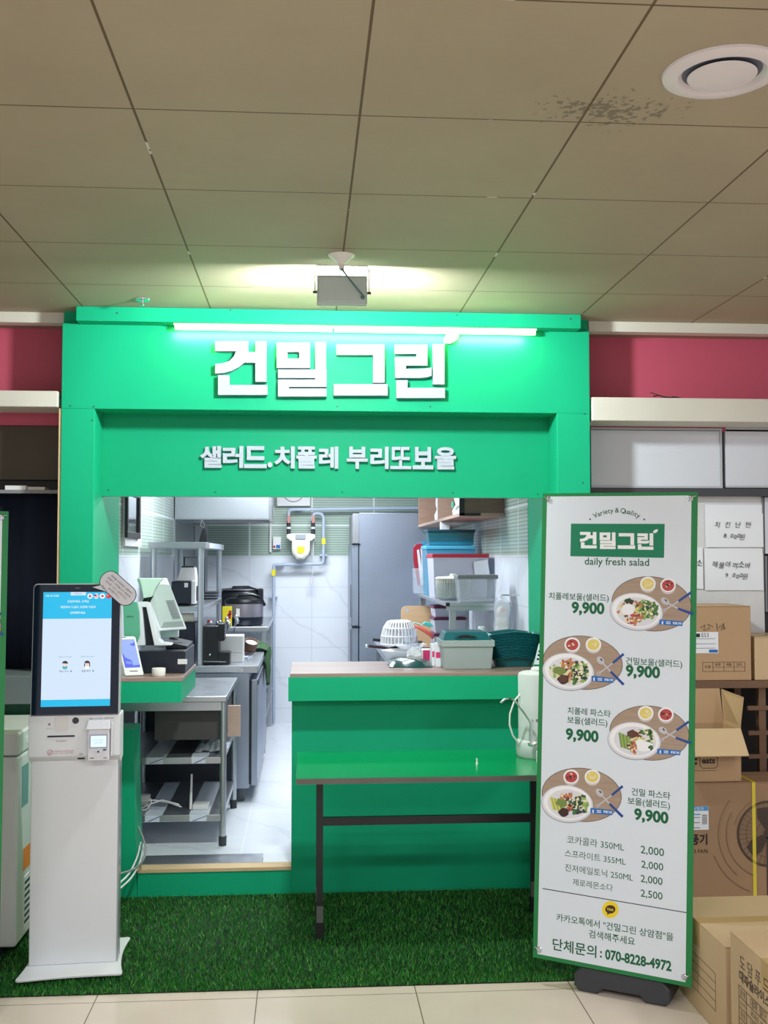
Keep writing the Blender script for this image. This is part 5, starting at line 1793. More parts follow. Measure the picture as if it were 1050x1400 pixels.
m = MB(); a = tq(.2, .05, -.013); b = tq(.8, .05, -.013); c = tq(.5, .8, -.013)
m.prism([(a.x, a.y, CT + .001), (b.x, b.y, CT + .001), (b.x + .0, b.y + .075, CT + .001), (a.x, a.y + .075, CT + .001)], (0, 0, .006))
m.tube([((a.x + b.x) / 2, a.y + .07, CT + .006), c + Vector((0, .004, 0))], .006, 8)
m.build('tablet_stand', WPLAST, tp)
p = at(217, 918, 5.19)
tpr = MB().lathe([(.012, 0), (.031, 0), (.032, .002), (.032, .034), (.031, .036), (.012, .036), (.012, 0)], (p.x, 5.19, CT + .001), 28).build('tape_roll', mat('tape_white', (232, 230, 222), .5, var=.01), smooth=True)
tag(tpr, 'white roll of tape lying on the order counter edge', 'tape roll')

# ---- undercounter fridge with steel worktop
UX0, UX1, UY0, UY1 = -1.02, -0.352, 6.72, 8.26
UT = at(310, 910, UY0).z
uf = thing('worktop_fridge', 'low steel worktop fridge along the left kitchen wall', 'fridge', (-.7, 7.5, KF))
MB().box(UX0, UX1, UY0, UY1, KF + .085, UT - .045).build('fridge_body', FRIDGE, uf, bevel=.003)
MB().box(UX0, UX1 + .055, UY0 - .012, UY1, UT - .045, UT).build('worktop', STEEL, uf, bevel=.004)
for k in range(2):
    ya = UY0 + .02 + k * .755
    d = MB().box(UX1 + .012, UX1 + .05, ya, ya + .74, KF + .10, UT - .09).build('door', FRIDGE, uf, bevel=.004)
    MB().box(UX1 + .05, UX1 + .056, ya + .02, ya + .72, UT - .125, UT - .10).build('door_handle', BLACKP, d)
    MB().box(UX1 + .001, UX1 + .012, ya + .01, ya + .73, KF + .105, UT - .095).build('door_seal', BLACKP, d)
for lx in (UX0 + .08, UX1 - .06):
    for ly in (UY0 + .06, UY1 - .08):
        MB().cyl((lx, ly, KF), (lx, ly, KF + .086), .032, .036, n=16).build('leg', mat('fridge_foot', (78, 86, 92), .5, var=0), uf, smooth=True)
m = MB(); m.cyl((at(331, 916, UY0).x, UY0 - .013, at(331, 916, UY0).z), (at(331, 916, UY0).x, UY0 - .016, at(331, 916, UY0).z), .006, n=10); m.build('screw', CHROME, uf)
# capsule coffee machine
cm = thing('coffee_machine', 'black capsule coffee machine on the low fridge worktop', 'coffee machine', (at(295, 908, 6.78).x, 6.85, UT))
x_ = lambda px: at(px, 880, 6.76).x
z_ = lambda py: at(295, py, 6.76).z + .0
dzz = UT + .001 - z_(910)
zz = lambda py: z_(py) + dzz
m = MB(); m.box(x_(277), x_(299), 6.76, 6.92, UT + .001, zz(856)); m.build('machine_body', BLACKP, cm, bevel=.012, seg=3)
m = MB(); m.box(x_(299) - .02, x_(307), 6.77, 6.90, zz(878), zz(853)); m.build('brew_head', BLACKP, cm, bevel=.012, seg=3)
m = MB(); m.box(x_(299) - .004, x_(314), 6.77, 6.90, UT + .001, zz(893)); m.build('drip_tray', BLACKP, cm, bevel=.005)
m = MB(); m.tube([(x_(277), 6.755, zz(905)), (x_(309), 6.755, zz(906))], .003, 8); m.build('base_rim', GREYM, cm)
m = MB(); m.ball((x_(287), 6.757, zz(896)), .006); m.build('button', CHROME, cm, smooth=True)
wd = thing('white_dispenser', 'white step shaped plastic dispenser beside the black coffee machine', 'dispenser', (at(325, 905, 6.95).x, 7.0, UT))
x_ = lambda px: at(px, 885, 6.93).x
zz = lambda py: at(318, py, 6.93).z
m = MB(); m.box(x_(314.5), x_(332.5), 6.93, 7.07, UT + .001, zz(893)); m.build('lower_case', WPLAST, wd, bevel=.003)
m = MB(); m.box(x_(300), x_(332.5), 6.93, 7.07, zz(893) + .001, zz(869)); m.build('upper_case', WPLAST, wd, bevel=.004)
bw = thing('wicker_bowl', 'small brown wicker bowl tilted on the worktop behind the white dispenser', 'bowl', (at(340, 880, 7.5).x, 7.5, UT), (R_(24), R_(14), 0))
BWZ = .02
MB().lathe([(.0001, .0), (.034, .0), (.040, .012), (.046, .075), (.049, .078), (.049, .084), (.043, .084), (.042, .076), (.036, .018), (.0001, .012)], (0, 0, BWZ), 28).build('bowl_shell', mat('brown_wicker', (112, 84, 66), .7, var=.25, scale=60), bw, smooth=True)
MB().lathe([(.042, .070), (.0001, .074)], (0, 0, BWZ), 24).build('bowl_content', WPLAST, bw)
wb2 = MB().box(at(334, 893, 7.5).x - .02, at(346, 893, 7.5).x + .0, 7.44, 7.56, UT + .001, UT + .022).build('folded_cloth', mat('brown_cloth', (96, 72, 60), .8), bevel=.008, seg=3)
tag(wb2, 'brown folded cloth under the tilted wicker bowl', 'cloth')
# green cloth over the worktop edge
m = MB()
nx, ny = 26, 18
vs = []
rc = random.Random(2)
yA, yB = 7.66, 8.16
ex = UX1 + .058
for j in range(ny + 1):
    v = j / ny
    for i in range(nx + 1):
        s = i / nx * .44
        L = .20 + .02 * math.sin(v * 9)
        wv = .012 * math.sin(v * 21 + s * 9) + .008 * math.sin(v * 37 - s * 14)
        if s < L:
            x = ex - (L - s); z = UT + .012 + abs(wv) * 1.1 + .012 * math.sin(s * 30) ** 2
        else:
            x = ex + .006 + wv * .9 + .02 * (s - L) + .01; z = UT + .012 - (s - L) * (.85 + .3 * math.sin(v * 6))
        vs.append((x, yA + (yB - yA) * v + .02 * math.sin(s * 12), z))
m.add(vs, [(j * (nx + 1) + i, j * (nx + 1) + i + 1, (j + 1) * (nx + 1) + i + 1, (j + 1) * (nx + 1) + i) for j in range(ny) for i in range(nx)])
o = m.build('green_cloth', mat('green_towel', (62, 96, 62), .9, var=.2, scale=14), smooth=True); o.modifiers.new('t', 'SOLIDIFY').thickness = .004
tag(o, 'dark green kitchen cloth draped over the steel worktop edge', 'cloth')
m = MB()
for k in range(9):
    a, b = rp.uniform(-.46, -.36), rp.uniform(7.05, 7.55)
    m.tube([(a, b, UT + .006), (a + rp.uniform(-.03, .03), b + rp.uniform(-.04, .04), UT + .014), (a + rp.uniform(-.04, .04), b + rp.uniform(-.05, .05), UT + .006)], .004, 6)
o = m.build('metal_scraps', STEELD, smooth=True); tag(o, 'heap of small metal tools at the right edge of the worktop', 'tools', kind='stuff')
o = MB().box(-.47, -.36, 7.15, 7.42, UT + .0005, UT + .003).build('printed_sheet', mat('printed_paper', (120, 126, 146), .5, var=.5, scale=30)); tag(o, 'printed sheet lying under the metal tools on the worktop', 'paper')

# ---- tall two tier steel shelf standing on the worktop
TX0, TX1, TY0, TY1 = -.985, -.628, 6.745, 8.20
tz = at(245, 741, TY0).z
tz0 = at(245, 749.5, TY0).z
mz = at(258, 829, 6.8).z
tw = thing('tower_shelf', 'two tier stainless steel shelf standing on the low fridge worktop', 'shelf', (-.8, 7.4, UT))
MB().box(TX0, TX1, TY0, TY1, tz0, tz).build('top_plate', STEEL, tw, bevel=.003)
MB().box(TX0 + .01, TX1 - .01, TY0 + .05, TY1 - .02, mz - .03, mz).build('middle_shelf', STEEL, tw, bevel=.003)
for lx in (TX0 + .032, TX1 - .032):
    for ly in (TY0 + .03, TY1 - .03):
        MB().cyl((lx, ly, UT + .001), (lx, ly, tz0), .0195, n=18).build('post', STEEL, tw, smooth=True)
m = MB(); m.box(TX1, TX1 + .001, 7.0, 7.9, tz0 + .004, tz - .004); m.build('blue_sticker', mat('pale_blue_sticker', (190, 200, 226), .4, var=.25, scale=25), tw)
mw = thing('small_oven', 'dark box shaped oven with a white front on the middle steel shelf', 'oven', (-.79, 7.05, mz))
x_ = lambda px: at(px, 810, 6.84).x
zt_ = at(248, 795, 6.84).z
MB().box(x_(234), x_(261), 6.84, 7.22, mz + .012, zt_).build('oven_body', NAVYP, mw, bevel=.008)
m = MB(); m.box(x_(261), x_(267), 6.85, 7.21, mz + .012, zt_ + .004); fr_o = m.build('oven_front', WPLAST, mw, bevel=.004)
MB().box(x_(267), x_(269), 6.90, 7.16, mz + .03, zt_ - .03).build('oven_window', mat('brown_glass', (92, 74, 74), .2), fr_o)
MB().box(x_(252), x_(257), 6.838, 6.8395, at(254, 803, 6.84).z, at(254, 797, 6.84).z).build('white_label', WPLAST, mw)
for lx in (x_(236), x_(259)):
    for ly in (6.87, 7.18): MB().cyl((lx, ly, mz + .0005), (lx, ly, mz + .0125), .010, n=10).build('foot', BLACKP, mw)
cs = thing('paper_cup_box', 'white tapered paper tub on top of the dark oven', 'tub', (at(256, 793, 6.95).x, 6.98, zt_))
xa, xb = at(242, 785, 6.92).x, at(268, 785, 6.92).x
xc = (xa + xb) / 2
h_ = at(256, 776, 6.92).z - zt_
m = MB(); m.hexa([(xa, 6.90, zt_ + .002), (xb, 6.90, zt_ + .002), (xb, 7.06, zt_ + .002), (xa, 7.06, zt_ + .002)], [(xa + .025, 6.915, zt_ + h_), (xb - .008, 6.915, zt_ + h_), (xb - .008, 7.045, zt_ + h_), (xa + .025, 7.045, zt_ + h_)])
m.build('tub_body', mat('tub_white', (218, 214, 214), .5), cs, bevel=.003)
MB().box(xa + .028, xb - .015, 6.92, 7.04, zt_ + h_, zt_ + h_ + .010).build('tub_lid', BLACKP, cs)
m = MB(); xw0, xw1 = at(252, 762, 7.75).x, at(290.5, 762, 7.75).x
m.tube([(xw0, 7.75, mz + .006), (xw0, 7.75, at(270, 762, 7.75).z), (xw1 - .06, 7.75, at(270, 762, 7.75).z), (xw1 - .055, 7.75, mz + .006), (xw0, 7.75, mz + .006)], .006, 8)
o = m.build('wire_frame', BLACKM, smooth=True); tag(o, 'thin dark wire frame standing on the middle steel shelf behind the oven', 'wire frame')
for k in range(3):
    o = MB().lathe([(.0001, .0), (.075, .0), (.095, .016), (.098, .016), (.098, .014), (.078, -.002 + .004), (.0001, .004)], (-.735, 7.98, mz + .001 + k * .020), 28).build('steel_pan', STEEL, smooth=True)
    tag(o, ['bottom', 'middle', 'top'][k] + ' one of three shallow steel pans stacked on the middle shelf', 'pan', 'steel pans on the middle shelf')
lp = thing('label_printer', 'beige and black label printer below the middle shelf beside the till screen', 'printer', (-.80, 7.0, UT))
MB().box(-.86, -.70, 6.83, 7.02, UT + .001, at(262, 851, 6.85).z).build('printer_case', NAVYP, lp, bevel=.006)
zpt = at(262, 851, 6.85).z
MB().cyl((-.80, 6.86, zpt + .030), (-.71, 6.86, zpt + .030), .029, n=20).build('paper_roll', mat('beige_roll', (200, 196, 176), .6), lp, smooth=True)
# rest of the items on worktop: utensil pot
up = thing('utensil_tray', 'steel tray crowded with tongs and whisks on the worktop behind the coffee machine', 'utensil tray', (-.60, 7.35, UT))
MB().tray(-.58, 7.35, UT + .001, UT + .13, .20, .30, .24, .34, .003).build('tray', STEELD, up)
for k in range(12):
    a = Vector((-.58 + rp.uniform(-.07, .07), 7.35 + rp.uniform(-.1, .1), UT + .03))
    b = a + Vector((rp.uniform(-.06, .10), rp.uniform(-.06, .06), rp.uniform(.16, .23)))
    m = MB(); m.tube([a, a.lerp(b, .6), b], .005, 6); m.ball(b, .014, 1, .5, 1.4)
    m.build('utensil', REDP if k == 4 else CHROME, up, smooth=True)

# ---- steel table and rice cookers by the back wall
GX1 = at(366, 857, 8.36).x
GT = at(340, 857, 8.36).z
gt = thing('steel_table', 'raised stainless steel table carrying the rice cookers by the back wall', 'table', (-.65, 9.0, KF))
MB().box(-1.02, GX1, 8.36, 9.75, GT - .035, GT).build('table_top', STEEL, gt, bevel=.003)
for lx in (-.99, GX1 - .03):
    for ly in (8.40, 9.70):
        MB().box(lx - .015, lx + .015, ly - .015, ly + .015, KF, GT - .035).build('leg', STEEL, gt)
for z in (GT - .30, KF + .25):
    MB().box(-1.0, GX1 - .02, 8.40, 9.70, z - .02, z).build('shelf', STEEL, gt)
bx_ = MB().box(-.95, GX1 - .06, 8.45, 9.3, KF + .252, GT - .33).build('steel_cabinet', STEELD, bevel=.004); tag(bx_, 'plain steel cabinet stored under the rice cooker table', 'cabinet')
def rice_cooker(x, y, r, h, label, metal):
    t = thing('rice_cooker', label, 'rice cooker', (x, y, GT), group='rice cookers')
    c = (x, y, GT + .001)
    m = MB(); m.lathe([(.0001, 0), (r * .9, 0), (r * .97, .012), (r * .99, h * .30)], c, 36); m.build('cooker_base', NAVYP, t, smooth=True)
    m = MB(); m.lathe([(r * .99, h * .30), (r, h * .36), (r, h * .72), (r * .99, h * .76)], c, 36); m.build('cooker_body', metal, t, smooth=True)
    m = MB(); m.lathe([(r * .995, h * .76), (r * 1.03, h * .78), (r * 1.03, h * .86), (r * .95, h * .94), (r * .55, h), (.0001, h * 1.01)], c, 36); ld = m.build('cooker_lid', BLACKP, t, smooth=True)
    m = MB(); m.tube([(x - r * .3, y - r * .6, GT + h * .97), (x - r * .25, y - r * .6, GT + h * 1.07), (x + r * .45, y - r * .6, GT + h * 1.08), (x + r * .85, y - r * .3, GT + h * .98), (x + r * 1.06, y - r * .1, GT + h * .70)], r * .085, 8); m.build('carry_handle', BLACKP, t, smooth=True)
    return t, ld
SILV = mat('rose_silver', (150, 144, 152), .3, metal=.5, var=.03)
t, ld = rice_cooker(at(334, 835, 8.58).x, 8.58, .152, .225, 'silver banded rice cooker at the front of the steel table', SILV)
m = MB(); yl = 8.58 - .1535; m.box(at(326, 836, yl).x - .018, at(326, 836, yl).x + .018, yl + .004, yl + .0045, at(326, 843, yl).z, at(326, 832, yl).z); m.build('badge', WPLAST, t)
t, ld = rice_cooker(at(327, 820, 9.15).x, 9.15, .178, .265, 'larger black rice cooker with a steel lid behind the silver banded one', NAVYP)
c = Vector((at(327, 820, 9.15).x, 9.15, GT))
m = MB(); m.lathe([(.16, .262), (.15, .272), (.05, .282), (.0001, .283)], c, 32); m.build('steel_lid_plate', STEEL, ld, smooth=True)
m = MB(); m.box(c.x + .155, c.x + .205, 9.05, 9.2, GT + .15, GT + .275); m.build('hinge_block', BLACKP, t, bevel=.012)
x0, x1 = at(304, 840, 8.40).x, at(317, 840, 8.40).x
yp = thing('yellow_packet', 'yellow and white food packet standing beside the silver rice cooker', 'packet', ((x0 + x1) / 2, 8.41, GT))
MB().box(x0, x1, 8.385, 8.42, GT + .001, at(311, 829, 8.40).z).build('packet', YELLOW, yp, bevel=.004)
m = MB(); m.box(x0 + .04, x1 - .006, 8.384, 8.3849, GT + .06, GT + .10); m.box(x0 + .05, x1 - .002, 8.384, 8.3849, GT + .09, GT + .125); m.build('red_print', REDP, yp)

# ---- hood, splash panel, pouch
HX1 = at(368, 695, 8.40).x
hz = at(300, 709, 8.40).z
hd_ = thing('extractor_hood', 'wide stainless steel extractor hood above the rice cookers', 'hood', (-.66, 9.0, hz))
HX0 = -1.024
m = MB()
m.box(HX0, HX1, 8.40, 8.42, hz, 2.515); m.box(HX1 - .02, HX1, 8.42, 9.5, hz, 2.515); m.box(HX0, HX0 + .02, 8.42, 9.5, hz, 2.515); m.box(HX0, HX1, 9.5, 9.52, hz, 2.515)
m.build('hood_skirt', STEEL, hd_, bevel=.003)
m = MB(); m.box(HX0 + .02, HX1 - .02, 8.42, 9.5, hz + .06, hz + .07); m.build('hood_filter', STEELD, hd_)
m = MB(); m.box(HX0, HX1, 8.396, 8.44, hz - .006, hz); m.build('drip_lip', STEEL, hd_)
sp = MB().box(-1.029, -1.022, 8.42, 9.80, GT + .15, hz - .008).build('splash_panel', STEEL); tag(sp, 'stainless splash panel on the left wall below the hood', 'panel')
sp = MB().box(-1.02, at(284, 740, 9.84).x, 9.842, 9.849, GT + .15, hz - .008).build('splash_panel', STEEL); tag(sp, 'stainless splash panel on the back wall behind the rice cookers', 'panel')
pch = thing('hanging_pouch', 'small black pouch hanging from a wire under the hood', 'pouch', at(278, 742, 8.41))
m = MB(); t0, t1 = at(276, 714, 8.41), at(278, 722, 8.41)
t0.z = hz - .007
m.tube([t0, at(274, 719, 8.41), t1, at(280, 718, 8.41), t0], .002, 6); m.build('wire_loop', WPLAST, pch)
m = MB(); m.prism([at(x, y, 8.40) for x, y in ((278, 721), (281, 724), (283, 732), (283, 742), (272, 742), (273, 735), (276, 726))], (0, .03, 0)); m.build('pouch', BLACKP, pch, bevel=.008, seg=3)

# ---- left wall window
a, b = atx(168, 715, -1.026), atx(190.5, 715, -1.026)
zt_, zb_2 = atx(180, 672, -1.026).z, atx(180, 747, -1.026).z
wn = thing('wall_mirror', 'black framed mirror on a white backing on the left kitchen wall', 'mirror', (-1.026, (a.y + b.y) / 2, zb_2))
MB().box(-1.029, -1.012, a.y, b.y, zb_2, zt_).build('white_backing', WPLAST, wn)
c, d = atx(171, 715, -1.01), atx(189.5, 715, -1.01)
zc_ = atx(180, 736, -1.01).z
m = MB()
ft = .035
m.box(-1.012, -.995, c.y, d.y, zc_, zc_ + ft); m.box(-1.012, -.995, c.y, d.y, zt_ - ft, zt_); m.box(-1.012, -.995, c.y, c.y + ft, zc_ + ft, zt_ - ft); m.box(-1.012, -.995, d.y - ft * 1.6, d.y, zc_ + ft, zt_ - ft)
m.build('mirror_frame', BLACKP, wn, bevel=.003)
MB().box(-1.012, -1.006, c.y + ft, d.y - ft * 1.6, zc_ + ft, zt_ - ft).build('mirror_glass', mat('mirror_glass', (200, 206, 208), .06, metal=1.0, var=0), wn)

# ================================================================== back wall services
WB = 9.85
x_ = lambda px, py=740: at(px, py, 9.80).x
z_ = lambda py, px=410: at(px, py, 9.80).z
vc = thing('ventilation_cover', 'white square ventilation cover high on the back wall', 'vent cover', (x_(401), 9.8, z_(692)))
MB().box(x_(378), x_(424), 9.79, 9.849, z_(692), 2.2).build('cover_box', WPLAST, vc, bevel=.006)
m = MB(); m.tube([(x_(401) + .095 * math.cos(k * math.pi / 16), 9.788, z_(672) + .095 * math.sin(k * math.pi / 16)) for k in range(32)], .004, 6, True); m.build('cover_ring', GREYM, vc)
ga = thing('gas_alarm', 'small white and blue gas alarm box left of the gas meter', 'gas alarm', (x_(378), 9.82, z_(751)))
MB().box(x_(373), x_(384), 9.805, 9.849, z_(751), z_(734)).build('alarm_case', WPLAST, ga, bevel=.004)
m = MB(); m.box(x_(373.6), x_(376.4), 9.803, 9.805, z_(749), z_(746)); m.cur = 1; m.box(x_(377.5), x_(383), 9.803, 9.805, z_(749.6), z_(745)); m.build('alarm_marks', [REDP, BLUE], ga)
cn = MB().box(x_(368.4), x_(371.2), 9.825, 9.849, z_(755), z_(706)).build('cable_duct', WPLAST); tag(cn, 'thin white cable duct running down beside the gas alarm', 'cable duct')
sw = thing('wall_switch', 'white switch with a blue oval above the cable duct', 'switch', (x_(371), 9.83, z_(707)))
MB().box(x_(367.5), x_(374.5), 9.815, 9.849, z_(706) + .002, z_(693)).build('switch_plate', WPLAST, sw, bevel=.003)
MB().lathe([(.016, 0), (.014, .004), (.0001, .005)], (x_(371), 9.815, z_(700)), 20, (0, -1, 0), .6, 1.3).build('rocker', BLUE, sw)
# gas meter
gm = thing('gas_meter', 'cream gas meter with a yellow label hanging on the back wall pipes', 'gas meter', (x_(411), 9.72, z_(765)))
GMC = mat('meter_cream', (224, 222, 206), .4, var=.02)
m = MB()
m.prism([(x_(px), 9.66, z_(py)) for px, py in ((399, 738), (424, 738), (424, 752), (422, 758), (416, 764.5), (406, 764.5), (400.5, 758), (399, 752))], (0, .14, 0))
m.build('meter_body', GMC, gm, bevel=.012, seg=3)
m = MB()
m.prism([(x_(px), 9.67, z_(py)) for px, py in ((392, 731), (400, 729.5), (423, 729.5), (431, 731), (431, 736), (425, 740), (398, 740), (392, 736))], (0, .12, 0))
hh_ = m.build('meter_head', GMC, gm, bevel=.008)
MB().box(x_(404.5), x_(418), 9.655, 9.67, z_(737.5), z_(731)).build('dial_window', mat('dial_glass', (170, 176, 184), .15, var=.1), hh_, bevel=.003)
m = MB(); m.tube([(x_(411) + .058 * math.cos(R_(180 + 180 * k / 16)), 9.657, z_(751) + .075 * math.sin(R_(180 + 180 * k / 16))) for k in range(17)], .006, 6); m.build('body_rib', GMC, gm, smooth=True)
m = MB(); m.prism([(x_(px), 9.655, z_(py)) for px, py in ((406.5, 747.5), (416.5, 747.5), (416.5, 755), (411.5, 757), (406.5, 755))], (0, .006, 0)); m.build('yellow_label', YELLOW, gm)
# pipes
gp = thing('gas_pipe', 'grey gas pipe running around the meter and down the back wall', 'pipe', (x_(400), 9.77, KF))
PR_ = .0145
YP = 9.74
P3 = lambda px, py: Vector((at(px, py, YP).x, YP, at(px, py, YP).z))
MB().tube([P3(588, 694.5), P3(398, 696.5), P3(395.5, 698), P3(394.6, 702), P3(394.6, 712)], PR_, 12).build('supply_pipe', PVC, gp, smooth=True)
MB().tube([P3(428, 712), P3(428.4, 704), P3(431, 702), P3(436, 702), P3(440, 703), P3(442.3, 707), P3(442.3, 766), P3(441, 770), P3(437, 771), P3(377, 772), P3(374.5, 773), P3(374.2, 776), P3(374.2, 940), Vector((P3(374.2, 940).x, YP, KF + .02))], PR_, 12).build('service_pipe', PVC, gp, smooth=True)
for px in (394.6, 428):
    a, b = P3(px, 712), P3(px, 731)
    b.z = max(b.z, z_(731) + .002)
    v = MB().cyl(a, b, .019, n=14).build('valve', mat('valve_black', (44, 48, 52), .5, var=0), gp, smooth=True)
    m = MB(); m.cyl(a.lerp(b, .45), a.lerp(b, .6), .0196, n=14); m.build('valve_ring', WPLAST, v)
    m = MB(); m.hexa([(a.x - .012, YP - .03, a.z - .02), (a.x + .016, YP - .03, a.z - .02), (a.x + .016, YP - .02, a.z - .02), (a.x - .012, YP - .02, a.z - .02)], [(a.x - .006, YP - .03, a.z + .05), (a.x + .014, YP - .03, a.z + .05), (a.x + .014, YP - .02, a.z + .05), (a.x - .006, YP - .02, a.z + .05)])
    m.build('valve_lever', mat('faded_red_lever', (196, 130, 120), .5, var=0), v)
for (px, py) in ((442.3, 740), (374.2, 783)):
    a = P3(px, py)
    MB().box(a.x - .017, a.x + .017, YP - .019, YP + .016, a.z - .028, a.z + .028).build('yellow_tag', YELLOW, gp)
for (px, py) in ((442.3, 759), (383, 771), (373.5, 816), (408, 696)):
    a = P3(px, py)
    MB().box(a.x - .036, a.x + .036, YP + .0, 9.849, a.z - .008, a.z + .008).build('pipe_clip', PVC, gp)
m = MB(); a = P3(374, 930); m.tube([Vector((a.x, YP, KF + .34)), Vector((a.x - .05, YP, KF + .30))], .014, 10); m.ball(Vector((a.x - .05, YP - .01, KF + .32)), .022); m.build('floor_valve', PVC, gp, smooth=True)
hc = thing('power_lead', 'thin white lead with a small plug hanging down the back wall', 'cord', P3(426, 798))
MB().tube([P3(432, 737), P3(428.5, 742), P3(428.3, 765), P3(427.5, 780), P3(426, 792)], .004, 6).build('cord', WPLAST, hc, smooth=True)
MB().cyl(P3(426, 791), P3(426, 798), .013, n=12).build('plug', WPLAST, hc, smooth=True)

# ================================================================== fridge
FNY = 8.97
fx0 = at(491, 800, FNY).x
fz = at(540, 701, FNY).z
fg = thing('tall_fridge', 'tall grey steel catering fridge standing at the back of the kitchen', 'fridge', (.82, 9.3, KF))
MB().box(fx0, 1.21, FNY, 9.74, KF + .10, fz).build('fridge_body', FRIDGE, fg, bevel=.004)
for lx in (fx0 + .06, 1.14):
    for ly in (FNY + .06, 9.68): MB().cyl((lx, ly, KF), (lx, ly, KF + .101), .025, n=12).build('leg', GREYD, fg)
zsp, zsp2 = at(485, 744, FNY).z, at(485, 857, FNY).z
dxx = at(480.5, 800, FNY).x
MB().box(dxx + .012, fx0, FNY + .0, 9.72, zsp + .006, fz - .01).build('control_panel', GREYM, fg, bevel=.003)
d1 = MB().box(dxx, fx0 - .004, FNY + .004, 9.72, zsp2 + .004, zsp).build('door', FRIDGE, fg, bevel=.008)
d2 = MB().box(dxx, fx0 - .004, FNY + .004, 9.72, KF + .12, zsp2 - .006).build('door', FRIDGE, fg, bevel=.008)
MB().box(dxx - .003, dxx + .001, FNY + .10, FNY + .20, at(480, 845, FNY).z, at(480, 800, FNY).z).build('door_handle', BLACKP, d1)
MB().box(dxx - .003, dxx + .001, FNY + .10, FNY + .20, at(480, 905, FNY).z, at(480, 862, FNY).z).build('door_handle', BLACKP, d2)
for z in (zsp, zsp2): MB().box(dxx + .004, fx0 + .012, FNY - .006, FNY + .004, z - .008, z + .003).build('hinge', BLACKP, fg)

# ================================================================== kitchen, right side
WT = .985
rt_ = thing('prep_table', 'stainless steel prep table along the right kitchen wall', 'table', (.88, 7.3, KF))
MB().box(.535, 1.212, 6.15, 8.52, WT - .04, WT).build('table_top', STEEL, rt_, bevel=.003)
for lx in (.57, 1.18):
    for ly in (6.2, 8.46): MB().cyl((lx, ly, KF), (lx, ly, WT - .04), .018, n=14).build('leg', STEEL, rt_, smooth=True)
MB().box(.55, 1.20, 6.2, 8.46, .42, .44).build('lower_shelf', STEEL, rt_)
SHZ = at(645, 824, 6.2).z
sx0 = at(612, 830, 6.2).x
os_ = thing('over_shelf', 'stainless steel shelf above the prep table carrying the plastic containers', 'shelf', (.95, 7.0, WT))
MB().box(sx0 - .01, 1.20, 6.18, 7.86, SHZ - .022, SHZ).build('shelf_plate', STEEL, os_, bevel=.003)
MB().box(sx0 - .008, 1.19, 6.182, 6.20, SHZ - .045, SHZ - .022).build('front_lip', STEEL, os_)
for lx in (sx0 + .03, 1.175):
    for ly in (6.215, 7.82): MB().box(lx - .018, lx + .018, ly - .018, ly + .018, WT + .001, SHZ - .022).build('post', STEEL, os_)
MB().box(sx0 - .012, sx0 + .01, 6.178, 6.20, SHZ - .020, SHZ + .001).build('corner_cap', NAVYP, os_)

def bin_(name, label, cat, x0, x1, y0, y1, z0, z1, bm, lidm=None, lid=.018, group=None, taper=.012, cname='container_body'):
    t = thing(name, label, cat, ((x0 + x1) / 2, (y0 + y1) / 2, z0), group=group)
    h = z1 - z0 - (lid if lidm else 0)
    MB().tray((x0 + x1) / 2, (y0 + y1) / 2, z0 + .001, z0 + h, x1 - x0 - 2 * taper, y1 - y0 - 2 * taper, x1 - x0, y1 - y0, .004).build(cname, bm, t, bevel=.004)
    if lidm:
        MB().box(x0 - .005, x1 + .005, y0 - .005, y1 + .005, z0 + h - .004, z1).build('lid', lidm, t, bevel=.005)
    return t
SZ = SHZ + .0005
G_ = 'plastic containers on the over shelf'
Y = 6.24
t = bin_('clear_container', 'clear plastic container with a grey lid at the front of the shelf', 'container', at(627, 805, Y).x, at(680, 805, Y).x, Y, Y + .17, SZ, at(650, 786, Y).z, CLEAR, GREYM, .020, G_)
Y = 6.55
cxp = (at(597, 800, Y).x + at(648, 800, Y).x) / 2
ssp = thing('salad_spinner', 'beige ribbed basket in a clear bowl with a white lid on the shelf', 'salad spinner', (cxp, Y + .10, SZ))
cc = (cxp, Y + .10, SZ)
hp = at(620, 789, Y).z - SZ
MB().lathe([(.0001, .001), (.085, .001), (.110, .03), (.118, hp * .75), (.121, hp * .75), (.113, .028), (.09, .0)], cc, 36).build('outer_bowl', mat('clear_grey_bowl', (170, 192, 198), .1, alpha=.22, var=0), ssp, smooth=True)
m = MB()
for k in range(40):
    a = 2 * math.pi * k / 40
    m.cyl(Vector(cc) + Vector((.098 * math.cos(a), .098 * math.sin(a), .02)), Vector(cc) + Vector((.104 * math.cos(a), .104 * math.sin(a), hp * .9)), .0065, n=6)
m.lathe([(.0001, .015), (.098, .015), (.102, hp * .9), (.099, hp * .9), (.095, .02)], cc, 32)
m.build('inner_basket', mat('beige_basket', (216, 214, 200), .5, var=.02), ssp, smooth=True)
MB().lathe([(.112, hp * .9), (.115, hp * .94), (.100, hp), (.03, hp + .004), (.022, hp + .006), (.020, hp + .018), (.0001, hp + .02)], cc, 32).build('spinner_lid', mat('ivory_lid', (232, 232, 224), .4, var=0), ssp, smooth=True)
Y = 6.88
t = bin_('large_container', 'large frosted container with a dark red lid on the shelf', 'container', at(592, 790, Y).x, at(670, 790, Y).x - .01, Y, Y + .34, SZ, at(630, 757, Y).z, FROST, REDP, .022, G_)
m = MB(); yy = Y - .008
m.prism([at(x, y, yy) for x, y in ((647.5, 768), (666.5, 765), (669.5, 785), (649, 786))], (0, -.001, 0)); m.build('paper_sheet', WHITE, t, label='white paper sheet stuck on the front')
Y = 7.36
bz = at(615, 746, Y).z
t = bin_('blue_container', 'blue tinted container with a light blue lid under the teal box', 'container', at(583, 765, Y).x, at(650, 765, Y).x, Y, Y + .30, SZ, bz, BLUEP, mat('sky_blue_lid', (86, 186, 220), .35, var=.02), .022, G_)
Y = 7.38
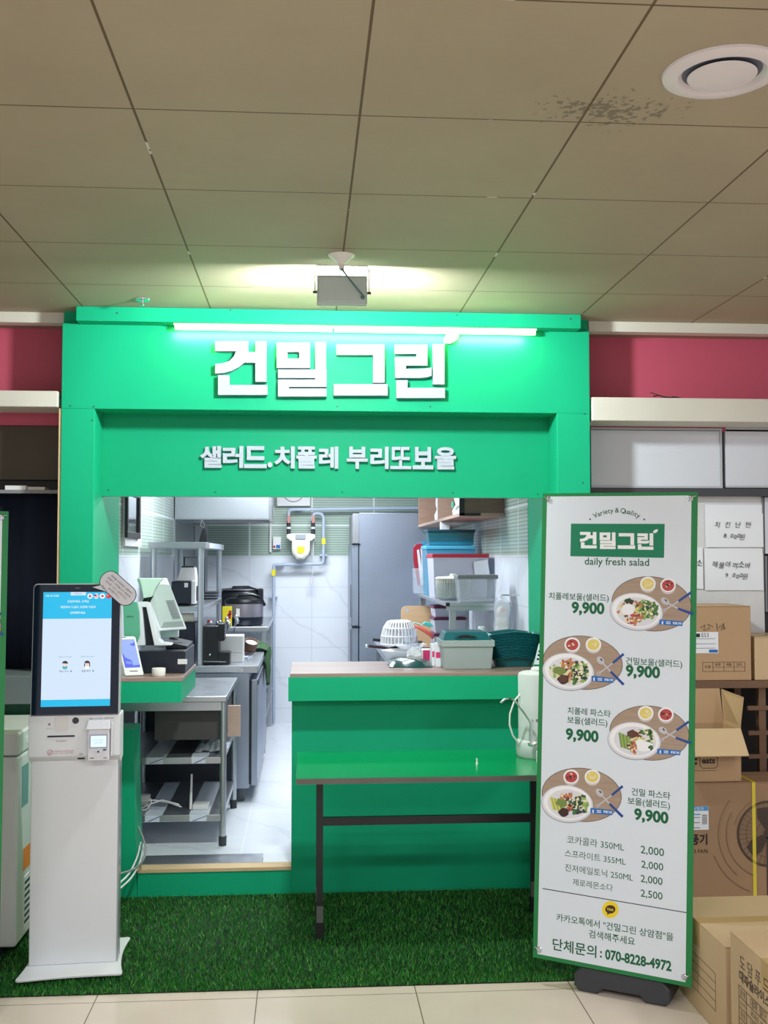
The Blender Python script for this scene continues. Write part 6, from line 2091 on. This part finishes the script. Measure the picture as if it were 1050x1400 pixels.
t = bin_('teal_box', 'clear teal box with a dark rim topmost of the container stack', 'container', at(585, 735, Y).x, at(649, 735, Y).x, Y, Y + .26, bz + .001, at(615, 724, Y).z, TEALC, mat('dark_teal_rim', (20, 70, 80), .4, var=0), .014, G_)
m = MB(); m.box(at(587, 739, Y).x, at(648, 739, Y).x, Y - .001 + .01, Y + .24, bz + .006, at(615, 735, Y).z); m.build('blue_content', mat('blue_content', (30, 130, 160), .5), t)
zt_ = at(615, 724, Y).z
o = MB().box(at(603, 718, 7.45).x, at(615, 718, 7.45).x, 7.45, 7.52, zt_ + .001, at(610, 713, 7.45).z).build('white_carton', WHITE, bevel=.002); tag(o, 'small white carton on top of the teal box under the wall cabinet', 'box')
# bin holding chopping boards at the left end of the shelf
Y = 7.70
hx0, hx1 = at(566, 790, Y).x, at(585, 790, Y).x
t = bin_('board_holder', 'clear bin full of coloured chopping boards at the end of the shelf', 'bin', hx0, hx1 + .04, Y, Y + .14, SZ, at(575, 777, Y).z, CLEAR, None, 0, G_, .006)
def board(px, mt, label, y):
    m = MB(); m.prism([at(x, y_, y) for x, y_ in px], (0, .006, 0))
    b0 = m.build('chopping_board', mt, bevel=.002)
    tag(b0, label, 'chopping board', 'chopping boards in the clear bin')
board([(565, 748), (569, 744), (577, 743), (578, 748), (576, 800), (571, 800), (565, 765)], REDP, 'red chopping board leaning in the clear bin', 7.79)
board([(570, 752), (573, 751), (581, 800), (575, 800)], WPLAST, 'left white chopping board in the clear bin', 7.76)
board([(575, 750), (579, 749), (585, 800), (579, 800)], WHITE, 'right white chopping board in the clear bin', 7.74)
board([(576, 741), (586, 740), (587, 775), (586, 800), (580, 800), (579, 760)], mat('sky_blue_board', (60, 160, 206), .4, var=.02), 'blue chopping board in the clear bin', 7.80)
# purple lidded boxes below the shelf
Y = 6.95
zs_ = [WT + .0005, at(615, 866, Y).z, at(615, 844, Y).z, at(615, 828, Y).z]
PURP = mat('purple_lid', (96, 30, 66), .4, var=.03)
for k in range(3):
    bin_('purple_lid_box', ['lowest', 'middle', 'topmost'][k] + ' frosted box with a purple lid in the stack under the shelf', 'container', at(594, 850, Y).x, at(637, 850, Y).x, Y, Y + .24, zs_[k], zs_[k + 1] - .001, FROST, PURP, .014, 'purple lidded boxes under the shelf', .008)
# cutting board leaning on the rear shelf post
CBM = Matrix.Translation((at(572, 870, 7.62).x, 7.64, WT + .003)) @ Matrix.Rotation(R_(-14), 4, 'X')
m = MB(CBM)
h_ = (at(572, 829, 7.70).z - WT) / math.cos(R_(14))
w_ = (at(594, 840, 7.66).x - at(550, 840, 7.66).x) / 2
m.prism(rrect(-w_, w_, 0, h_, .008, .04, 0), (0, .018, 0))
cb = thing('wooden_board', 'wooden chopping board with a hang hole leaning behind the dish pile', 'chopping board', (at(572, 870, 7.62).x, 7.64, WT))
m.build('board', BOARDW, cb, bevel=.003)
m = MB(CBM); m.cyl((-w_ + .045, -.001, h_ - .035), (-w_ + .045, -.0002, h_ - .035), .012, n=18); m.build('hang_hole', mat('light_hole', (170, 176, 196), .5, var=0), cb)
# dish pile
def pan(x, y, z, r, hx, lab, hm, tip=None):
    t = thing('frying_pan', lab, 'frying pan', (x, y, z), group='frying pans in the dish pile')
    MB().lathe([(.0001, .001), (r * .8, .001), (r, .035), (r + .003, .035), (r * .82, -.002 + .004), (.0001, .004)], (x, y, z), 32).build('pan_body', BLACKP, t, smooth=True)
    m = MB(); m.tube([(x - r, y, z + .03), (x - r - .05, y - .01, z + .04), (x - r - hx, y - .02, z + .05)], [.009, .011, .010], 10); hd = m.build('pan_handle', hm, t, smooth=True)
    if tip:
        m = MB(); m.ball((x - r - hx - .010, y - .021, z + .051), .011, 1.6, 1, 1); m.build('handle_tip', CHROME, hd, smooth=True)
pan(.70, 7.44, WT + .001, .13, .14, 'lower frying pan with a brown handle under the white basket', mat('brown_handle', (60, 36, 40), .4, var=0), True)
pan(.70, 7.44, WT + .045, .11, .13, 'upper frying pan with a black handle under the white basket', BLACKP)
WBK = thing('white_basket', 'white slotted plastic basket upside down on the dish pile', 'basket', (.63, 7.10, WT))
zb0, zb1 = WT + .09, at(545, 849, 7.1).z
cbx = at(546, 870, 7.1).x
m = MB()
hB = zb1 - zb0
prof = [(.122, 0), (.118, hB * .35), (.104, hB * .7), (.08, hB * .95), (.06, hB)]
for k in range(30):
    a = 2 * math.pi * k / 30
    m.tube([(cbx + r_ * math.cos(a), 7.12 + r_ * math.sin(a), zb0 + z) for r_, z in prof], .0045, 6)
for r_, z in prof:
    m.tube([(cbx + r_ * math.cos(k * math.pi / 16), 7.12 + r_ * math.sin(k * math.pi / 16), zb0 + z) for k in range(32)], .005, 6, True)
m.lathe([(.06, hB), (.0001, hB + .002)], (cbx, 7.12, zb0), 24)
m.build('basket', WPLAST, WBK, smooth=True)
m = MB(); m.lathe([(.0001, .0), (.112, 0), (.108, hB * .3), (.096, hB * .65), (.072, hB * .9), (.0001, hB * .93)], (cbx, 7.12, zb0), 28); m.build('inner_bowl', mat('pale_inner_bowl', (206, 208, 214), .5), WBK, smooth=True)
def plate(x, y, z, r, h, lab, mt, name='white_plate'):
    o = MB().lathe([(.0001, .0005), (r * .6, .0005), (r * .66, .004), (r, h), (r + .003, h), (r * .68, .001 + .008), (.0001, .006)], (x, y, z), 36).build(name, mt, smooth=True)
    tag(o, lab, 'dish', 'dishes in the dish pile')
plate(at(551, 882, 6.92).x, 6.90, WT + .012, .135, .055, 'white serving bowl at the front of the dish pile', WPLAST, 'white_bowl')
plate(at(562, 874, 6.85).x, 6.90, WT + .075, .11, .03, 'clear plastic bowl lid tilted on the white serving bowl', CLEAR, 'clear_dish')
o = MB().lathe([(.0001, 0), (.036, 0), (.044, .085), (.047, .085), (.039, .003), (.0001, .004)], (at(560, 866, 7.02).x, 7.0, WT + .11), 24).build('clear_cup', CLEAR, smooth=True); tag(o, 'clear plastic cup standing among the piled dishes', 'cup')
o = MB().lathe([(.0001, .0), (.085, .0), (.105, .05), (.108, .05), (.09, .004), (.0001, .004)], (.80, 7.05, WT + .012), 28).build('dark_bowl', mat('dark_brown_bowl', (54, 40, 48), .4), smooth=True); tag(o, 'dark brown bowl right of the white basket', 'bowl')
pl_ = [at(567, 856, 6.98), at(573, 858, 6.97), at(582, 863, 6.96), at(589, 868, 6.95), at(592, 873, 6.95)]
m = MB(); m.tube(pl_, [.008, .012, .014, .013, .010], 10); o = m.build('orange_spatula', mat('coral_plastic', (214, 96, 80), .4, var=.02), smooth=True); tag(o, 'coral orange spatula handle lying across the dish pile', 'spatula')
m = MB(); m.prism([at(x, y, 7.06) for x, y in ((577, 853), (582, 850), (590, 852), (593, 857), (585, 857))], (0, .02, 0)); o = m.build('mint_scoop', mat('mint_plastic', (92, 214, 206), .35, var=.02), bevel=.004); tag(o, 'mint plastic scoop on top of the dish pile', 'scoop')
m = MB(); m.tube([at(565, 853, 7.03), at(567, 851.5, 7.03), at(572, 853, 7.03), at(577, 855, 7.03)], .005, 8); o = m.build('mint_spoon', mat('pale_mint', (176, 226, 214), .35, var=.02), smooth=True); tag(o, 'pale mint spoon beside the mint scoop', 'spoon')
o = MB().box(.545, .72, 6.35, 6.78, WT + .0005, WT + .012).build('clear_sheet', mat('cloudy_plastic', (200, 208, 222), .2, var=.06, alpha=.8), bevel=.004); tag(o, 'flat cloudy plastic tray at the left corner of the prep table', 'tray')

# ---- things on the serving counter
CZt = CT + .0006
m = MB()
n1, n2 = 16, 8
gx0, gx1 = at(531, 903, 5.56).x, at(589, 903, 5.56).x
vs = []
for j in range(n2 + 1):
    for i in range(n1 + 1):
        u, v = i / n1, j / n2
        env = (1 - abs(2 * u - 1) ** 4) * (1 - abs(2 * v - 1) ** 3)
        vs.append((gx0 + (gx1 - gx0) * u, 5.47 + .20 * v + .015 * math.sin(u * 7), CZt + .004 + .028 * env + .016 * abs(u - .5) * 2 * v + .008 * math.sin(u * 11 + v * 5) * env))
vb = [(x, y, CZt) for x, y, z in vs]
k0 = len(vs)
m.add(vs + vb, [(j * (n1 + 1) + i, j * (n1 + 1) + i + 1, (j + 1) * (n1 + 1) + i + 1, (j + 1) * (n1 + 1) + i) for j in range(n2) for i in range(n1)] +
      [(k0 + (j + 1) * (n1 + 1) + i, k0 + (j + 1) * (n1 + 1) + i + 1, k0 + j * (n1 + 1) + i + 1, k0 + j * (n1 + 1) + i) for j in range(n2) for i in range(n1)] +
      [(i, k0 + i, k0 + i + 1, i + 1) for i in range(n1)])
o = m.build('green_pouch', mat('dark_green_foil', (20, 74, 70), .25, var=.1), smooth=True); tag(o, 'flat dark green pouch lying on the wooden counter top', 'pouch')
m = MB(); m.ball((at(569, 891, 5.76).x, 5.77, CZt + .036), .046, 1.0, .6, .82)
for v in m.v:
    v += Vector((rp.uniform(-.011, .011), rp.uniform(-.009, .009), rp.uniform(-.011, .011))); v.z = max(v.z, CZt)
o = m.build('white_wrapper', WHITE); tag(o, 'crumpled white wrapper behind the green pouch on the counter', 'wrapper')
PINK = mat('pink_print', (214, 44, 110), .5, var=.03)
tp_ = thing('tissue_pack', 'white and pink tissue pack behind the green pouch on the counter', 'tissue pack', (at(582, 893, 5.70).x, 5.72, CT))
x0, x1, z0, z1 = pext(578, 888, 590, 899, 5.70)
MB().box(x0, x1 + .004, 5.70, 5.79, CZt, z1).build('pack', WPLAST, tp_, bevel=.006)
MB().box(x0 + .001, x1 - .006, 5.698, 5.70, CZt + .012, z1 - .004).build('pink_panel', PINK, tp_)
for k, (pa, pb) in enumerate(((590.5, 595), (595.5, 603))):
    Yk = 5.50 + .05 * (1 - k)
    x0, x1 = at(pa, 895, Yk).x, at(pb, 895, Yk).x
    zt_ = at(597, 881 - k, Yk).z
    t = thing('white_packet', ['left white and pink packet standing beside the grey bin', 'right white packet with a pink band standing beside the grey bin'][k], 'packet', ((x0 + x1) / 2, Yk + .05, CT), group='white and pink packets')
    m = MB(); m.hexa([(x0, Yk, CZt), (x1, Yk, CZt), (x1, Yk + .11, CZt), (x0, Yk + .11, CZt)], [(x0 + .002, Yk + .02, zt_), (x1 - .001, Yk + .02, zt_), (x1 - .001, Yk + .09, zt_), (x0 + .002, Yk + .09, zt_)])
    m.build('packet', WHITE, t, bevel=.002)
    m = MB(); m.M = None; sl = .02 / (zt_ - CZt)
    h1, h2 = .045, .075
    m.quad((x0 + .003, Yk + sl * h1 - .0006, CZt + h1), (x1 - .003, Yk + sl * h1 - .0006, CZt + h1), (x1 - .003, Yk + sl * h2 - .0006, CZt + h2), (x0 + .003, Yk + sl * h2 - .0006, CZt + h2))
    m.build('pink_band', PINK, t)
# grey bin with teal lid
bY = 5.37
x0, x1 = at(608, 900, bY).x, at(672, 900, bY).x
zt_ = at(640, 876, bY).z
gb = thing('grey_bin', 'grey ribbed plastic bin with a dark teal lid on the counter', 'bin', ((x0 + x1) / 2, bY + .1, CT))
MB().tray((x0 + x1) / 2, bY + .11, CZt, zt_, x1 - x0, .20, x1 - x0 + .024, .224, .004).build('bin_body', GREYBIN, gb, bevel=.003)
xc, yc = (x0 + x1) / 2, bY + .11
W_, D_ = (x1 - x0 + .024) / 2 + .004, .116
m = MB()
m.box(xc - W_, xc + W_, yc - D_, yc - D_ + .006, zt_ - .030, zt_ + .002); m.box(xc - W_, xc + W_, yc + D_ - .006, yc + D_, zt_ - .030, zt_ + .002)
m.box(xc - W_, xc - W_ + .006, yc - D_ + .006, yc + D_ - .006, zt_ - .030, zt_ + .002); m.box(xc + W_ - .006, xc + W_, yc - D_ + .006, yc + D_ - .006, zt_ - .030, zt_ + .002)
m.build('bin_rim', GREYBIN, gb, bevel=.002)
m = MB()
lx0, lx1 = xc - W_ + .008, xc + W_ - .026
m.hexa([(lx0, yc - D_ + .012, zt_ - .006), (lx1 + .016, yc - D_ + .012, zt_ - .006), (lx1 + .016, yc + D_ - .012, zt_ - .006), (lx0, yc + D_ - .012, zt_ - .006)],
       [(lx0 + .016, yc - D_ + .05, zt_ + .040), (lx1 - .006, yc - D_ + .05, zt_ + .040), (lx1 - .012, yc + D_ - .03, zt_ + .044), (lx0 + .016, yc + D_ - .03, zt_ + .044)])
ld = m.build('bin_lid', TEAL, gb, bevel=.006)
sl = Vector((0, .038, .046)).normalized()
c = Vector((xc - .005, yc - D_ + .029, zt_ + .0155))
nn_ = Vector((0, -.046, .038)).normalized()
m = MB(); m.prism([c + VX * (.05 * math.cos(R_(a))) + sl * (.010 * math.sin(R_(a)) + (.004 if abs(math.cos(R_(a))) < .5 else 0)) + nn_ * .0012 for a in range(0, 360, 20)], nn_ * .0008)
m.build('lid_grip_hole', BLACKP, ld)
m = MB(); m.tube([c + VX * (.058 * math.cos(R_(a))) + sl * (.017 * math.sin(R_(a))) + nn_ * .002 for a in range(190, 351, 10)], .0035, 6); m.build('lid_grip_rim', TEAL, ld, smooth=True)
o = thing('white_bottle', 'white plastic bottle cap showing behind the grey bin', 'bottle', (at(659, 862, 5.66).x, 5.68, CT))
p = at(659, 857, 5.66)
MB().lathe([(.0001, .0006), (.032, .0006), (.034, .006), (.034, p.z - CT - .07), (.026, p.z - CT - .055), (.017, p.z - CT - .05)], (p.x, 5.68, CT), 24).build('bottle_body', WPLAST, o, smooth=True)
MB().lathe([(.0175, p.z - CT - .05), (.018, p.z - CT - .002), (.016, p.z - CT), (.0001, p.z - CT)], (p.x, 5.68, CT), 20).build('bottle_cap', WHITE, o, smooth=True)
# stack of teal trays with waved rims
def tray_mesh():
    m = MB()
    W1, D1, W0, D0, H = .136, .105, .105, .078, .042
    n = 48
    def ring(wx, dy, z, wave):
        o = []
        for k in range(n):
            t = 2 * math.pi * k / n
            c, s = math.cos(t), math.sin(t)
            e = 0.35
            x = math.copysign(abs(c) ** e, c) * wx; y = math.copysign(abs(s) ** e, s) * dy
            o.append((x, y, z + wave * (math.cos(x / wx * math.pi * 1.0) * .5 + .5) * (1 if abs(s) > .6 else 0)))
        return o
    wv = .014
    R = [ring(W0, D0, 0, 0), ring(W1 - .015, D1 - .015, H - .004, wv), ring(W1 + .001, D1 + .001, H - .001, wv), ring(W1 - .003, D1 - .003, H + .003, wv), ring(W1 - .013, D1 - .013, H + .003, wv), ring(W0 - .003, D0 - .003, .003, 0)]
    vs = sum(R, [])
    fs = [tuple(range(n - 1, -1, -1)), tuple(range(5 * n, 6 * n))]
    for a in range(5):
        for k in range(n):
            fs.append((a * n + k, a * n + (k + 1) % n, (a + 1) * n + (k + 1) % n, (a + 1) * n + k))
    m.add(vs, fs)
    return m
tY = 5.535
txc = at(701, 900, tY).x
t0 = tray_mesh().build('serving_tray', TEAL, smooth=True)
t0.location = (txc, tY, CT + .001)
for k in range(17):
    o = t0 if k == 0 else t0.copy()
    if k: COL.objects.link(o)
    o.location = (txc + random.uniform(-.0015, .0015), tY + random.uniform(-.001, .001), CT + .001 + k * .0078)
    s = .86 + .15 * k / 16
    o.scale = (s, s * .95, 1)
    tag(o, 'dark teal plastic serving tray nested in the tall stack on the counter', 'tray', 'teal serving trays in the tall stack')
# bag on the right wall, leaflet
pb_ = thing('plastic_bag', 'clear plastic bag with white and pink contents hanging by the right kitchen wall', 'plastic bag', at(686, 862, 6.02))
m = MB()
prof_ = [(817, 5), (822, 9.5), (830, 11), (845, 10), (858, 11.5), (868, 10), (872, 5)]
rings = []
for py, hw in prof_:
    c = at(686, py, 6.06); rr = hw * 6.06 / FPX
    rings.append([(c.x + rr * math.cos(2 * math.pi * k / 20), 6.06 + .05 * math.sin(2 * math.pi * k / 20), c.z) for k in range(20)])
m.add(sum(rings, []), [(a * 20 + k, a * 20 + (k + 1) % 20, (a + 1) * 20 + (k + 1) % 20, (a + 1) * 20 + k) for a in range(len(rings) - 1) for k in range(20)])
m.build('bag_film', mat('bag_film', (226, 230, 238), .12, alpha=.35, var=0), pb_, smooth=True)
m = MB()
for py, hw in ((838, 7), (850, 8), (862, 9)):
    c = at(686, py, 6.06); m.ball(c, .036, hw / 8.0, .9, 1.1)
m.build('bag_content', mat('bag_content', (232, 222, 220), .6, var=.06, scale=20), pb_, smooth=True)
c = at(688, 833, 6.02); m = MB(); m.ball((c.x, 6.02, c.z), .014, 1.2, .4, .8); m.build('pink_mark', mat('faded_pink', (226, 170, 160), .6, var=0), pb_)
hk = MB(); c = at(686, 816, 6.06); hk.tube([(1.219, 6.06, c.z + .01), (c.x, 6.06, c.z + .01), (c.x - .005, 6.06, c.z - .003)], .004, 8); hk.build('hook', CHROME, pb_)
lf_ = thing('leaflet', 'white and teal leaflet leaning on the right jamb behind the tray stack', 'leaflet', (1.19, 5.36, CT))
q = [at(728, 911, 5.32), at(741, 917, 5.32), at(745, 880, 5.36), at(736.5, 880, 5.36)]
q[0].z = CT + .002; q[1].z = CT + .002
q[1].x = min(q[1].x, 1.217); q[2].x = min(q[2].x, 1.217)
m = MB(); m.prism(q, (0, .002, 0)); m.build('sheet', WHITE, lf_)
m = MB(); m.prism([q[0] + Vector((.001, -.001, .004)), q[1] + Vector((-.001, -.001, .004)), q[1].lerp(q[2], .2) + Vector((-.001, -.001, 0)), q[0].lerp(q[3], .2) + Vector((.001, -.001, 0))], (0, -.0005, 0)); m.build('teal_band', mat('teal_print', (24, 120, 100), .5, var=0), lf_)
m = MB()
for k, f in enumerate((.40, .55, .7)):
    c = q[0].lerp(q[3], f).lerp(q[1].lerp(q[2], f), .35); m.ball(c + Vector((0, -.001, 0)), .006, 1, .3, 1)
m.build('dots', INK, lf_)

# ---- wall cabinet on the right
wc = thing('wall_cabinet', 'open wooden wall cabinet high on the right kitchen wall', 'cabinet', (1.07, 7.7, 1.89))
WX0 = at(628, 700, 6.52).x
wz0 = at(660, 706, 6.52).z
MB().box(WX0, 1.218, 6.52, 8.95, wz0, wz0 + .02).build('bottom_board', WOODC, wc)
MB().box(WX0, 1.218, 6.52, 8.95, 2.38, 2.40).build('top_board', WOODC, wc)
MB().box(WX0 + .001, 1.218, 6.522, 6.542, wz0 + .02, 2.38).build('side_board', WOODD, wc)
for y in (7.62, 8.93): MB().box(WX0, 1.218, y - .02, y, wz0 + .02, 2.38).build('divider', WOODC, wc)
MB().box(1.19, 1.215, 6.542, 8.91, wz0 + .02, 2.38).build('back_board', WOODC, wc)
m = MB()
a = WX0 + .002
m.box(a, a + .03, 6.517, 6.5195, wz0 + .006, wz0 + .12); m.box(a - .002, a + .13, 6.517, 6.5195, wz0 + .004, wz0 + .020)
m.build('corner_bracket', BLACKM, wc)
def bag(y, label, w, h, mark):
    t = thing('carrier_bags', label, 'bags', (WX0 + .1, y, wz0 + .02), group='white bags in the wall cabinet')
    m = MB()
    rr_ = random.Random(int(y * 100))
    rings = []
    for k in range(9):
        f = k / 8
        rad = (1 - .35 * f) * (.9 + .1 * math.sin(k * 2.2))
        rings.append([(WX0 + .12 + .105 * rad * math.cos(2 * math.pi * i / 22) * rr_.uniform(.92, 1.0), y + w * rad * math.sin(2 * math.pi * i / 22) * rr_.uniform(.9, 1.05), wz0 + .022 + h * f) for i in range(22)])
    m.add(sum(rings, []), [(a_ * 22 + k, a_ * 22 + (k + 1) % 22, (a_ + 1) * 22 + (k + 1) % 22, (a_ + 1) * 22 + k) for a_ in range(8) for k in range(22)] + [tuple(range(21, -1, -1)), tuple(range(8 * 22, 9 * 22))])
    m.build('bag', WHITE, t, smooth=True)
    if mark:
        m = MB(); m.box(WX0 + .010, WX0 + .014, y - .12, y - .02, wz0 + .07, wz0 + .11); m.build('teal_mark', mat('teal_bag_print', (20, 140, 110), .5, var=0), t)
bag(6.98, 'white carrier bags with a teal mark in the near cabinet compartment', .26, .30, True)
bag(8.02, 'white bags stacked in the far cabinet compartment', .20, .34, False)
